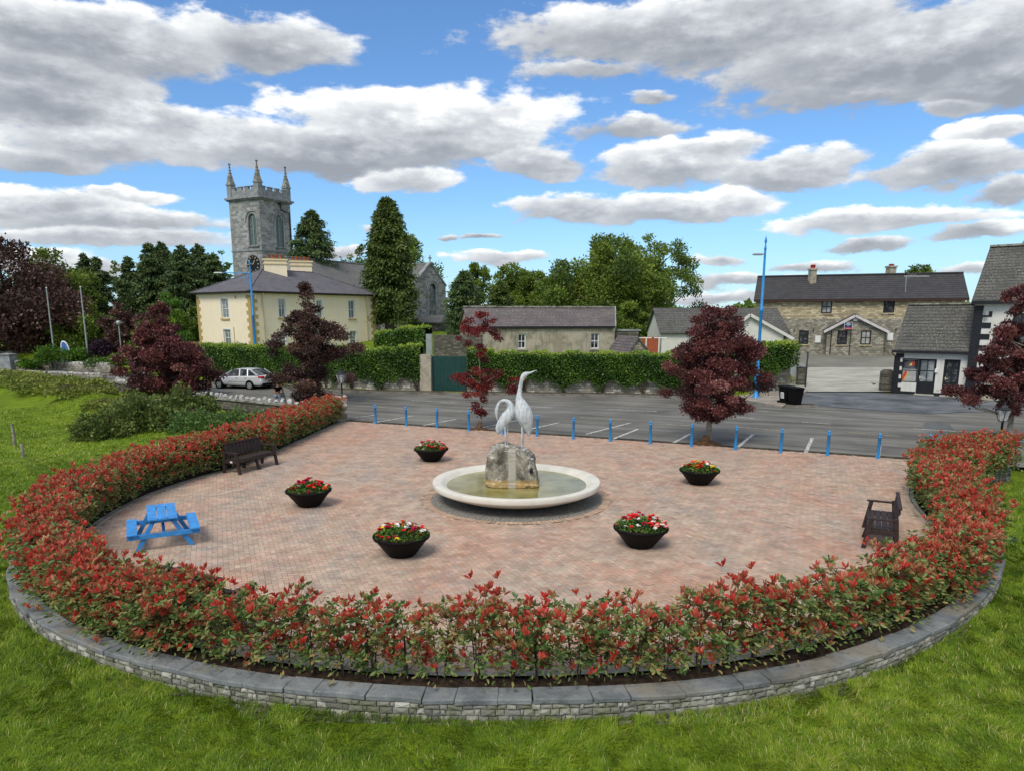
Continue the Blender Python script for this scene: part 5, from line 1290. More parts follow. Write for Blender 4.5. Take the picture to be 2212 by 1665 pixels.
for (x_, y_) in ((672, 1130), (1512, 1150)):
    q = c2(x_, 1300); u_ = w2.pix(*q)[0]; downpipe(w2, u_, HB - .6, ZE, house, MT['creamtrim'], .05)
mb = MB(); u_, z_ = w1.pix(*c2(450, 1152)); w1.bar(mb, u_ - .09, u_ + .09, z_ - .12, z_ + .12, -.01, .03); mb.build('vent', MT['greyrender'], house)
mb = MB(); u_, z_ = w1.pix(*c2(437, 1390)); mb.tube([w1.pt(u_, z_, .06), w1.pt(u_, HB - .5, .06)], .035, 6); mb.build('waste_pipe', MT['creamtrim'], house)

# ------------------------------------------------------------------ church tower
tc_ = Vector((-29.4, 88.0)); th = R_(28); dL = Vector((-math.cos(th), math.sin(th))); dR = Vector((math.sin(th), math.cos(th))); S5 = 4.95
tL, tR = tc_ + dL * S5, tc_ + dR * S5; tB = tL + dR * S5
ZC = GY(565, 430, 88)[2]; TB = 2.6
tw = empty('church_tower', (tc_.x, tc_.y, TB), 0, 'tall square grey limestone church tower with battlements and four pinnacles', 'church tower')
wl, wr, wb1, wb2 = Wall(tL, tc_), Wall(tc_, tR), Wall(tR, tB), Wall(tB, tL)
mb = MB(); LW = []
def lancet_hole(w_, px, y0, y1, half):
    u_, zt = w_.pix(px, y0); _, zb = w_.pix(px, y1); return (u_ - half, u_ + half, zb, zt)
la = lancet_hole(wl, c2(583, 0)[0], c2(0, 468)[1], c2(0, 732)[1], .72); lb = lancet_hole(wr, c2(800, 0)[0], c2(0, 480)[1], c2(0, 742)[1], .72)
for w_, h_ in ((wl, la), (wr, lb), (wb1, None), (wb2, None)):
    if h_: spring = h_[3] - .95; w_.face(mb, TB - 1, ZC, [(h_[0], h_[1], h_[2], spring + .95)], reveal=.25)
    else: w_.face(mb, TB - 1, ZC)
mb.build('wall', MT['churchstone'], tw)
def gothic(w_, h_, parent, frame, fill, mull, arch_r=.16, off=.03, nm='belfry_window', louv=True, wallmat=None):
    a, b, c, d = h_; mid = (a + b) / 2; hw = (b - a) / 2; sp_ = d - hw * 1.55
    def arc(hw_, top, n_=9):      # pointed arch curve from left spring to right spring
        Lp = []
        for i in range(n_):
            t = i / (n_ - 1); Lp.append((mid - hw_ * math.cos(t * math.pi / 2) ** .75 if t < 1 else mid, sp_ + (top - sp_) * math.sin(t * math.pi / 2) ** 1.0))
        return Lp + [(2 * mid - x_, z_) for x_, z_ in Lp[::-1][1:]]
    # spandrels: fill between arch and square hole
    A_ = arc(hw, d - .01); mb = MB()
    n_ = len(A_); half = n_ // 2
    for i in range(half): mb.add([w_.pt(A_[i][0], A_[i][1], -.001), w_.pt(A_[i + 1][0], A_[i + 1][1], -.001), w_.pt(a, d, -.001)], [(0, 1, 2)])
    for i in range(half, n_ - 1): mb.add([w_.pt(A_[i][0], A_[i][1], -.001), w_.pt(A_[i + 1][0], A_[i + 1][1], -.001), w_.pt(b, d, -.001)], [(0, 1, 2)])
    mb.build('spandrel', wallmat or MT['churchstone'], parent)
    fr = MB(); path = [w_.pt(a, c, off)] + [w_.pt(x_, z_, off) for x_, z_ in A_] + [w_.pt(b, c, off)]; fr.tube(path, arch_r, 6, sm=False)
    path2 = [w_.pt(x_, z_, off + .05) for x_, z_ in [(mid + (q[0] - mid) * 1.5, sp_ + (q[1] - sp_) * 1.22) for q in A_]]; fr.tube(path2, arch_r * .6, 5, sm=False)
    w_.bar(fr, a - .2, b + .2, c - .16, c, -.1, .16); f = fr.build(nm, frame, parent)
    mb = MB(); w_.bar(mb, a, b, c, sp_ + .02, -.22, -.18)
    mb.add([w_.pt(x_, z_, -.19) for x_, z_ in A_], [tuple(range(n_))]); mb.build('infill', fill, f)
    mb = MB()
    if louv:
        z_ = c + .1
        while z_ < d - .2:
            t = max(0, min(1, (d - z_) / (d - sp_))) if z_ > sp_ else 1; hw2 = hw * (t ** .6 if z_ > sp_ else 1) - .04
            mb.beam(w_.pt(mid - hw2, z_, -.14), w_.pt(mid + hw2, z_, -.14), .09, .03); z_ += .15
        w_.bar(mb, mid - .05, mid + .05, c, d - .3, -.16, -.05); mb.build('louvres', mull, f)
    else:
        z_ = c + .4
        while z_ < d - .5: w_.bar(mb, a + .03, b - .03, z_ - .02, z_ + .02, -.18, -.13); z_ += .55
        w_.bar(mb, mid - .025, mid + .025, c, d - .5, -.18, -.12); mb.build('glazing_bars', mull, f)
    return f
MT['louvre'] = M_plain('louvre_paint', (.25, .31, .31), .7, .3)
for w_, h_ in ((wl, la), (wr, lb)): gothic(w_, h_, tw, MT['ashlar'], MT['louvre'], MT['louvre'], arch_r=.09)
mb = MB()
for w_ in (wl, wr, wb1, wb2):
    w_.bar(mb, -.18, w_.L + .18, ZC, ZC + .16, -.1, .20); w_.bar(mb, -.34, w_.L + .34, ZC + .155, ZC + .36, -.1, .36)
mb.build('cornice', MT['ashlar'], tw); mb = MB()
for w_ in (wl, wr, wb1, wb2): zs_ = wl.pix(*c2(600, 770))[1]; w_.bar(mb, -.05, w_.L + .05, zs_ - .09, zs_ + .09, -.05, .08)
mb.build('string_course', MT['ashlar'], tw)
ZP = ZC + .36; hp_ = 1.1
for w_ in (wl, wr, wb1, wb2):
    mb = MB(); w_.bar(mb, .3, w_.L - .3, ZP, ZP + hp_ * .72, -.28, -.0)
    wm = (w_.L - 1.1) / 7
    for i in range(7):
        if i % 2 == 1 : continue
        u_ = .55 + i * wm; w_.bar(mb, u_ - .04, u_ + wm + .04, ZP + hp_ * .72, ZP + hp_, -.28, 0); w_.bar(mb, u_ - .09, u_ + wm + .09, ZP + hp_, ZP + hp_ + .1, -.33, .05)
    mb.build('battlement', MT['ashlar'], tw)
for p, top in ((tc_, 2.65), (tL, 2.65), (tR, 2.65), (tB, 2.65)):
    mb = MB(); a_ = math.atan2(dR.y, dR.x); q = p + ((tc_ + tB) / 2 - p).normalized() * .35; mb.box((q.x, q.y, ZP + .74), (.68, .68, 1.48), rz=a_); mb.box((q.x, q.y, ZP + 1.54), (.82, .82, .14), rz=a_); pn = mb.build('pinnacle', MT['ashlar'], tw)
    zt = GY(567, 351, 88)[2]; hh = 2.4
    mb = MB(); q3 = (q.x, q.y, ZP + 1.60)
    vs = []; 
    mb.lathe([(.50, 0), (.25, hh * .42), (.17, hh * .47), (.13, hh * .6), (.04, hh * .9)], q3, 4, sm=False)
    for v_i in range(len(mb.v)):
        v = Vector(mb.v[v_i]); r_ = Matrix.Rotation(a_ + math.pi / 4, 3, 'Z') @ (v - Vector(q3)); mb.v[v_i] = tuple(r_ + Vector(q3))
    for zz_ in np.linspace(.12, .8, 6): mb.box((q.x, q.y, q3[2] + hh * zz_), (.50 * (1 - zz_) * 1.15 + .04,) * 2 + (.08,), rz=a_)
    mb.box((q.x, q.y, q3[2] + hh * .93), (.10, .10, hh * .14)); mb.box((q.x, q.y, q3[2] + hh * .95), (.34, .1, .12), rz=a_); mb.box((q.x, q.y, q3[2] + hh * .95), (.1, .34, .12), rz=a_); mb.build('spirelet', MT['lichenstone'], pn)
mb = MB(); u0_, z0_ = wr.pix(*c2(805, 405)); u1_, _ = wr.pix(*c2(880, 445)); mb.tube([wr.pt(u0_, z0_, .16), wr.pt(u0_ + .1, z0_ - .55, .12), wr.pt(u1_, z0_ - .75, .12), wr.pt(u1_ + .03, TB, .12)], .06, 7)
mb.box(wr.pt(u0_, z0_ + .15, .18), (.35, .35, .3)); mb.build('downpipe', MT['blackpaint'], tw)
# clock on the left face, half hidden by the house roof
u_, z_ = wl.pix(*c2(597, 885)); mb = MB(); n_ = 24
mb.add([wl.pt(u_ + 1.05 * math.cos(t), z_ + 1.05 * math.sin(t), .07) for t in np.linspace(0, 6.2832, n_, endpoint=False)] + [wl.pt(u_ + 1.05 * math.cos(t), z_ + 1.05 * math.sin(t), -.02) for t in np.linspace(0, 6.2832, n_, endpoint=False)], [tuple(range(n_))] + [(i, n_ + i, n_ + (i + 1) % n_, (i + 1) % n_) for i in range(n_)]); ck = mb.build('clock', MT['blackpaint'], tw)
mb = MB()
for k in range(12):
    a_ = k * math.pi / 6; mb.beam(wl.pt(u_ + .72 * math.cos(a_), z_ + .72 * math.sin(a_), .09), wl.pt(u_ + .95 * math.cos(a_), z_ + .95 * math.sin(a_), .09), .02, .07)
mb.beam(wl.pt(u_, z_, .10), wl.pt(u_ + .3, z_ + .45, .10), .02, .07); mb.beam(wl.pt(u_, z_, .10), wl.pt(u_ - .7, z_ + .1, .10), .02, .05); mb.build('clock_marks', MT['creamtrim'], ck)

# ------------------------------------------------------------------ church nave and transept
chq = empty('church', (-9, 82, 3), 0, 'grey stone church with slate roofs and a tall pointed window in its gable', 'church')
e1 = dR; e2 = dL
g0 = Vector((-10.5, 79.8)); g1 = end_on(g0, (e1.x, e1.y), 963, 7); wg = Wall(g0, g1)
ze = GY(898, 614, g0.y)[2]; za = GY(928.5, 571, (g0.y + g1.y) / 2)[2]; gb = 2.8
hw_ = lancet_hole(wg, c4(848, 0)[0], c4(0, 772)[1], c4(0, 1066)[1], .80); hw_ = (hw_[0], hw_[1], hw_[2], hw_[3])
mb = MB()
# gable wall split round the lancet so that it rises into the gable
mid_u = wg.L / 2; wg.face(mb, gb - 1, ze, [(hw_[0], hw_[1], hw_[2], ze)], reveal=.2)
def zr_(u_): return ze + (za - ze) * (1 - abs(u_ - mid_u) / mid_u)
top = min(hw_[3], zr_(hw_[0]) - .05, zr_(hw_[1]) - .05); top = max(top, ze + .02)
mb.add([wg.pt(0, ze), wg.pt(hw_[0], ze), wg.pt(hw_[0], zr_(hw_[0]))], [(0, 1, 2)])
if hw_[0] < mid_u < hw_[1]: mb.add([wg.pt(hw_[0], top), wg.pt(hw_[1], top), wg.pt(hw_[1], zr_(hw_[1])), wg.pt(mid_u, za), wg.pt(hw_[0], zr_(hw_[0]))], [(0, 1, 2, 3, 4)])
else: mb.add([wg.pt(hw_[0], top), wg.pt(hw_[1], top), wg.pt(hw_[1], zr_(hw_[1])), wg.pt(hw_[0], zr_(hw_[0]))], [(0, 1, 2, 3)]); mb.add([wg.pt(hw_[1] if mid_u > hw_[1] else hw_[0], ze), wg.pt(mid_u, ze), wg.pt(mid_u, za)], [(0, 1, 2)])
mb.add([wg.pt(hw_[1], ze), wg.pt(wg.L, ze), wg.pt(hw_[1], zr_(hw_[1]))], [(0, 1, 2)])
TL = 9.5; s0 = g0 + e2 * TL; s1 = g1 + e2 * TL; ws = Wall(s0, g0); ws.face(mb, gb - 1, ze); Wall(g1, s1).face(mb, gb - 1, ze)
mb.build('wall', MT['churchstone'], chq)
gothic(wg, (hw_[0], hw_[1], hw_[2], top), chq, MT['ashlar'], MT['glass_cur'], MT['ashlar'], .07, nm='window', louv=False)
am = wg.pt(mid_u, za); e2v = Vector((e2.x, e2.y, 0)); e1v = Vector((e1.x, e1.y, 0))
mb = MB(); slp = (za - ze) / mid_u
roofslab(mb, [wg.pt(-.25, ze - .25 * slp + .06, -.3), wg.pt(mid_u, za + .06, -.3), wg.pt(mid_u, za + .06, -.3) + e2v * TL, wg.pt(-.25, ze - .25 * slp + .06, -.3) + e2v * TL], .14)
roofslab(mb, [wg.pt(mid_u, za + .06, -.3), wg.pt(wg.L + .25, ze - .25 * slp + .06, -.3), wg.pt(wg.L + .25, ze - .25 * slp + .06, -.3) + e2v * TL, wg.pt(mid_u, za + .06, -.3) + e2v * TL], .14)
# nave
nR = Vector((-19.6, 80.5)); ns = nR - e1 * 6.5; ne = nR + e1 * 13; hw2 = 3.6; nze, nza = ze - .2, za + .15
A = ns - e2 * hw2; B = ne - e2 * hw2; A2 = ns + e2 * hw2; B2 = ne + e2 * hw2
def V3(p, z): return Vector((p.x, p.y, z))
roofslab(mb, [V3(A - e2 * .3, nze - .2), V3(B - e2 * .3, nze - .2), V3(ne, nza), V3(ns, nza)], .14); roofslab(mb, [V3(B2 + e2 * .3, nze - .2), V3(A2 + e2 * .3, nze - .2), V3(ns, nza), V3(ne, nza)], .14)
rf = mb.build('roof', MT['churchslate'], chq)
mb = MB(); wn = Wall(A, B); wn.face(mb, gb - 1, nze); we = Wall(A2, A); we.face(mb, gb - 1, nze); we.gable(mb, nze, nza); wf = Wall(B, B2); wf.face(mb, gb - 1, nze); wf.gable(mb, nze, nza); Wall(B2, A2).face(mb, gb - 1, nze); mb.build('nave_wall', MT['churchstone'], chq)
mb = MB(); mb.beam(V3(ns, nza + .05), V3(ne, nza + .05), .22, .12); mb.beam(am + Vector((0, 0, .1)), am + e2v * TL + Vector((0, 0, .1)), .22, .12); mb.build('ridge_tiles', MT['ashlar'], rf)
mb = MB()
for u_a, u_b in ((-.1, mid_u), (wg.L + .1, mid_u)): mb.beam(wg.pt(u_a, ze + .02, -.12), wg.pt(u_b, za + .14, -.12), .42, .16)
mb.build('gable_coping', MT['ashlar'], chq)
mb = MB(); mb.beam(am + Vector((0, 0, .1)), am + Vector((0, 0, .95)), .12, .12); mb.beam(am + e1v * -.28 + Vector((0, 0, .65)), am + e1v * .28 + Vector((0, 0, .65)), .1, .12); mb.build('cross', MT['ashlar'], chq)
mb = MB(); wg.bar(mb, wg.L - .1, wg.L + .55, gb - 1, gb + 2.4, -.5, .1); wg.bar(mb, wg.L - .1, wg.L + .3, gb + 2.4, gb + 4.2, -.5, .08); mb.build('buttress', MT['churchstone'], chq)
# little lean-to porch
pc = Vector(GY(912, 720, 78.5)[:2]); wp = Wall(pc - Vector((1.55, -.3)), pc + Vector((1.6, .8))); mb = MB(); hz = 4.2
wp.face(mb, gb - 1, hz, [(1.0, 2.2, 2.2, 3.9)]); Wall(wp.A.to_2d() + Vector((-.5, 3)), wp.A.to_2d()).face(mb, gb - 1, hz); Wall(wp.B.to_2d(), wp.B.to_2d() + Vector((1.0, 3))).face(mb, gb - 1, hz); po = mb.build('porch', MT['rubble'], chq)
mb = MB(); roofslab(mb, [wp.pt(-.3, hz, .3), wp.pt(wp.L + .4, hz, .3), wp.pt(wp.L + .9, hz + .75, -2.6), wp.pt(.5, hz + .75, -2.6)], .12); mb.build('porch_roof', MT['churchslate'], po)
mb = MB(); wp.bar(mb, 1.0, 2.2, 2.2, 3.9, -.2, -.1); mb.build('door', M_plain('dark_red_door', (.05, .012, .012), .6), po)

# ------------------------------------------------------------------ long slated shed
sA = Vector(GY(1016, 710, 54.6)[:2]); sB = Vector(GY(1328, 706, 57.0)[:2]); wsd = Wall(sA, sB); zse = 4.05
shed = empty('stone_outbuilding', (sA.x, sA.y, 1.4), 0, 'long low weathered rendered outbuilding with a mossy purple slate roof', 'outbuilding')
RS = [rect_c(wsd, c5, 522, 997, 593, 1128), rect_c(wsd, c5, 1166, 992, 1240, 1128)]
dn = -wsd.n.to_2d(); dep_ = 5.2; zsr = GY(1175, 665, 58.6)[2]
mb = MB(); wsd.face(mb, .8, zse, RS); rd_ = Vector((.152, .988)); wq = Wall(sB, sB + rd_ * dep_); wq.face(mb, .8, zse); wq.gable(mb, zse, zsr - .05); wq2 = Wall(sA + dn * dep_, sA); wq2.face(mb, .8, zse); wq2.gable(mb, zse, zsr - .05); Wall(sB + rd_ * dep_, sA + dn * dep_).face(mb, .8, zse)
mb.build('wall', MT['greyrender'], shed)
sk_ = (rd_ * dep_ / 2).dot(wsd.d.to_2d()); mb = MB(); roofslab(mb, [wsd.pt(-.15, zse + .04, .12), wsd.pt(wsd.L - .02, zse + .04, .12), wsd.pt(wsd.L + sk_ - .02, zsr, -dep_ / 2), wsd.pt(-.15, zsr, -dep_ / 2)], .10); roofslab(mb, [wsd.pt(wsd.L + 2 * sk_, zse + .04, -dep_ - .12), wsd.pt(-.15, zse + .04, -dep_ - .12), wsd.pt(-.15, zsr, -dep_ / 2), wsd.pt(wsd.L + sk_ - .02, zsr, -dep_ / 2)], .10)
rf = mb.build('roof', MT['oldslate'], shed)
mb = MB(); u_ = -.15
while u_ < wsd.L + sk_ - .3: wsd.bar(mb, u_, u_ + .42, zsr + .0 + random.uniform(-.01, .01), zsr + .12 + random.uniform(-.02, .02), -dep_ / 2 - .12, -dep_ / 2 + .12); u_ += .44
mb.build('ridge_tiles', MT['lichenstone'], rf)
mb = MB(); wsd.bar(mb, -.1, wsd.L - .15, zse - .14, zse + .0, .0, .16); mb.build('gutter', MT['blackpaint'], shed)
mb = MB()
for a_, b_ in ((wsd.pt(wsd.L + .02, zse, .14), wsd.pt(wsd.L + .02 + sk_, zsr + .08, -dep_ / 2)),): mb.beam(a_, b_, .09, .12)
mb.build('verge', MT['ashlar'], shed)
for r_ in RS: window(wsd, r_, shed, MT['white'], MT['glass'], 2, 2, MT['greyrender'], fw=.075)
u0_, z0_ = wsd.pix(*c5(838, 990)); u1_, z1_ = wsd.pix(*c5(912, 1165)); mb = MB(); wsd.bar(mb, u0_, u1_, 1.2, z0_, -.01, .012); mb.build('blocked_doorway', MT['creamtrim'] if False else M_render('blocked_door_render', (.33, .29, .22), (.2, .18, .14), .5), shed)
# little gabled ruin at its right
gA = Vector(GY(1352, 764, 50.6)[:2]); gB = Vector(GY(1412, 764, 51.4)[:2]); wgr = Wall(gA, gB); zt_ = GY(1375, 730, 51)[2]
ru = empty('stone_shed', (gA.x, gA.y, 1.4), 0, 'tiny old stone shed with a slate roof showing its gable above the ivy', 'shed')
mb = MB(); zb_ = 2.0; wgr.face(mb, .8, zb_); mb.add([wgr.pt(-.0, zb_), wgr.pt(wgr.L, zb_), wgr.pt(wgr.L * .40, zt_)], [(0, 1, 2)]); Wall(gA + Vector((-.6, 4)), gA).face(mb, .8, zb_); Wall(gB, gB + Vector((-.6, 4))).face(mb, .8, zb_); mb.build('wall', MT['greystone'], ru)
mb = MB(); q = Vector((-.9, 3.6, 0)); P_ = wgr.pt(wgr.L * .40, zt_ + .08, .1); roofslab(mb, [wgr.pt(-.25, zb_ - .15, .1), P_, P_ + q, wgr.pt(-.25, zb_ - .15, .1) + q], .1); roofslab(mb, [P_, wgr.pt(wgr.L + .2, zb_ - .15, .1), wgr.pt(wgr.L + .2, zb_ - .15, .1) + q, P_ + q], .1); mb.build('roof', MT['oldslate'], ru)
x_, y_, z_ = GY(1351, 728, 58); o = empty('garden_wall', (x_, 58, 1.4), 0, 'short piece of dark garden wall with a flat capped end beside the long outbuilding', 'wall'); mb = MB(); mb.box((0, 0, 1.1), (2.0, .5, 2.4)); mb.build('stonework', MT['rubble'], o, True)
mb = MB(); mb.box((.2, 0, 2.36), (1.9, .6, .12)); mb.build('coping', MT['ashlar'], o, True)
# orange fence and washing line
fa, fb = Vector(GY(1386, 750, 60)[:2]), Vector(GY(1430, 750, 60)[:2]); o = empty('board_fence', (fa.x, 60, 1.4), 0, 'orange stained board fence beside the white cottage', 'fence'); mb = MB(); zt_ = GY(1400, 728, 60)[2]
k = int((fb.x - fa.x) / .14)
for i in range(k): mb.box((i * .14, 0, (zt_ - 1.4) / 2 - .2), (.125, .03, zt_ - 1.0))
mb.build('boards', M_plain('orange_stain', (.38, .075, .02), .7), o, True)
for (px, lb) in ((1396, 'left white washing line post before the orange fence'), (1424, 'right white washing line post before the orange fence')):
    x_, y_, z_ = GY(px, 730, 57); o = empty('washing_line_post', (x_, 57, 1.4), 0, lb, 'clothes post', 'white washing line posts'); h = z_ - 1.4; mb = MB(); mb.tube([(0, 0, 0), (0, 0, h)], .05, 8); mb.build('post', MT['white'], o, True)
    mb = MB(); mb.box((0, 0, h), (1.15, .07, .07)); mb.build('crossbar', MT['white'], o, True)

# ------------------------------------------------------------------ white cottage
kY = 60.0; kA = Vector(GY(1430, 720, kY)[:2]); kB = Vector(GY(1700, 720, kY)[:2]); wk = Wall(kA, kB)
cot = empty('white_cottage', (kA.x, kY, 1.2), 0, 'low white rendered cottage with a grey tiled roof behind the round copper beech', 'cottage')
zk = GY(1435, 719, kY)[2]; zkr = GY(1440, 667, kY + 3.2)[2]; kd = 6.4
mb = MB(); wk.face(mb, .6, zk, [(2.2, 3.2, 2.0, 3.0)]); Wall(kB, kB + Vector((0, kd))).face(mb, .6, zk); wkl = Wall(kA + Vector((0, kd)), kA); wkl.face(mb, .6, zk); wkl.gable(mb, zk, zkr); w_ = Wall(kB, kB + Vector((0, kd))); w_.gable(mb, zk, zkr)
pA = Vector(GY(1560, 722, 56.5)[:2]); pB = Vector(GY(1693, 722, 56.5)[:2]); wp = Wall(pA, pB); zpe = GY(1690, 722, 56.5)[2]; au = wp.L * .42; zpa = GY(1615, 679, 56.5)[2]
wp.face(mb, .6, zpe, [(wp.L - .75, wp.L - .25, 1.6, 3.0)] if False else []); mb.add([wp.pt(0, zpe), wp.pt(wp.L, zpe), wp.pt(au, zpa)], [(0, 1, 2)]); Wall(pB, pB + Vector((0, 3.6))).face(mb, .6, zpe); Wall(pA + Vector((0, 3.6)), pA).face(mb, .6, zpe)
mb.build('wall', MT['whiterender'], cot)
mb = MB(); roofslab(mb, [wk.pt(-.2, zk, .3), wk.pt(wk.L + .2, zk, .3), wk.pt(wk.L + .2, zkr + .05, -kd / 2), wk.pt(-.2, zkr + .05, -kd / 2)], .12); roofslab(mb, [wk.pt(wk.L + .2, zk, -kd - .3), wk.pt(-.2, zk, -kd - .3), wk.pt(-.2, zkr + .05, -kd / 2), wk.pt(wk.L + .2, zkr + .05, -kd / 2)], .12)
roofslab(mb, [wp.pt(au, zpa + .1, .25), wp.pt(wp.L + .75, zpe - .22, .25), wp.pt(wp.L + .75, zpe - .22, -4.2), wp.pt(au, zpa + .1, -4.2)], .12); roofslab(mb, [wp.pt(-.3, zpe - .15, .25), wp.pt(au, zpa + .1, .25), wp.pt(au, zpa + .1, -4.2), wp.pt(-.3, zpe - .15, -4.2)], .12)
rf = mb.build('roof', MT['greytile'], cot)
mb = MB(); mb.beam(wp.pt(au, zpa - .05, .27), wp.pt(wp.L + .7, zpe - .38, .27), .05, .22); mb.beam(wp.pt(au, zpa - .05, .27), wp.pt(-.3, zpe - .3, .27), .05, .22); mb.build('barge_board', MT['whiterender'], cot)
mb = MB(); wp.bar(mb, wp.L + .05, wp.L + .35, 1.0, 3.2, -1.6, -1.5); mb.build('door', MT['darkframe'], cot)
window(wk, (2.2, 3.2, 2.0, 3.0), cot, MT['white'], MT['glass'], 2, 2, None)
mb = MB(); wp.bar(mb, wp.L + .42, wp.L + .78, .8, zpe - .25, -2.2, -.4); mb.build('porch_post', MT['white'], cot)

# ------------------------------------------------------------------ long stone building on the right
bA = Vector(GY(1634, 650, 76.2)[:2]); bB = Vector(GY(2086, 644, 69.4)[:2]); wb = Wall(bA, bB); zbe = GY(1700, 648.5, 75.7)[2]; zbr = GY(1860, 595, 76.6)[2]
stn = empty('stone_terrace', (bA.x, bA.y, .9), 0, 'long two storey yellow stone building with a dark tiled roof and a small gabled projection', 'building')
RB = [rect_c(wb, c7, 325, 533, 405, 634), rect_c(wb, c7, 792, 525, 877, 630), rect_c(wb, c8, 370, 495, 545, 742)]
dnb = -wb.n.to_2d(); db = 7.6; zmid = GY(1750, 689, 74.2)[2]
mb = MB(); wb.face(mb, zmid, zbe, RB[:2], 0); wb.face(mb, 0, zmid, RB[2:], 1)
for w_ in (Wall(bB, bB + dnb * db), Wall(bA + dnb * db, bA)): w_.face(mb, 0, zbe, mi=0); w_.gable(mb, zbe, zbr - .05)
Wall(bB + dnb * db, bA + dnb * db).face(mb, 0, zbe)
mb.build('wall', [MT['sandstone'], MT['greystone']], stn)
mb = MB(); roofslab(mb, [wb.pt(-.25, zbe + .03, .35), wb.pt(wb.L + .25, zbe + .03, .35), wb.pt(wb.L + .25, zbr, -db / 2), wb.pt(-.25, zbr, -db / 2)], .14); roofslab(mb, [wb.pt(wb.L + .25, zbe + .03, -db - .35), wb.pt(-.25, zbe + .03, -db - .35), wb.pt(-.25, zbr, -db / 2), wb.pt(wb.L + .25, zbr, -db / 2)], .14)
rf = mb.build('roof', MT['darktile'], stn)
mb = MB(); wb.bar(mb, -.25, wb.L + .25, zbe - .2, zbe - .0, .0, .42); mb.build('gutter', M_plain('brown_fascia', (.045, .022, .018), .6), stn)
mb = MB(); wb.bar(mb, -.25, wb.L + .25, zbr + .0, zbr + .12, -db / 2 - .14, -db / 2 + .14); mb.build('ridge_tiles', MT['darktile'], rf)
for (c0, c1, ct, p0) in ((235, 285, 305, 268), (820, 882, 285, 262)):
    xm = (c0 + c1) / 2; q = c7(xm, ct); X_, Y_, Z_ = GY(q[0], q[1], 76.9); wdt = (c1 - c0) / 3.083 / 1.1302 / ppm(76.9)
    mb = MB(); mb.box((X_, Y_, (Z_ + zbr - 1) / 2), (wdt * .82, .8, Z_ - zbr + 1)); mb.box((X_, Y_, Z_ + .02), (wdt, 1.0, .16)); ch = mb.build('chimney', MT['greyrender'], rf)
    zp = GY(*c7(xm, p0), 76.9)[2]; mb = MB(); mb.lathe([(.24, Z_ + .1), (.2, Z_ + .3), (.18, zp - .25), (.26, zp - .22), (.22, zp - .1), (.28, zp - .08), (.22, zp)], (X_, Y_, 0), 12, cap1=True); mb.build('chimney_pot', MT['redpot'], ch)
window(wb, RB[0], stn, MT['darkframe'], MT['glass_cur'], 2, 2, MT['sandstone'], fw=.12, extra_label='dark framed window with pale curtains above the gabled projection'); window(wb, RB[1], stn, MT['darkframe'], MT['glass'], 2, 2, MT['sandstone'], fw=.12); window(wb, RB[2], stn, MT['darkframe'], MT['glass'], 2, 2, MT['sandstone'], fw=.12)
# gabled projection
pA = Vector(GY(*c8(852, 940), 72.3)[:2]); pB = Vector(GY(*c8(1878, 940), 70.6)[:2]); wp = Wall(pA, pB); pe = GY(*c8(900, 470), 72.2)[2]; pa = GY(*c8(1385, 215), 71.4)[2]; au = wp.pix(*c8(1385, 215))[0]
RP = [rect_c(wp, c8, 1062, 497, 1240, 750), rect_c(wp, c8, 1484, 497, 1672, 752)]
mb = MB(); wp.face(mb, 0, pe, RP); mb.add([wp.pt(0, pe), wp.pt(wp.L, pe), wp.pt(au, pa - .1)], [(0, 1, 2)]); Wall(pA - wp.n.to_2d() * 2.4, pA).face(mb, 0, pe); Wall(pB, pB - wp.n.to_2d() * 2.4).face(mb, 0, pe); prj = mb.build('projection', MT['greystone'], stn)
mb = MB(); k_ = (pa - pe) / au; roofslab(mb, [wp.pt(-.35, pe - .35 * k_ + .1, .35), wp.pt(au, pa + .1, .35), wp.pt(au, pa + .1, -2.5), wp.pt(-.35, pe - .35 * k_ + .1, -2.5)], .12); roofslab(mb, [wp.pt(au, pa + .1, .35), wp.pt(wp.L + .35, pe - .35 * k_ + .1, .35), wp.pt(wp.L + .35, pe - .35 * k_ + .1, -2.5), wp.pt(au, pa + .1, -2.5)], .12); mb.build('roof', MT['darktile'], prj)
mb = MB(); mb.beam(wp.pt(au, pa - .08, .37), wp.pt(-.35, pe - .35 * k_ - .08, .37), .04, .24); mb.beam(wp.pt(au, pa - .08, .37), wp.pt(wp.L + .35, pe - .35 * k_ - .08, .37), .04, .24); mb.build('barge_board', M_plain('pinkish_white', (.56, .52, .52), .6), prj)
for r_, g_ in zip(RP, (MT['glass'], MT['glass_blind'])): window(wp, r_, stn, MT['darkframe'], g_, 2, 2, MT['sandstone'], fw=.12)
def plaque(w_, c, x0, y0, x1, y1, nm, mat, th=.08, parent=stn):
    r_ = rect_c(w_, c, x0, y0, x1, y1); mb = MB(); w_.bar(mb, *r_, -.02, th); return mb.build(nm, mat, parent, bevel=.01)
plaque(wb, c8, 665, 590, 765, 715, 'meter_box', MT['white'], .1); plaque(wb, c8, 1962, 540, 2065, 676, 'meter_box', MT['white'], .1); plaque(wp, c8, 1346, 280, 1425, 326, 'alarm_box', MT['white'], .12); plaque(wb, c7, 1018, 518, 1052, 536, 'alarm_box', MT['white'], .12)
for (a_, b_) in ((275, 478), (622, 470), (2105, 462)): plaque(wb, c8, a_, b_, a_ + 24, b_ + 26, 'wall_lamp', MT['blackpaint'], .2)
downpipe(wp, wp.pix(*c8(945, 700))[0], .8, pe - .1, prj, MT['darkframe'])
mb = MB(); wp.bar(mb, -.4, wp.L + .5, .82, .97, .0, .9); wb.bar(mb, 0, wb.L, .84, .985, .0, .8); mb.build('footway', MT['conc2'], stn)
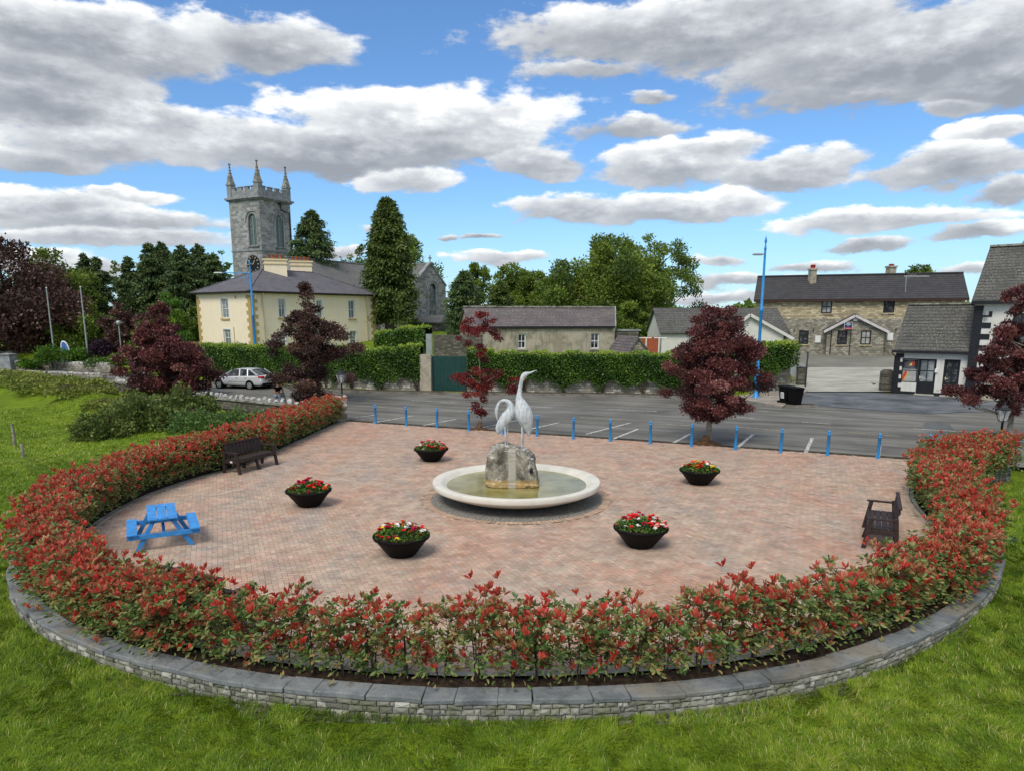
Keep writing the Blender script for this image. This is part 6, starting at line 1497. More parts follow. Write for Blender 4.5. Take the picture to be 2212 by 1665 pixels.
# sale board on a pole
r_ = rect_c(wp, c8, 1186, 350, 1322, 474); sb = empty('sale_board', tuple(wp.pt((r_[0] + r_[1]) / 2, .97, .5)), 0, 'dark blue and red property board on a thin pole before the gabled projection', 'sign board'); 
mb = MB(); wp.bar(mb, r_[0], r_[1], r_[2], r_[3], .40, .44); bd = mb.build('board', M_plain('board_blue', (.016, .05, .14), .5), sb)
hh = r_[3] - r_[2]; mb = MB(); wp.bar(mb, r_[0] + .02, r_[1] - .02, r_[2] + .02, r_[2] + hh * .24, .438, .446); mb.build('red_band', M_plain('board_red', (.55, .02, .04), .5), bd)
mb = MB(); wp.bar(mb, r_[0] - .03, r_[0], r_[2] - .02, r_[3] + .02, .41, .45); wp.bar(mb, r_[1], r_[1] + .03, r_[2] - .02, r_[3] + .02, .41, .45); wp.bar(mb, r_[0], r_[1], r_[3], r_[3] + .03, .41, .45)
wm = r_[1] - r_[0]
def dashes(z_, a, b, h):
    x_ = a
    while x_ < b: l_ = random.uniform(.05, .09); wp.bar(mb, r_[0] + wm * x_, r_[0] + wm * min(b, x_ + l_), r_[2] + hh * z_, r_[2] + hh * (z_ + h), .439, .447); x_ += l_ + .03
dashes(.80, .3, .7, .08); dashes(.66, .14, .86, .10); dashes(.48, .35, .65, .06); dashes(.09, .2, .8, .05); mb.build('lettering', MT['white'], bd)
mb = MB(); mb.tube([wp.pt(r_[1] - .05, .97, .37), wp.pt(r_[1] - .05, r_[3], .37)], .035, 8); mb.build('pole', MT['blackpaint'], sb)
# tv aerial
mx_, my_, mz_ = GY(*c7(946, 600), 72.0); _, _, mt_ = GY(*c7(960, 355), 72.0); ae = empty('television_aerial', (mx_, 71.9, 5), 0, 'thin television aerial on a tall pole before the dark tiled roof', 'aerial'); tx_ = GY(*c7(960, 355), 72.0)[0]
mb = MB(); mb.tube([(mx_, 71.9, 4.8), (tx_, 71.9, mt_)], .035, 6); mb.build('mast', MT['galv'], ae)
mb = MB(); mb.tube([(tx_ - .2, 71.9, mt_), (tx_ + 2.2, 71.9, mt_)], .025, 6)
for k in range(5): mb.tube([(tx_ + .1 + k * .16, 71.6, mt_ + .25 - .1 * (k % 2)), (tx_ + .1 + k * .16, 72.2, mt_ - .25 + .1 * (k % 2))], .015, 4)
mb.build('antenna', MT['white'], ae)

# ------------------------------------------------------------------ small shop
qA = Vector(G(1928, 848.5)); qB = end_on(qA, (.78, -.626), 2084, 0); wq = Wall(qA, qB); zqe = GY(1934, 757, qA.y)[2]; zqr = GY(1961, 659, qA.y + 2.2)[2]
shop = empty('small_shop', (qA.x, qA.y, 0), 0, 'small single storey white shop with black corner stones and a steep lichened tile roof', 'shop')
RQ = [rect_c(wq, c9, 888, 516, 1060, 768), rect_c(wq, c9, 1062, 516, 1232, 885), rect_c(wq, c9, 1335, 522, 1510, 893)]
RQ[1] = (RQ[0][1] + .02, RQ[0][1] + 1.02, .02, RQ[1][3]); RQ[0] = (RQ[0][0], RQ[0][1], RQ[0][2], RQ[1][3]); RQ[2] = (RQ[2][0], RQ[2][1], .02, RQ[2][3])
RQh = [(RQ[0][0], RQ[0][1] + .01, RQ[0][2], RQ[0][3]), (RQ[0][1] + .01, RQ[1][1], .02, RQ[1][3]), RQ[2]]
dq = 5.4; mb = MB(); wq.face(mb, -.1, zqe, RQh); wl_ = Wall(qA - wq.n.to_2d() * dq, qA); wl_.face(mb, -.1, zqe); wl_.gable(mb, zqe, zqr - .1); mb.build('wall', MT['whiterender'], shop)
mb = MB(); roofslab(mb, [wq.pt(-.12, zqe + .02, .3), wq.pt(wq.L + .2, zqe + .02, .3), wq.pt(wq.L + .2, zqr, -dq / 2), wq.pt(-.12, zqr, -dq / 2)], .12); roofslab(mb, [wq.pt(wq.L + .2, zqe, -dq), wq.pt(-.12, zqe, -dq), wq.pt(-.12, zqr, -dq / 2), wq.pt(wq.L + .2, zqr, -dq / 2)], .12); rf = mb.build('roof', MT['greytile'], shop)
mb = MB(); wq.bar(mb, -.1, wq.L + .1, zqr + .0, zqr + .1, -dq / 2 - .14, -dq / 2 + .14); mb.build('ridge_tiles', MT['lichenstone'], rf)
mb = MB(); wq.bar(mb, -.15, wq.L + .15, zqe - .14, zqe - .0, .0, .36); mb.build('gutter', MT['blackpaint'], shop)
mb = MB(); z = .16; k = 0
while z < zqe - .3: wq.bar(mb, -.02, (.42 if k % 2 else .72) * .62, z, z + .255, -.02, .03); wl_.bar(mb, wl_.L - .3, wl_.L + .02, z, z + .255, -.02, .025); z += .262; k += 1
mb.build('corner_stones', MT['blackpaint'], shop)
for a_, b_ in ((0, RQ[0][1]), (RQ[1][1], RQ[2][0]), (RQ[2][1], wq.L)): mb = MB(); wq.bar(mb, a_, b_, -.05, .17, -.01, .035); mb.build('plinth', MT['blackpaint'], shop)
f = window(wq, RQ[0], shop, MT['darkframe'], MT['glass_blind'], 1, 2, None, fw=.06)
# coloured decals on the shop window
a, b, c, d = RQ[0]; mb = MB(); off = -.108
def decal(pts): mb.add([wq.pt(a + (b - a) * x_, c + (d - c) * z_, off) for x_, z_ in pts], [tuple(range(len(pts)))])
decal([(.42, .72), (.6, .68), (.78, .75), (.74, .9), (.58, .86), (.66, .8)]); decal([(.06, .06), (.2, .1), (.3, .25), (.34, .44), (.24, .48), (.1, .3)]); mb.build('red_decal', M_plain('decal_red', (.60, .05, .02), .5), f)
mb = MB(); off = -.104
for k in range(5): x_ = .12 + .05 * k; decal([(x_, .07 + .06 * k), (x_ + .16, .10 + .07 * k), (x_ + .17, .125 + .07 * k), (x_, .10 + .06 * k)])
for k in range(3): decal([(.42 + .06 * k, .70), (.46 + .06 * k, .70), (.56 + .03 * k, .80), (.53 + .03 * k, .81)])
mb.build('yellow_decal', M_plain('decal_yellow', (.80, .62, .10), .5), f)
mb = MB(); off = -.112; decal([(.06, .56), (.94, .56), (.94, .94), (.06, .94)]); mb.build('dark_poster', MT['glass'], f)
for r_, lb in ((RQ[1], None), (RQ[2], None)):
    a, b, c, d = r_; mb = MB(); wq.bar(mb, a, b, c, d, -.2, -.14); wq.bar(mb, a, a + .09, c, d, -.14, -.07); wq.bar(mb, b - .09, b, c, d, -.14, -.07); wq.bar(mb, a + .09, b - .09, d - .08, d, -.14, -.07); wq.bar(mb, a + .09, b - .09, c, c + .78, -.14, -.10); wq.bar(mb, (a + b) / 2 - .02, (a + b) / 2 + .02, c + .78, d - .08, -.138, -.10); wq.bar(mb, a + .09, b - .09, c + 1.45, c + 1.49, -.136, -.104)
    dr_ = mb.build('door', MT['blackpaint'], shop); mb = MB(); wq.bar(mb, a + .14, b - .14, c + .8, d - .1, -.139, -.131); mb.build('pane', MT['glass_cur'] if r_ is RQ[1] else MT['glass'], dr_); mb = MB(); mb.beam(wq.pt(a + .13, c + 1.03, -.05), wq.pt(a + .27, c + 1.03, -.05), .03, .03); wq.bar(mb, a + .11, a + .15, c + .93, c + 1.13, -.10, -.085); mb.build('handle', MT['creamtrim'], dr_)
    mb = MB(); wq.bar(mb, a - .05, b + .05, -.02, .05, -.05, .22); mb.build('doorstep', MT['concrete'], shop)
r_ = rect_c(wq, c9, 1252, 622, 1284, 662); mb = MB(); wq.bar(mb, *r_, -.01, .1); mb.build('letter_box', MT['white'], shop)
downpipe(wl_, wl_.L - .1, 0, zqe, shop, MT['blackpaint'])

# ------------------------------------------------------------------ tall white building on the right
tA = qB + Vector((-.626, -.78)) * .35; tdir = Vector((.76, -.65)).normalized(); tB_ = tA + tdir * 14; wt = Wall(tA, tB_)
zte = GY(2091, 652, tA.y)[2]; ztr = GY(2117, 534, tA.y + 2.95)[2]; dt = 7.8
tall = empty('white_townhouse', (tA.x, tA.y, 0), 0, 'tall white two storey building with black corner stones at the right edge', 'building')
RT = [(1.95, 2.75, 3.3, 5.0), (5.2, 6.3, 3.6, 5.2), (5.2, 6.4, .9, 2.5), (3.4, 4.3, .02, 2.1)]
mb = MB(); wt.face(mb, -.2, zte, RT); wtl = Wall(tA - wt.n.to_2d() * dt, tA); wtl.face(mb, -.2, zte); wtl.gable(mb, zte, ztr - .1); Wall(tB_, tB_ - wt.n.to_2d() * dt).face(mb, -.2, zte); mb.build('wall', MT['whiterender'], tall)
mb = MB(); roofslab(mb, [wt.pt(-.15, zte + .05, .35), wt.pt(wt.L, zte + .05, .35), wt.pt(wt.L, ztr, -dt / 2), wt.pt(-.15, ztr, -dt / 2)], .14); roofslab(mb, [wt.pt(wt.L, zte, -dt - .3), wt.pt(-.15, zte, -dt - .3), wt.pt(-.15, ztr, -dt / 2), wt.pt(wt.L, ztr, -dt / 2)], .14); rf = mb.build('roof', MT['greytile'], tall)
mb = MB(); wt.bar(mb, -.15, wt.L, ztr, ztr + .12, -dt / 2 - .15, -dt / 2 + .15); mb.build('ridge_tiles', MT['lichenstone'], rf)
mb = MB(); wt.bar(mb, -.15, wt.L, zte - .15, zte, .0, .42); mb.build('gutter', MT['blackpaint'], tall)
mb = MB(); z = .2; k = 0
while z < zte - .4: wt.bar(mb, -.02, .46 if k % 2 else .92, z, z + .32, -.02, .03); wtl.bar(mb, wtl.L - .5, wtl.L + .02, z, z + .32, -.02, .03); z += .328; k += 1
wt.bar(mb, 0, 2.6, -.1, .21, -.01, .035); mb.build('corner_stones', MT['blackpaint'], tall)
for r_ in RT[:3]: window(wt, r_, tall, MT['blackpaint'], MT['glass'], 2, 2, MT['blackpaint'], fw=.08)
a, b, c, d = RT[3]; mb = MB(); wt.bar(mb, a, b, c, d, -.14, -.08); mb.build('door', MT['blackpaint'], tall)
mb = MB(); p = wt.pt(1.05, 3.05, .18); mb.box(p, (.14, .36, .13), rz=.5); mb.build('security_camera', MT['white'], tall)
mb = MB(); p = wt.pt(.62, 5.0, .22); mb.box(p, (.2, .25, .24)); mb.build('floodlight', MT['galv'], tall)
# dark water butt beside the wall
p = wt.pt(1.35, 0, .5); o = empty('grey_cabinet', tuple(p), wt.d.angle(Vector((1, 0, 0))) * -1, 'grey box cabinet standing against the tall white building', 'cabinet'); mb = MB(); mb.box((0, 0, .5), (.95, .5, 1.0)); mb.build('body', MT['greyrender'], o, True, bevel=.02)

# ------------------------------------------------------------------ walls of the road frontage (under the ivy) and the green gate
def rubble_wall(name, pts, h, th, label, mat, zf, cap=None):
    o = empty(name, (pts[0][0], pts[0][1], 0), 0, label, 'wall'); mb = MB(); back = offset(pts, -th)
    for i in range(len(pts) - 1):
        a, b = pts[i], pts[i + 1]; c, d = back[i + 1], back[i]; za_, zb_ = zf(*a), zf(*b); ha, hb = (h, h) if not callable(h) else (h(i), h(i + 1))
        mb.quad((*a, za_ - .4), (*b, zb_ - .4), (*b, zb_ + hb), (*a, za_ + ha)); mb.quad((*c, zb_ - .4), (*d, za_ - .4), (*d, za_ + ha), (*c, zb_ + hb)); mb.quad((*a, za_ + ha), (*b, zb_ + hb), (*c, zb_ + hb), (*d, za_ + ha))
    for (p, q, s_) in ((pts[0], back[0], 0), (pts[-1], back[-1], len(pts) - 1)): hh_ = h if not callable(h) else h(s_); mb.quad((*p, zf(*p) - .4), (*q, zf(*q) - .4), (*q, zf(*q) + hh_), (*p, zf(*p) + hh_))
    mb.build('stonework', mat, o); return o
roadz = lambda x, y: rz(x)
WL = smooth([(-26.5, 59.6), (-21, 55.8), (-16.5, 53.0), (-9.6, 48.6), (-5.9, 47.5)], 3); WR = smooth([(-2.9, 46.9), (3.5, 46.2), (9.6, 45.2), (13.4, 43.9)], 3)
rubble_wall('roadside_wall', WL, 2.25, .5, 'whitewashed rubble roadside wall under the ivy left of the green gate', MT['palestone'], roadz)
rubble_wall('roadside_wall', WR, 2.2, .5, 'whitewashed rubble roadside wall under the ivy right of the green gate', MT['palestone'], roadz)
o = empty('gate_pier', (-5.6, 47.4, 0), R_(-8), 'plain rendered pier left of the green metal gate', 'pier'); mb = MB(); mb.box((0, 0, 1.15), (.75, .55, 2.5)); mb.build('shaft', MT['greyrender'], o, True)
gt = empty('metal_gate', (-4.1, 47.3, 0), R_(-6), 'dark green corrugated sheet metal gate in the roadside wall', 'gate'); mb = MB(); k = 26
for i in range(k): mb.box((-1.16 + 2.3 * i / (k - 1), 0, 1.17), (.045, .05, 2.2)); 
mb.box((0, .012, 1.17), (2.38, .02, 2.22)); mb.build('sheet', MT['gategreen'], gt, True)
mb = MB(); mb.box((-1.22, 0, 1.17), (.06, .08, 2.3)); mb.box((1.22, 0, 1.17), (.06, .08, 2.3)); mb.build('gate_post', MT['gategreen'], gt, True)
o = stripe('yellow_line', G(960, 848.5), G(1003, 850.5), .12, M_plain('bright_yellow_paint', (.45, .50, .04), .7), z=.09)
# higher wall and grey panel behind the gate
bw_ = [GY(936, 750, 52)[:2], GY(1040, 750, 51.5)[:2]]; rubble_wall('garden_wall', [tuple(p) for p in bw_], GY(980, 724, 52)[2], .5, 'high dark rubble wall behind the green gate', MT['rubble'], lambda x, y: 0)
x_, y_, z_ = GY(927, 735, 52.5); mb = MB(); zt_ = GY(927, 722, 52.5)[2]; mb.box((x_, 52.5, zt_ - .7), (.42, .42, 1.4)); o = mb.build('gate_pillar', MT['galv']); tag(o, 'slim pale grey pillar at the left end of the high dark wall', 'pillar')
# ivy covered wall behind, church hedge base wall
bw2 = [GY(815, 740, 58)[:2], GY(925, 735, 56)[:2]]; rubble_wall('garden_wall', [tuple(p) for p in bw2], 2.7, .5, 'pale rubble retaining wall below the churchyard hedge', MT['greystone'], lambda x, y: 0)
# wall under the ivy wedge at the right
bw3 = [(14.3, 45.4), (16.6, 47.4), (18.5, 48.2)]; rubble_wall('roadside_wall', bw3, 2.0, .4, 'low grey wall turning back beside the concrete drive', MT['greystone'], lambda x, y: 0)

# ------------------------------------------------------------------ parapet wall with upright cope stones (left, by the road)
def parapet(pts, hbase, label, zf, stones=True, sw=.27):
    o = empty('parapet_wall', (pts[0][0], pts[0][1], 0), 0, label, 'wall'); P = smooth(pts, 5); back = offset(P, .42); mb = MB(); mb2 = MB()
    for i in range(len(P) - 1):
        a, b, c, d = P[i], P[i + 1], back[i + 1], back[i]; za_, zb_ = zf(*a) + hbase, zf(*b) + hbase
        mb.quad((*d, za_ - 2.2), (*c, zb_ - 2.2), (*c, zb_), (*d, za_)); mb.quad((*b, zb_ - 1.2), (*a, za_ - 1.2), (*a, za_), (*b, zb_)); mb.quad((*a, za_), (*d, za_), (*c, zb_), (*b, zb_))
        d2, c2_ = offset(P, .50)[i], offset(P, .50)[i + 1]; mb2.add([(*a, za_), (*b, zb_), (*c2_, zb_), (*d2, za_), (*a, za_ + .09), (*b, zb_ + .09), (*c2_, zb_ + .09), (*d2, za_ + .09)], [(4, 5, 6, 7), (3, 2, 6, 7), (1, 0, 4, 5)])
    mb.build('wall_body', MT['rubble'], o); mb2.build('coping', MT['lichenstone'], o)
    L_ = 0; acc_ = .3
    k = 0; mb3 = None
    for i in range(len(P) - 1):
        a, b = Vector(P[i]), Vector(P[i + 1]); seg = (b - a).length; t = acc_
        while t < seg:
            p = a.lerp(b, t / seg); n_ = Vector(((b - a).y, -(b - a).x)).normalized(); q = p + n_ * .22; z_ = zf(*p) + hbase + .09; h = random.uniform(.14, .27); s_ = random.uniform(.7, 1.05)
            mb3 = MB(); mb3.lathe([(.0, -.02), (sw * .48 * s_, 0), (sw * .52 * s_, h * .4), (sw * .46 * s_, h * .75), (sw * .25, h * .97), (0, h)], (q.x, q.y, z_), 7, sm=False)
            for vi in range(len(mb3.v)): v = mb3.v[vi]; mb3.v[vi] = (v[0] + random.uniform(-.03, .03), v[1] + random.uniform(-.03, .03), v[2] + random.uniform(-.02, .02))
            mb3.build('cope_stone', MT['whitestone'], o); k += 1
            t += random.uniform(.38, .62)
        acc_ = t - seg
    return o
parapet([(-18.1, 41.6), (-14.5, 39.1), (-8.7, 34.7)], .44, 'roadside parapet wall topped with upright white stones beside the seated man', roadz)
parapet([(-28.2, 52.0), (-26.9, 50.3), (-25.2, 48.6), (-23.0, 46.6)], .45, 'short sloping end of the stone topped wall below the left copper beech', roadz)
# far left boundary walls
lw = [tuple(GY(x_, 812, 69 - (x_ / 250) * 4)[:2]) for x_ in (30, 100, 170, 240)]
lo = rubble_wall('garden_wall', lw, .80, .5, 'long grey coursed stone wall with rough cope stones before the left garden', MT['greystone'], lambda x, y: -.25)
mb = MB()
for i in range(len(lw) - 1):
    a, b = Vector(lw[i]), Vector(lw[i + 1]); k = int((b - a).length / .42)
    for j in range(k): p = a.lerp(b, j / k); mb.box((p.x, p.y + .25, .62 + random.uniform(-.03, .03)), (.34, .5, .26 + random.uniform(-.05, .08)), rz=random.uniform(-.15, .15))
mb.build('cope_stones', MT['whitestone'], lo, bevel=.03)
lw2 = [tuple(GY(x_, 815, 62 - (x_ / 250) * 4)[:2]) for x_ in (-30, 40, 110, 175, 222)]; lo = rubble_wall('roadside_wall', lw2, .55, .4, 'low white capped stone wall along the top of the left bank', MT['greystone'], lambda x, y: -.35)
mb = MB()
for i in range(len(lw2) - 1):
    a, b = Vector(lw2[i]), Vector(lw2[i + 1]); k = int((b - a).length / .5)
    for j in range(k): p = a.lerp(b, j / k); mb.box((p.x, p.y + .2, .26 + random.uniform(-.03, .03)), (.36, .4, .16), rz=random.uniform(-.2, .2))
mb.build('cope_stones', MT['whitestone'], lo, bevel=.03)
for (px, pt, pb, Y_, lb, wdt) in ((15, 765, 812, 68.5, 'front grey stone gate pillar at the left edge with a pyramid cap', 1.15), (22, 759, 795, 74, 'rear grey stone gate pillar behind the left edge pillar', 1.1), (100, 760, 790, 74, 'pale stone gate pillar half hidden by the green shrub', 1.1)):
    x_, _, zt_ = GY(px, pt, Y_); z0 = zg(x_, Y_); stone_pier(x_, Y_, z0, wdt, zt_ - z0 - .1, lb, MT['ashlar'])
o = empty('railings', (GY(30, 780, 74)[0], 74, 1), 0, 'short run of grey metal railings between the left gate pillars', 'railings'); x0_ = GY(33, 780, 74)[0]; x1_ = GY(77, 780, 74)[0]; zt_ = GY(50, 765, 74)[2]; zb_ = GY(50, 784, 74)[2] - .3; mb = MB()
k = 15
for i in range(k): x_ = x0_ + (x1_ - x0_) * i / (k - 1); mb.tube([(x_, 74, zb_), (x_, 74, zt_)], [.045, .03], 6)
mb.build('bars', MT['galv'], o); mb = MB(); mb.box(((x0_ + x1_) / 2, 74, zt_ - .25), (x1_ - x0_, .05, .06)); mb.build('rail', MT['galv'], o)
# ------------------------------------------------------------------ vegetation
LM = {
 'green': M_leaf('green_foliage', [(0, (.055, .095, .018)), (.4, (.125, .19, .030)), (.7, (.21, .29, .046)), (1, (.32, .40, .07))]),
 'bright': M_leaf('light_foliage', [(0, (.03, .08, .012)), (.4, (.075, .17, .018)), (.75, (.16, .28, .03)), (1, (.27, .40, .05))]),
 'dark': M_leaf('conifer_foliage', [(0, (.032, .058, .022)), (.45, (.075, .125, .042)), (.8, (.13, .185, .058)), (1, (.20, .23, .08))], trans=.12),
 'cypress': M_leaf('cypress_foliage', [(0, (.032, .058, .014)), (.45, (.080, .125, .028)), (.8, (.14, .19, .040)), (1, (.22, .24, .06))], trans=.12),
 'copper': M_leaf('copper_foliage', [(0, (.050, .022, .022)), (.35, (.12, .040, .038)), (.65, (.20, .060, .056)), (.88, (.30, .11, .098)), (1, (.42, .25, .22))], trans=.22, rough=.42, spec=.45),
 'copper2': M_leaf('dark_copper_foliage', [(0, (.034, .019, .018)), (.4, (.080, .042, .034)), (.75, (.14, .068, .050)), (1, (.22, .12, .08))], trans=.2, rough=.45, spec=.4),
 'maple': M_leaf('red_maple_foliage', [(0, (.07, .014, .014)), (.4, (.17, .022, .022)), (.75, (.29, .032, .028)), (1, (.40, .11, .08))], trans=.3),
 'purple': M_leaf('purple_foliage', [(0, (.015, .009, .017)), (.5, (.038, .018, .036)), (1, (.08, .035, .06))], trans=.15),
 'ivy': M_leaf('ivy_foliage', [(0, (.022, .055, .010)), (.35, (.055, .125, .016)), (.65, (.10, .20, .024)), (.85, (.20, .32, .032)), (1, (.34, .44, .06))], rough=.42, trans=.15, spec=.4),
 'yellow': M_leaf('golden_foliage', [(0, (.13, .12, .012)), (.5, (.30, .25, .02)), (1, (.50, .42, .04))]),
 'bramble': M_leaf('bramble_foliage', [(0, (.045, .07, .018)), (.4, (.11, .155, .036)), (.75, (.19, .235, .06)), (1, (.33, .31, .14))]),
 'scrub': M_leaf('scrub_foliage', [(0, (.10, .13, .025)), (.4, (.20, .25, .045)), (.75, (.32, .34, .08)), (1, (.46, .42, .16))]),
 'nettle': M_leaf('nettle_foliage', [(0, (.05, .10, .025)), (.5, (.11, .20, .05)), (1, (.20, .30, .08))]),
 'dry': M_leaf('brown_bracken', [(0, (.06, .03, .015)), (.5, (.16, .07, .03)), (1, (.26, .17, .05))]),
}
def Y_far(b): return True
def crownpts(r, ncl, prof, R, z0, z1, irr, hollow=.35):
    """cluster centres spread through a crown whose radius follows prof over its height"""
    ts = np.linspace(0, 1, len(prof)); out = []
    w_ = np.interp(np.linspace(0, 1, 60), ts, prof) ** 1.2 + .02; w_ /= w_.sum()
    for i in range(ncl):
        t = (r.choice(60, p=w_) + r.random()) / 60; a = r.uniform(0, 2 * math.pi)
        rad = R * np.interp(t, ts, prof) * (1 + irr * math.sin(a * 3 + t * 7) * .5 + irr * math.sin(a * 5 + 2) * .4)
        q = (hollow + (1 - hollow) * r.random() ** .55) if r.random() < .8 else r.random() * .6
        out.append((math.cos(a) * rad * q, math.sin(a) * rad * q, z0 + (z1 - z0) * t, t))
    return np.array(out)
def tree(name, base, H, R, kind, seed, label, cat='tree', ncl=60, nleaf=9000, leaf=.35, crown0=.25, prof=(.35, .8, 1, .95, .75, .4, .1), clr=.24, flat=.75,
         trunk=.3, bark='bark', irr=.35, group=None, lw=.6, droop=.15, up=.25, tonev=.16, off=(0, 0), hollow=.35, top=None, limbs=True, weep=False):
    if Y_far(base): nleaf = int(nleaf * 1.9); leaf = leaf * .70
    r = np.random.default_rng(seed); x, y, z = base; o = empty(name, base, 0, label, cat, group)
    z0, z1 = H * crown0, H
    Cc = crownpts(r, ncl, prof, R, z0, z1 - R * clr * .4, irr, hollow); Cc[:, 0] += off[0] * Cc[:, 3]; Cc[:, 1] += off[1] * Cc[:, 3]
    rc = R * clr * r.uniform(.65, 1.35, ncl) * (.6 + .4 * np.interp(Cc[:, 3], np.linspace(0, 1, len(prof)), prof))
    wt_ = rc ** 2 / (rc ** 2).sum(); ci = r.choice(ncl, nleaf, p=wt_)
    dd = unit(r.normal(size=(nleaf, 3))); q = r.random(nleaf) ** .45
    P = Cc[ci, :3] + dd * (rc[ci] * q)[:, None] * np.array([1, 1, flat])
    fringe = r.random(nleaf) < .10; P = P + np.where(fringe[:, None], dd * rc[ci][:, None] * .35, 0)
    D = dd * .7 + r.normal(size=(nleaf, 3)) * .55 + np.array([0, 0, up]) - np.array([0, 0, droop * 2]) * r.random((nleaf, 1))
    if weep: D = dd * [.25, .25, 0] + np.array([0, 0, -1.0]) + r.normal(size=(nleaf, 3)) * .25
    tone = np.clip(.45 + r.normal(size=ncl)[ci] * tonev + r.normal(size=nleaf) * .13, 0, 1)
    L = leaf * r.uniform(.6, 1.35, nleaf)
    leaves('crown', P, D, L, L * lw, tone, LM[kind], o, True, r=r)
    mb = MB(); rr = random.Random(seed); tz = z0 + (z1 - z0) * .72; lean = (rr.uniform(-.04, .04) * H + off[0] * .6, rr.uniform(-.04, .04) * H + off[1] * .6)
    tp = [Vector((lean[0] * t * t, lean[1] * t * t, tz * t)) for t in (0, .06, .25, .5, .75, 1)]
    mb.tube(tp, [trunk * 1.35, trunk, trunk * .82, trunk * .6, trunk * .38, trunk * .12], 9, cap=False)
    if limbs:
        order = np.argsort(-rc)[:min(ncl, 46)]
        for k in order:
            c = Vector(Cc[k, :3]); t = min(.97, max(z0 * .85 / tz, (c.z - abs(Vector((c.x, c.y)).length) * .55) / tz)); t = max(.12, t); a = Vector((lean[0] * t * t, lean[1] * t * t, tz * t))
            m_ = a.lerp(c, .5) + Vector((rr.uniform(-.1, .1) * R, rr.uniform(-.1, .1) * R, -(c - a).length * .08)); r0 = trunk * (.36 - .2 * t)
            mb.tube([a, m_, c], [max(.012, r0), max(.009, r0 * .6), .006 + trunk * .04], 5, cap=False)
            for _ in range(2): e = c + Vector([rr.uniform(-1, 1) * rc[k] for _ in range(2)] + [rr.uniform(0, 1) * rc[k]]); mb.tube([m_.lerp(c, .6), e], [max(.007, r0 * .35), .004], 3, cap=False)
    mb.build('trunk', MT[bark], o, True)
    return o
def conifer(name, base, H, R, kind, seed, label, nbr=230, per=46, leaf=.42, crown0=.04, power=.85, shoulder=.0, trunk=.32, group=None, tips=1, cat='conifer', bark='bark', ragged=.22, lw=.42):
    per = int(per * 1.7); leaf = leaf * .72
    r = np.random.default_rng(seed); o = empty(name, base, 0, label, cat, group); Ps, Ds, Ts = [], [], []
    leaders = [(0, 0, 1.0)] + [(R * .38 * math.cos(k * 2.3 + seed), R * .30 * math.sin(k * 2.3 + seed), r.uniform(.86, .96)) for k in range(tips - 1)]
    mb = MB()
    for b in range(nbr):
        lx, ly, lh = leaders[b % len(leaders)] if r.random() < .6 else leaders[0]
        t = r.random() ** .85; z = H * lh * (crown0 + (1 - crown0) * t); a = r.uniform(0, 6.283)
        prof = (1 - t) ** power * (1 - shoulder) + shoulder * (1 if t < .75 else (1 - t) / .25)
        rad = R * prof * (1 + r.normal() * ragged * .6 + ragged * math.sin(a * 4 + t * 9 + seed) * .6) + .10
        out = np.array([math.cos(a), math.sin(a), 0]); n_ = per
        s_ = r.random(n_) ** .55; drop = .35 * rad * s_ ** 1.6
        wdt = .18 * rad + .15
        P = np.array([lx * (1 - .3 * t), ly * (1 - .3 * t), z]) + out * (rad * s_)[:, None] + np.array([0, 0, 1.0]) * (.22 * rad * s_ - drop)[:, None] + r.normal(size=(n_, 3)) * [wdt, wdt, wdt * .45] * .6
        P[:, 2] = np.minimum(P[:, 2], H * lh * (1.0 + .01))
        Ds.append(out * .75 + np.array([0, 0, -.55]) + r.normal(size=(n_, 3)) * .38); Ps.append(P); Ts.append(np.full(n_, np.clip(.45 + r.normal() * .2, 0, 1)) + r.normal(size=n_) * .12)
        if b % 3 == 0: mb.tube([(lx * .5, ly * .5, z), Vector((lx * .6, ly * .6, z)) + Vector(out) * rad * .7 + Vector((0, 0, -.05 * rad))], [.05, .02], 4, cap=False)
    # leader tips
    for lx, ly, lh in leaders:
        n_ = 60; z = H * lh - r.random(n_) * H * .06; Ps.append(np.stack([lx * .7 + r.normal(size=n_) * .10, ly * .7 + r.normal(size=n_) * .10, z], 1)); Ds.append(r.normal(size=(n_, 3)) * .5 + np.array([0, 0, .8])); Ts.append(np.clip(.55 + r.normal(size=n_) * .1, 0, 1))
    P = np.concatenate(Ps); L = leaf * r.uniform(.55, 1.3, len(P)); leaves('crown', P, np.concatenate(Ds), L, L * lw, np.clip(np.concatenate(Ts), 0, 1), LM[kind], o, True, r=r)
    mb.tube([(0, 0, -.2), (0, 0, H * .1), (0, 0, H * .5), (0, 0, H * .96)], [trunk * 1.3, trunk, trunk * .6, .03], 9, cap=False); mb.build('trunk', MT[bark], o, True); return o
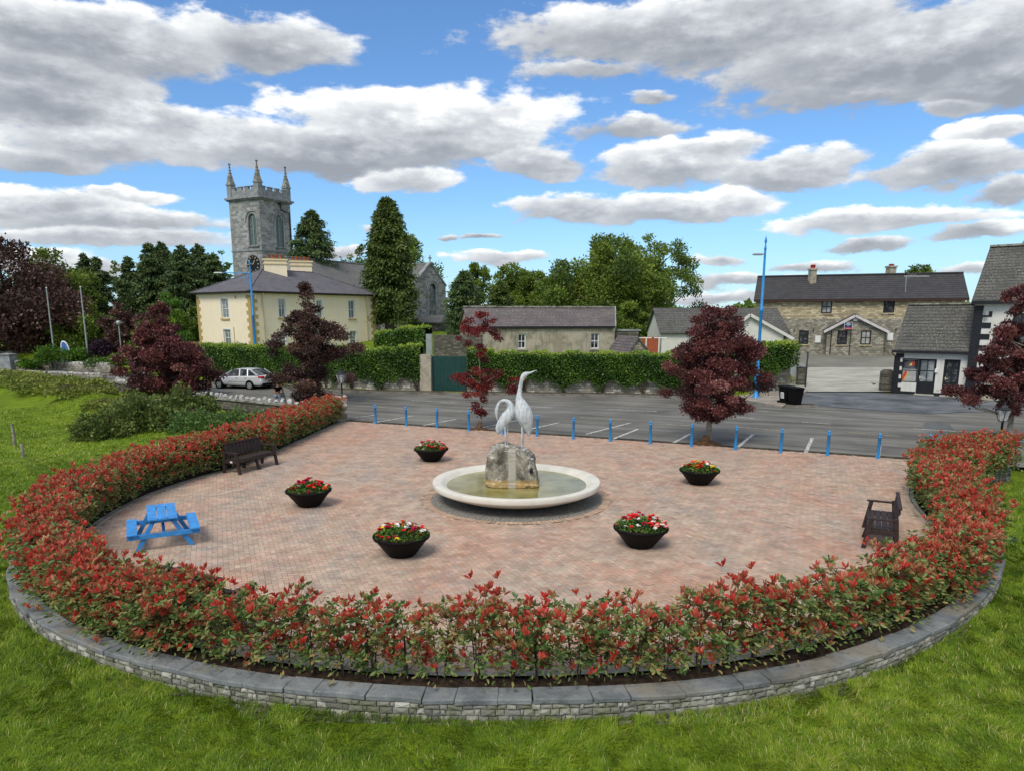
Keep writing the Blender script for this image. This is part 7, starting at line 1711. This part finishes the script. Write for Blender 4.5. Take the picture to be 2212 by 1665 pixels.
def bush(name, base, rx, ry, h, kind, seed, label, n_=2500, leaf=.14, cat='shrub', group=None, lumps=14, up=.35, lw=.5, tonev=.15, stems=True, box=False):
    r = np.random.default_rng(seed); o = empty(name, base, 0, label, cat, group); lc = []
    for i in range(lumps):
        a = r.uniform(0, 6.283); q = r.random() ** .5 * .72; lc.append((rx * q * math.cos(a), ry * q * math.sin(a), h * (.30 + .42 * (1 - q * q) * r.uniform(.6, 1.1)), r.uniform(.30, .50)))
    lc = np.array(lc); ci = r.integers(0, lumps, n_); dd = unit(r.normal(size=(n_, 3))); q = r.random(n_) ** .4
    P = lc[ci, :3] + dd * q[:, None] * lc[ci, 3][:, None] * np.array([rx, ry, h * .75]); P[:, 2] = np.clip(P[:, 2], .02, None)
    D = dd + r.normal(size=(n_, 3)) * .6 + np.array([0, 0, up]); L = leaf * r.uniform(.6, 1.4, n_)
    leaves('foliage', P, D, L, L * lw, np.clip(.45 + r.normal(size=lumps)[ci] * tonev + r.normal(size=n_) * .13 + .12 * (P[:, 2] / h - .5), 0, 1), LM[kind], o, True, r=r)
    if stems:
        mb = MB(); rr = random.Random(seed)
        for i in range(8): k = lc[rr.randrange(lumps)]; mb.tube([(k[0] * .25, k[1] * .25, 0), (k[0] * .7, k[1] * .7, k[2] * .6), (k[0], k[1], k[2])], [.03, .022, .01], 5, cap=False)
        mb.build('stem', MT['stem'], o, True)
    return o
def at(px, Y_): x_ = GY(px, 760, Y_)[0]; return x_
def ht(px, py, Y_, z0): return GY(px, py, Y_)[2] - z0
def T(fn, name, px, top, Y_, halfpx, label, z0=None, **kw):
    zt = GY(px, top, Y_)[2]; d_ = Y_ * cp + (CH - zt) * sp; x_ = (px - PX0) / FP * (Y_ * cp + (CH - 4) * sp); z0 = zg(x_, Y_) if z0 is None else z0
    return fn(name, (x_, Y_, z0 - .1), zt - z0 + .1, halfpx / FP * d_, label=label, **kw)

# --- foreground trees
T(tree, 'copper_beech', 346, 640, 47.0, 90, 'bushy dark red copper beech standing left of the silver car', z0=-.6, kind='copper', seed=11, ncl=120, nleaf=26000, leaf=.21, crown0=.10, prof=(.62, .98, 1, .82, .56, .36, .2, .08), clr=.21, flat=.55, trunk=.11, irr=.45, droop=.1, hollow=.3, tonev=.17)
T(tree, 'copper_beech', 662, 600, 41.5, 102, 'open crowned brownish copper beech in front of the cream house', z0=-.35, kind='copper2', seed=12, ncl=130, nleaf=24000, leaf=.17, crown0=.07, prof=(.28, .62, .80, .70, .98, .88, .42, .24, .13, .07), clr=.17, flat=.5, trunk=.10, irr=.7, hollow=.2, tonev=.15)
T(tree, 'red_maple', 1038, 672, 31.6, 62, 'slender young red maple with a pale trunk behind the plaza bollards', z0=-.02, kind='maple', seed=13, ncl=64, nleaf=5200, leaf=.10, crown0=.10, prof=(.30, .45, .62, .78, .95, .35, .10, .62, .8, .6, .3), clr=.20, flat=.55, trunk=.055, bark='bark_pale', irr=.8, hollow=.1, tonev=.2, lw=.8)
T(tree, 'copper_beech', 1542, 616, 27.9, 97, 'round crowned dark copper beech with a short bare trunk at the plaza edge', z0=-.02, kind='copper', seed=14, ncl=150, nleaf=34000, leaf=.125, crown0=.17, prof=(.45, .85, .95, 1, .98, .9, .74, .5, .16, .08), clr=.19, flat=.6, trunk=.115, bark='bark_pale', irr=.4, hollow=.25, tonev=.17, lw=.62)
o = T(tree, 'copper_beech', 2206, 610, 27.2, 88, 'dark copper beech with a pale trunk at the right edge beside the black lantern', z0=-.1, kind='copper', seed=15, ncl=110, nleaf=27000, leaf=.125, crown0=.24, prof=(.72, .95, .9, .75, .98, .7, .5, .55, .5, .2), clr=.20, flat=.55, trunk=.11, bark='bark_pale', irr=.65, hollow=.2, tonev=.17, lw=.62)
# earth mounds at the two plaza trees
for (px, py, s_) in ((1525, 958, .62), (1036, 927, .42)):
    x, y = G(px, py); mb = MB(); mb.lathe([(s_, -.03), (s_ * .6, .04), (s_ * .3, .12), (.10, .30)], (x, y + .1, 0), 20)
    for v_i in range(len(mb.v)): v = mb.v[v_i]; k = mnoise.noise(Vector(v) * 3) * .12; mb.v[v_i] = (v[0] + k, v[1] + k, v[2] + k * .3)
    o = mb.build('earth_mound', M_plain('reddish_earth' if s_ > .5 else 'brown_earth', (.10, .055, .03), 1, .1, var=.4, scale=6)); o['kind'] = 'structure'

# --- trees behind
T(tree, 'copper_beech', 20, 505, 76, 150, 'huge dark copper beech at the left edge of the village', kind='copper2', seed=21, ncl=130, nleaf=22000, leaf=.46, crown0=.06, prof=(.7, .95, 1, .95, .8, .62, .4, .2), clr=.22, trunk=.5, tonev=.13)
T(tree, 'broadleaf_tree', 130, 538, 82, 92, 'mid green broad leaved tree right of the huge copper beech', kind='green', seed=22, ncl=90, nleaf=15000, leaf=.45, crown0=.10, prof=(.7, .95, 1, .95, .85, .6, .3), trunk=.35)
T(conifer, 'cypress_tree', 197, 551, 90, 30, 'left of the two slim dark cypresses above the flagpoles', kind='dark', seed=23, shoulder=.5, nbr=150, leaf=.5)
T(conifer, 'cypress_tree', 221, 558, 90, 28, 'right of the two slim dark cypresses above the flagpoles', kind='dark', seed=24, shoulder=.5, nbr=150, leaf=.5)
T(tree, 'larch', 262, 546, 92, 24, 'thin airy larch between the slim cypresses', kind='green', seed=25, ncl=40, nleaf=1600, leaf=.4, crown0=.1, prof=(1, .9, .7, .5, .3, .1), trunk=.12, clr=.3, flat=.3, irr=.8)
T(conifer, 'cypress_tree', 289, 557, 88, 24, 'single dark slim cypress right of the thin larch', kind='dark', seed=26, shoulder=.5, nbr=140, leaf=.5)
T(tree, 'cedar', 282, 600, 84, 62, 'bluish green layered cedar behind the left garden', kind='dark', seed=27, ncl=90, nleaf=13000, leaf=.42, crown0=.05, prof=(1, .95, .85, .7, .5, .2), flat=.3, trunk=.4)
for i, (px, top, hw, Y_, lb) in enumerate([(336, 529, 34, 84, 'left'), (362, 526, 34, 88, 'second from left'), (405, 533, 42, 82, 'third from left'), (441, 530, 36, 88, 'fourth from left'), (470, 550, 34, 84, 'rightmost')]):
    T(conifer, 'cypress_tree', px, top, Y_, hw, lb + ' dark green cypress in the big clump behind the cream house', kind='dark', seed=30 + i, shoulder=.55, power=.7, nbr=260, per=50, leaf=.5, tips=2, group='dark cypresses clumped behind the cream house')
T(tree, 'larch', 494, 524, 92, 22, 'thin yellowish larch just left of the church tower', kind='bright', seed=36, ncl=46, nleaf=1500, leaf=.38, crown0=.1, prof=(1, .95, .8, .6, .4, .15), trunk=.12, clr=.28, flat=.25, irr=.8)
T(tree, 'cypress_tree', 363, 628, 66, 36, 'light green weeping cypress left of the cream house', kind='bright', seed=37, ncl=70, nleaf=6500, leaf=.42, crown0=.05, prof=(.8, .95, 1, .95, .8, .5), lw=.35, weep=True, trunk=.2, clr=.3)
T(tree, 'plum_tree', 275, 655, 72, 52, 'brownish purple leaved tree behind the globe lamp', kind='copper2', seed=38, ncl=60, nleaf=8000, leaf=.36, crown0=.04, prof=(.8, 1, 1, .9, .7, .35))
T(tree, 'broadleaf_tree', 200, 668, 76, 62, 'dense green tree between the two flagpoles', kind='green', seed=39, ncl=60, nleaf=9000, leaf=.38, crown0=.03, prof=(.9, 1, 1, .9, .7, .35))
T(tree, 'broadleaf_tree', 405, 668, 72, 52, 'green tree hugging the left wall of the cream house', kind='green', seed=40, ncl=60, nleaf=8000, leaf=.36, crown0=.03, prof=(.9, 1, 1, .9, .75, .4))
T(tree, 'broadleaf_tree', 322, 690, 70, 42, 'yellowish green low tree behind the left copper beech', kind='bright', seed=41, ncl=50, nleaf=6000, leaf=.34, crown0=.03, prof=(.9, 1, 1, .9, .75, .4))
T(conifer, 'cypress_tree', 684, 456, 80, 52, 'tall dark cypress right behind the church tower', kind='dark', seed=42, shoulder=.45, power=.65, nbr=330, per=60, leaf=.48, tips=2)
T(conifer, 'redwood_tree', 844, 430, 73.5, 52, 'tallest conifer, standing between the cream house and the church gable', z0=3.0, kind='cypress', seed=43, shoulder=.22, power=.62, nbr=520, per=64, leaf=.50, crown0=.12, trunk=.55, ragged=.18)
T(tree, 'broadleaf_tree', 890, 508, 108, 76, 'broad green tree rising behind the church gable', kind='green', seed=44, ncl=70, nleaf=9000, leaf=.5, crown0=.2, prof=(.7, .95, 1, .9, .6, .3))
T(tree, 'broadleaf_tree', 775, 518, 108, 34, 'airy pale green tree left of the tallest conifer', kind='green', seed=45, ncl=40, nleaf=2600, leaf=.45, crown0=.2, prof=(.7, .95, 1, .9, .6, .3), irr=.7)
T(conifer, 'cypress_tree', 1003, 588, 66, 32, 'dark cypress at the left end of the long outbuilding', kind='dark', seed=46, shoulder=.6, power=.7, nbr=260, per=50, leaf=.42)
T(tree, 'broadleaf_tree', 1030, 566, 98, 40, 'airy green tree behind the cypress by the long outbuilding', kind='green', seed=47, ncl=46, nleaf=4200, leaf=.42, crown0=.25, prof=(.6, .9, 1, .9, .7, .4), irr=.5)
T(conifer, 'cypress_tree', 1082, 612, 80, 30, 'small pointed cypress behind the long outbuilding roof', kind='cypress', seed=48, shoulder=.4, nbr=200, leaf=.42)
T(tree, 'broadleaf_tree', 1108, 569, 104, 52, 'round topped green tree behind the small pointed cypress', kind='green', seed=49, ncl=60, nleaf=6500, leaf=.45, crown0=.22, prof=(.55, .9, 1, .95, .75, .4), irr=.5)
T(tree, 'broadleaf_tree', 1158, 586, 100, 44, 'green tree with a visible dark trunk above the outbuilding roof', kind='green', seed=50, ncl=55, nleaf=6000, leaf=.42, crown0=.25, prof=(.6, .95, 1, .9, .7, .4), irr=.5)
T(tree, 'broadleaf_tree', 1205, 600, 88, 48, 'dark green tree at the left foot of the great round tree', kind='green', seed=51, ncl=55, nleaf=7500, leaf=.4, crown0=.08, prof=(.9, 1, 1, .85, .6, .3))
T(tree, 'oak_tree', 1302, 508, 84, 122, 'great round green tree behind the long outbuilding', kind='green', seed=52, ncl=170, nleaf=36000, leaf=.44, crown0=.05, prof=(.72, .9, 1, 1, .95, .84, .66, .42, .2), clr=.2, trunk=.6, tonev=.18)
T(tree, 'ash_tree', 1412, 497, 104, 86, 'tall airy tree behind the great round tree on its right', kind='green', seed=53, ncl=110, nleaf=12500, leaf=.46, crown0=.16, prof=(.6, .9, 1, 1, .95, .8, .5), trunk=.5, clr=.19, irr=.6, tonev=.15)
T(tree, 'broadleaf_tree', 1352, 652, 74, 46, 'low dark green tree at the right end of the long outbuilding', kind='green', seed=54, ncl=50, nleaf=8000, leaf=.34, crown0=.02, prof=(.9, 1, 1, .9, .7, .4))
T(tree, 'broadleaf_tree', 1412, 664, 90, 40, 'low bushy tree between the outbuilding and the white cottage', kind='green', seed=55, ncl=40, nleaf=6000, leaf=.4, crown0=.02, prof=(.9, 1, 1, .9, .7, .4))
T(tree, 'broadleaf_tree', 1975, 571, 112, 44, 'rounded green treetop showing above the dark tiled roof', kind='green', seed=56, ncl=60, nleaf=6000, leaf=.42, crown0=.3, prof=(.6, .95, 1, .9, .7, .4), tonev=.2)
T(tree, 'broadleaf_tree', 2200, 510, 82, 52, 'green treetop showing above the roof of the tall white building', kind='green', seed=57, ncl=60, nleaf=6000, leaf=.42, crown0=.3, prof=(.6, .95, 1, .9, .7, .4), tonev=.2)
T(tree, 'broadleaf_tree', 1668, 658, 120, 34, 'small tree far behind between the cottage and the stone building', kind='green', seed=58, ncl=40, nleaf=3500, leaf=.42, crown0=.1, prof=(.8, 1, 1, .8, .5))
# distant woodland on the horizon
r = np.random.default_rng(90); n_ = 26000; Pd = []
az_ = r.uniform(-1.1, 1.1, n_); Rr = r.uniform(230, 330, n_); hmax = 6.0 + 2.6 * np.sin(az_ * 17) + 1.8 * np.sin(az_ * 41 + 1)
P = np.stack([Rr * np.sin(az_), Rr * np.cos(az_), 3.0 + np.abs(hmax) * r.random(n_) ** .7], 1)
o = leaves('distant_woodland', P, r.normal(size=(n_, 3)) + [0, 0, .3], np.full(n_, 2.6), np.full(n_, 2.0), np.clip(.4 + .2 * np.sin(az_ * 60) + r.normal(size=n_) * .12, 0, 1), LM['green'], r=r); tag(o, 'far line of woodland and hedges on the horizon', 'woodland', None, 'stuff')

# --- ivy masses on the walls
def ivy(name, pts, z0f, z1f, th, seed, label, dens=300, leaf=.13, scal=True, front=.25, cat='ivy'):
    r = np.random.default_rng(seed); P = smooth(pts, 5); Lc_ = [0]
    for i in range(1, len(P)): Lc_.append(Lc_[-1] + math.dist(P[i], P[i - 1]))
    tot = Lc_[-1]; out_ = offset(P, front); o = empty(name, (P[0][0], P[0][1], 0), 0, label, cat); Ps, Ds, Ts = [], [], []
    n_ = int(dens * tot * 3.0); s_ = r.uniform(0, tot, n_); v = r.random(n_)
    cx = np.interp(s_, Lc_, [p[0] for p in P]); cy = np.interp(s_, Lc_, [p[1] for p in P]); ox = np.interp(s_, Lc_, [p[0] for p in out_]) - cx; oy = np.interp(s_, Lc_, [p[1] for p in out_]) - cy
    nn_ = unit(np.stack([ox, oy, np.zeros(n_)], 1))
    zb = np.array([z0f(a, b) for a, b in zip(cx, cy)]); ztp = np.array([z1f(a, b) for a, b in zip(cx, cy)])
    # scalloped lower edge leaves the wall foot bare in arches
    if scal: low = .18 + .62 * np.abs(np.sin(s_ * 1.25 + .8 * np.sin(s_ * .7) + seed)) ** .8 + .12 * np.sin(s_ * 5)
    else: low = 0
    z = zb + low + (ztp - zb - low) * v
    bulge = .16 * np.sin(s_ * 2.1 + z * 1.3) + .10 * np.sin(s_ * 5.3 + z * 3.1) ; top = r.random(n_) < .30
    d_ = front * (1 + bulge * 1.3) + r.normal(size=n_) * .05 + .10 * np.clip((z - zb) / 2.5, 0, 1)
    dpt = np.where(top, r.uniform(-th, front, n_), d_); z = np.where(top, ztp + .08 * np.sin(s_ * 3) + .05 * np.sin(s_ * 9) + r.normal(size=n_) * .05, z)
    Pp = np.stack([cx, cy, z], 1) + nn_ * dpt[:, None]
    Dd = nn_ * np.where(top, .1, .55)[:, None] + np.array([0, 0, 1.0]) * np.where(top, .8, -.35)[:, None] + r.normal(size=(n_, 3)) * .5
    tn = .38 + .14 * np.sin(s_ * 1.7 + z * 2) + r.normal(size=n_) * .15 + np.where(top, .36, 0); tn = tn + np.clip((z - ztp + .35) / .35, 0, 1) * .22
    L = leaf * r.uniform(.6, 1.35, n_); leaves('foliage', Pp, Dd, L, L * .8, np.clip(tn, 0, 1), LM['ivy'], o, r=r)
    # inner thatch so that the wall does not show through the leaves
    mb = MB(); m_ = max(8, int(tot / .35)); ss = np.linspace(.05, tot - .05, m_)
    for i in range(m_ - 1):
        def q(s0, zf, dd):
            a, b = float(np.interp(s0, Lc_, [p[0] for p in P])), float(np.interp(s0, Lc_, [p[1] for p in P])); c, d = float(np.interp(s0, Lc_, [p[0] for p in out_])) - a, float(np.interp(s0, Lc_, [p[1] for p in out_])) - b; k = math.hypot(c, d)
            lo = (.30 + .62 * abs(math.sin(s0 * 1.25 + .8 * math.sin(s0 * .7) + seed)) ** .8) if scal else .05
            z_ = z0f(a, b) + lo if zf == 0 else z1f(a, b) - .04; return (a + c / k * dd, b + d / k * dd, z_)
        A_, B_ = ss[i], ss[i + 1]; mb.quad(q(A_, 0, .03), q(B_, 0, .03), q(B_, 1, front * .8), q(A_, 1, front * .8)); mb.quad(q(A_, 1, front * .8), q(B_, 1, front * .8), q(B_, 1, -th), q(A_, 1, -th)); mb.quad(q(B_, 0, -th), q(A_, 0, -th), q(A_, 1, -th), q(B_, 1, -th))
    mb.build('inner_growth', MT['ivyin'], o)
    if scal:
        rr = random.Random(seed); k = 1.2
        while k < tot:
            a, b = float(np.interp(k, Lc_, [p[0] for p in P])), float(np.interp(k, Lc_, [p[1] for p in P])); nv = Vector((float(np.interp(k, Lc_, [p[0] for p in out_])) - a, float(np.interp(k, Lc_, [p[1] for p in out_])) - b)).normalized()
            zb_ = z0f(a, b); mb = MB()
            for j in range(9):
                ang = rr.uniform(-.5, .5); e = Vector((a, b)) + nv * .1; dd_ = Vector((nv.y, -nv.x)) * math.sin(ang) * .9
                mb.tube([(e.x, e.y, zb_ + .0), (e.x + dd_.x * .3 + nv.x * .05, e.y + dd_.y * .3 + nv.y * .05, zb_ + .35), (e.x + dd_.x, e.y + dd_.y, zb_ + 1.0)], [.028, .02, .012], 4, cap=False)
            mb.build('stem', MT['stem'], o); k += 2.5
    return o
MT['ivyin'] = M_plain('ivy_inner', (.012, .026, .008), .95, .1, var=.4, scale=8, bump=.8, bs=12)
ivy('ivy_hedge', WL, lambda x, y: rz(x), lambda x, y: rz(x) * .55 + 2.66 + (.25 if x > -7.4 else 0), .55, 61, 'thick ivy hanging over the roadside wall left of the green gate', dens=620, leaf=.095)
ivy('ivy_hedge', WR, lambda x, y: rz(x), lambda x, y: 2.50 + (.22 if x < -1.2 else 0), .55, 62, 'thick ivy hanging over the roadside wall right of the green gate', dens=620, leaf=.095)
ivy('ivy_hedge', bw2, lambda x, y: 1.55, lambda x, y: 3.75 + .25 * math.sin((x + 9) * .8), .7, 63, 'dark rounded hedge in front of the church below the tallest conifer', dens=300, scal=True, front=.45, cat='hedge')
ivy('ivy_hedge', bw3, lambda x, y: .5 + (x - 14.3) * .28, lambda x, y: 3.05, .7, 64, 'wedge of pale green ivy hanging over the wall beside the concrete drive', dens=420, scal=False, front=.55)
bush('garden_hedge', (at(540, 63.5) , 63.0 - 4.4, 1.45), 2.6, 1.0, 1.35, 'green', 65, 'low clipped hedge under the lower left window of the cream house', n_=3500, leaf=.15, cat='hedge')
# --- small shrubs
x, y = G(1688, 838); bush('golden_shrub', (x, y + .6, .05), 1.15, .8, 1.0, 'yellow', 66, 'rounded golden yellow shrub behind the wheelie bins', n_=3500, leaf=.10)
x, y = G(1648, 842); bush('green_shrub', (x, y + .3, .05), .8, .7, .75, 'nettle', 67, 'small green shrub left of the golden shrub', n_=1800, leaf=.09)
for (px, top, bot, hw, Y_, kd, lb, nm) in [(112, 750, 790, 40, 66.5, 'bright', 'feathery bright green shrub hiding a gate pillar', 'garden_shrub'), (168, 752, 785, 28, 68, 'bright', 'rounded lime green shrub left of the second flagpole', 'garden_shrub'), (222, 738, 782, 34, 68.5, 'purple', 'round dark purple shrub right of the second flagpole', 'purple_shrub'),
        (291, 738, 772, 16, 69, 'bright', 'narrow lime green bush beside the globe lamp', 'garden_shrub'), (60, 780, 793, 26, 67, 'bright', 'low spreading yellow green plants behind the left wall', 'garden_plants'), (215, 776, 790, 34, 66.2, 'ivy', 'low leafy plants along the left wall top', 'garden_plants'), (255, 765, 790, 20, 66.8, 'green', 'dark green bush at the right end of the left wall', 'garden_shrub')]:
    x_ = at(px, Y_); z0 = GY(px, bot, Y_)[2] - .3; zt = GY(px, top, Y_)[2]; bush(nm, (x_, Y_, z0), hw / ppm(Y_), 1.2, (zt - z0) * 1.1, kd, 70 + px, lb, n_=3000, leaf=.2)
# --- brambles and bank by the road on the left
def mound(name, spots, kind, seed, label, n_, leaf, cat='brambles'):
    r = np.random.default_rng(seed); o = empty(name, (spots[0][0], spots[0][1], zg(spots[0][0], spots[0][1])), 0, label, cat); S_ = np.array(spots); w_ = S_[:, 2] * S_[:, 4]; ci = r.choice(len(S_), n_, p=w_ / w_.sum())
    dd = unit(r.normal(size=(n_, 3))); dd[:, 2] = np.abs(dd[:, 2]); q = r.random(n_) ** .25
    gz = zground(S_[:, 0], S_[:, 1]); P = np.stack([S_[ci, 0], S_[ci, 1], gz[ci] - .1], 1) + dd * q[:, None] * S_[ci][:, [2, 3, 4]] * (1 + .14 * np.sin(dd[:, [0]] * 9 + ci[:, None]) + .10 * np.sin(dd[:, [1]] * 17))
    D = dd * .8 + r.normal(size=(n_, 3)) * .6 + [0, 0, .1]; L = leaf * r.uniform(.5, 1.4, n_); tn = .45 + .16 * np.sin(P[:, 0] * 1.9) * np.sin(P[:, 1] * 1.3 + P[:, 2] * 2) + r.normal(size=n_) * .15
    leaves('foliage', P, D, L, L * .6, np.clip(tn, 0, 1), LM[kind], o, r=r)
    mb = MB(); rr = random.Random(seed)
    for i in range(70):
        k = S_[rr.randrange(len(S_))]; a = rr.uniform(0, 6.28); e = Vector((k[0] + math.cos(a) * k[2] * .95, k[1] + math.sin(a) * k[3] * .95, zg(k[0], k[1]) + rr.uniform(.1, .8) * k[4])); c = Vector((k[0], k[1], zg(k[0], k[1]) + k[4] * rr.uniform(.5, .95)))
        mb.tube([c, c.lerp(e, .5) + Vector((0, 0, .15)), e], [.014, .011, .006], 4, cap=False)
    mb.build('stem', MT['stem'], o); return o
mound('brambles', [(-18.6, 32.4, 1.3, 1.1, 1.2), (-17.7, 34.0, 1.8, 1.4, 1.6), (-16.4, 35.8, 1.8, 1.4, 1.75), (-18.8, 36.4, 1.7, 1.4, 1.6)], 'bramble', 81, 'dark tangled bramble thicket below the roadside parapet wall', 21000, .17)
mound('nettles', [(-14.6, 33.0, 1.3, 1.2, 1.0), (-12.9, 33.2, 1.3, 1.1, .95), (-11.6, 33.0, 1.1, 1.0, .8), (-15.6, 34.6, 1.0, .9, .9), (-10.4, 32.4, 1.1, .9, .6), (-9.9, 33.6, .7, .7, .5)], 'nettle', 82, 'soft green clump of nettles between the brambles and the hedge', 9000, .14, 'nettles')
mound('verge_growth', [(-24.0, 43.5, 2.0, 1.4, .5), (-21.5, 42.2, 1.8, 1.2, .6), (-28.0, 47.0, 2.2, 1.4, .4), (-23.6, 46.9, 1.6, 1.0, .6)], 'scrub', 83, 'mixed scrub on the bank below the left copper beech', 15000, .17, 'scrub')
mound('verge_growth', [(-32.5, 51.0, 3.0, 1.8, .55), (-36.5, 54.5, 3.4, 2.0, .5), (-41, 58, 3.6, 2.0, .55), (-46, 61.5, 3.6, 2.0, .5), (-29.4, 49.5, 2, 1.6, .6)], 'scrub', 84, 'long scrubby bank at the far left below the low white capped wall', 15000, .22, 'scrub')
mound('bracken', [(17.1, 20.0, .9, 1.0, .9), (18.4, 20.6, 1.0, 1.0, 1.0), (17.4, 21.2, .8, .7, .8)], 'dry', 85, 'brown withered bush at the right edge behind the red hedge', 5000, .12, 'bush')

# ------------------------------------------------------------------ seated man behind the parapet
def man():
    p = Vector(G(592, 857, .35)); X0, Y0 = p.x + .05, p.y + .35; zs = .33
    o = empty('person', (X0, Y0, zs), 0, 'man in a black t-shirt sitting by the parapet wall looking down at his hands', 'person')
    import bmesh
    def skin(name, joints, edges, mat, root=0):
        me = bpy.data.meshes.new(name); me.from_pydata([j[0] for j in joints], edges, []); ob = bpy.data.objects.new(name, me); COL.objects.link(ob); ob.parent = o; me.materials.append(mat)
        md = ob.modifiers.new('skin', 'SKIN'); ly = me.skin_vertices[0] if me.skin_vertices else None
        if ly is None:
            bm = bmesh.new(); bm.from_mesh(me); bm.verts.layers.skin.verify(); bm.to_mesh(me); bm.free(); ly = me.skin_vertices[0]
        for i, j in enumerate(joints): ly.data[i].radius = (j[1], j[2] if len(j) > 2 else j[1]); ly.data[i].use_root = (i == root)
        s_ = ob.modifiers.new('sub', 'SUBSURF'); s_.levels = 2; s_.render_levels = 2; md.use_smooth_shade = True; return ob
    skinM = M_plain('skin', (.42, .22, .15), .6, .3, var=.05); shirt = M_plain('black_shirt', (.012, .012, .015), .9, .1, var=.2); jeans = M_plain('grey_jeans', (.22, .25, .29), .9, .1, var=.2); hair = M_plain('brown_hair', (.045, .022, .012), .8, .2)
    # body seen from behind-left: sitting sideways, bent over, facing right-down
    J = [((0, 0, .08), .15, .12), ((.03, 0, .28), .155, .12), ((.10, 0, .46), .17, .12), ((.15, 0, .54), .08, .08), ((.19, 0, .60), .055, .055), ((.22, 0, .66), .085, .075), ((.245, -.0, .74), .098, .085), ((.235, 0, .80), .07, .07),
         ((.12, -.20, .48), .060), ((.20, -.27, .27), .046), ((.38, -.14, .22), .036), ((.44, -.08, .22), .034), ((.12, .20, .48), .060), ((.22, .27, .27), .046), ((.38, .10, .22), .036), ((.45, .04, .22), .034),
         ((.10, -.11, .06), .10), ((.42, -.14, .14), .075), ((.48, -.14, -.28), .055), ((.56, -.14, -.31), .04), ((.10, .11, .06), .10), ((.42, .14, .12), .075), ((.46, .14, -.30), .055), ((.56, .14, -.33), .04)]
    E = [(0, 1), (1, 2), (2, 3), (3, 4), (4, 5), (5, 6), (6, 7), (2, 8), (8, 9), (9, 10), (10, 11), (2, 12), (12, 13), (13, 14), (14, 15), (0, 16), (16, 17), (17, 18), (18, 19), (0, 20), (20, 21), (21, 22), (22, 23)]
    skin('body', J, E, skinM)
    sh = [((0, 0, .06), .165, .135), ((.03, 0, .28), .170, .135), ((.10, 0, .46), .185, .135), ((.145, 0, .525), .09, .09), ((.12, -.20, .485), .076), ((.165, -.245, .36), .068), ((.12, .20, .485), .076), ((.17, .245, .36), .068)]
    skin('t_shirt', sh, [(0, 1), (1, 2), (2, 3), (2, 4), (4, 5), (2, 6), (6, 7)], shirt)
    skin('jeans', [((0, 0, .05), .16, .14), ((.10, -.11, .06), .115), ((.42, -.14, .14), .090), ((.47, -.14, -.24), .07), ((.10, .11, .06), .115), ((.42, .14, .12), .090), ((.455, .14, -.26), .07)], [(0, 1), (1, 2), (2, 3), (0, 4), (4, 5), (5, 6)], jeans)
    mb = MB(); mb.lathe([(.0, .125), (.05, .115), (.09, .07), (.108, .0), (.104, -.04), (.085, -.075)], (.225, .0, .755), 14); mb.build('hair', hair, o, True)
    for s_ in (-1, 1):
        mb = MB(); mb.tube([(.30, s_ * .035, .735), (.325, s_ * .035, .73)], [.012, .006], 6); mb.build('eye', MT['blackpaint'], o, True)
        mb = MB(); mb.tube([(.235, s_ * .088, .75), (.235, s_ * .108, .72)], [.02, .012], 6); mb.build('ear', skinM, o, True)
        for k in range(5):
            mb = MB(); b = Vector((.455, s_ * (.03 + .012 * k), .225)); mb.tube([b, b + Vector((.035, -s_ * .01, .012)), b + Vector((.05, -s_ * .03, -.01 * (k % 2)))], [.010, .009, .007], 6); mb.build('finger', skinM, o, True)
    mb = MB(); mb.tube([(.31, 0, .735), (.345, 0, .70), (.318, 0, .69)], [.012, .016, .01], 6); mb.build('nose', skinM, o, True)
    mb = MB(); mb.box((.315, 0, .668), (.02, .05, .010)); mb.build('mouth', M_plain('lips', (.3, .11, .09), .6), o, True)
    o.rotation_euler = (0, 0, R_(-35)); o.scale = (1.05,) * 3
    d = empty('remote_controller', (X0, Y0, zs), R_(-35), 'small dark device held in the hands of the seated man', 'controller'); mb = MB(); mb.box((.50, .0, .235), (.11, .17, .035)); mb.build('case', MT['black'], d, True, bevel=.01); mb = MB()
    for s_ in (-1, 1): mb.tube([(.50, s_ * .05, .25), (.50, s_ * .05, .275)], .008, 6)
    mb.build('thumb_sticks', MT['galv'], d, True); d.scale = (1.05,) * 3
man()
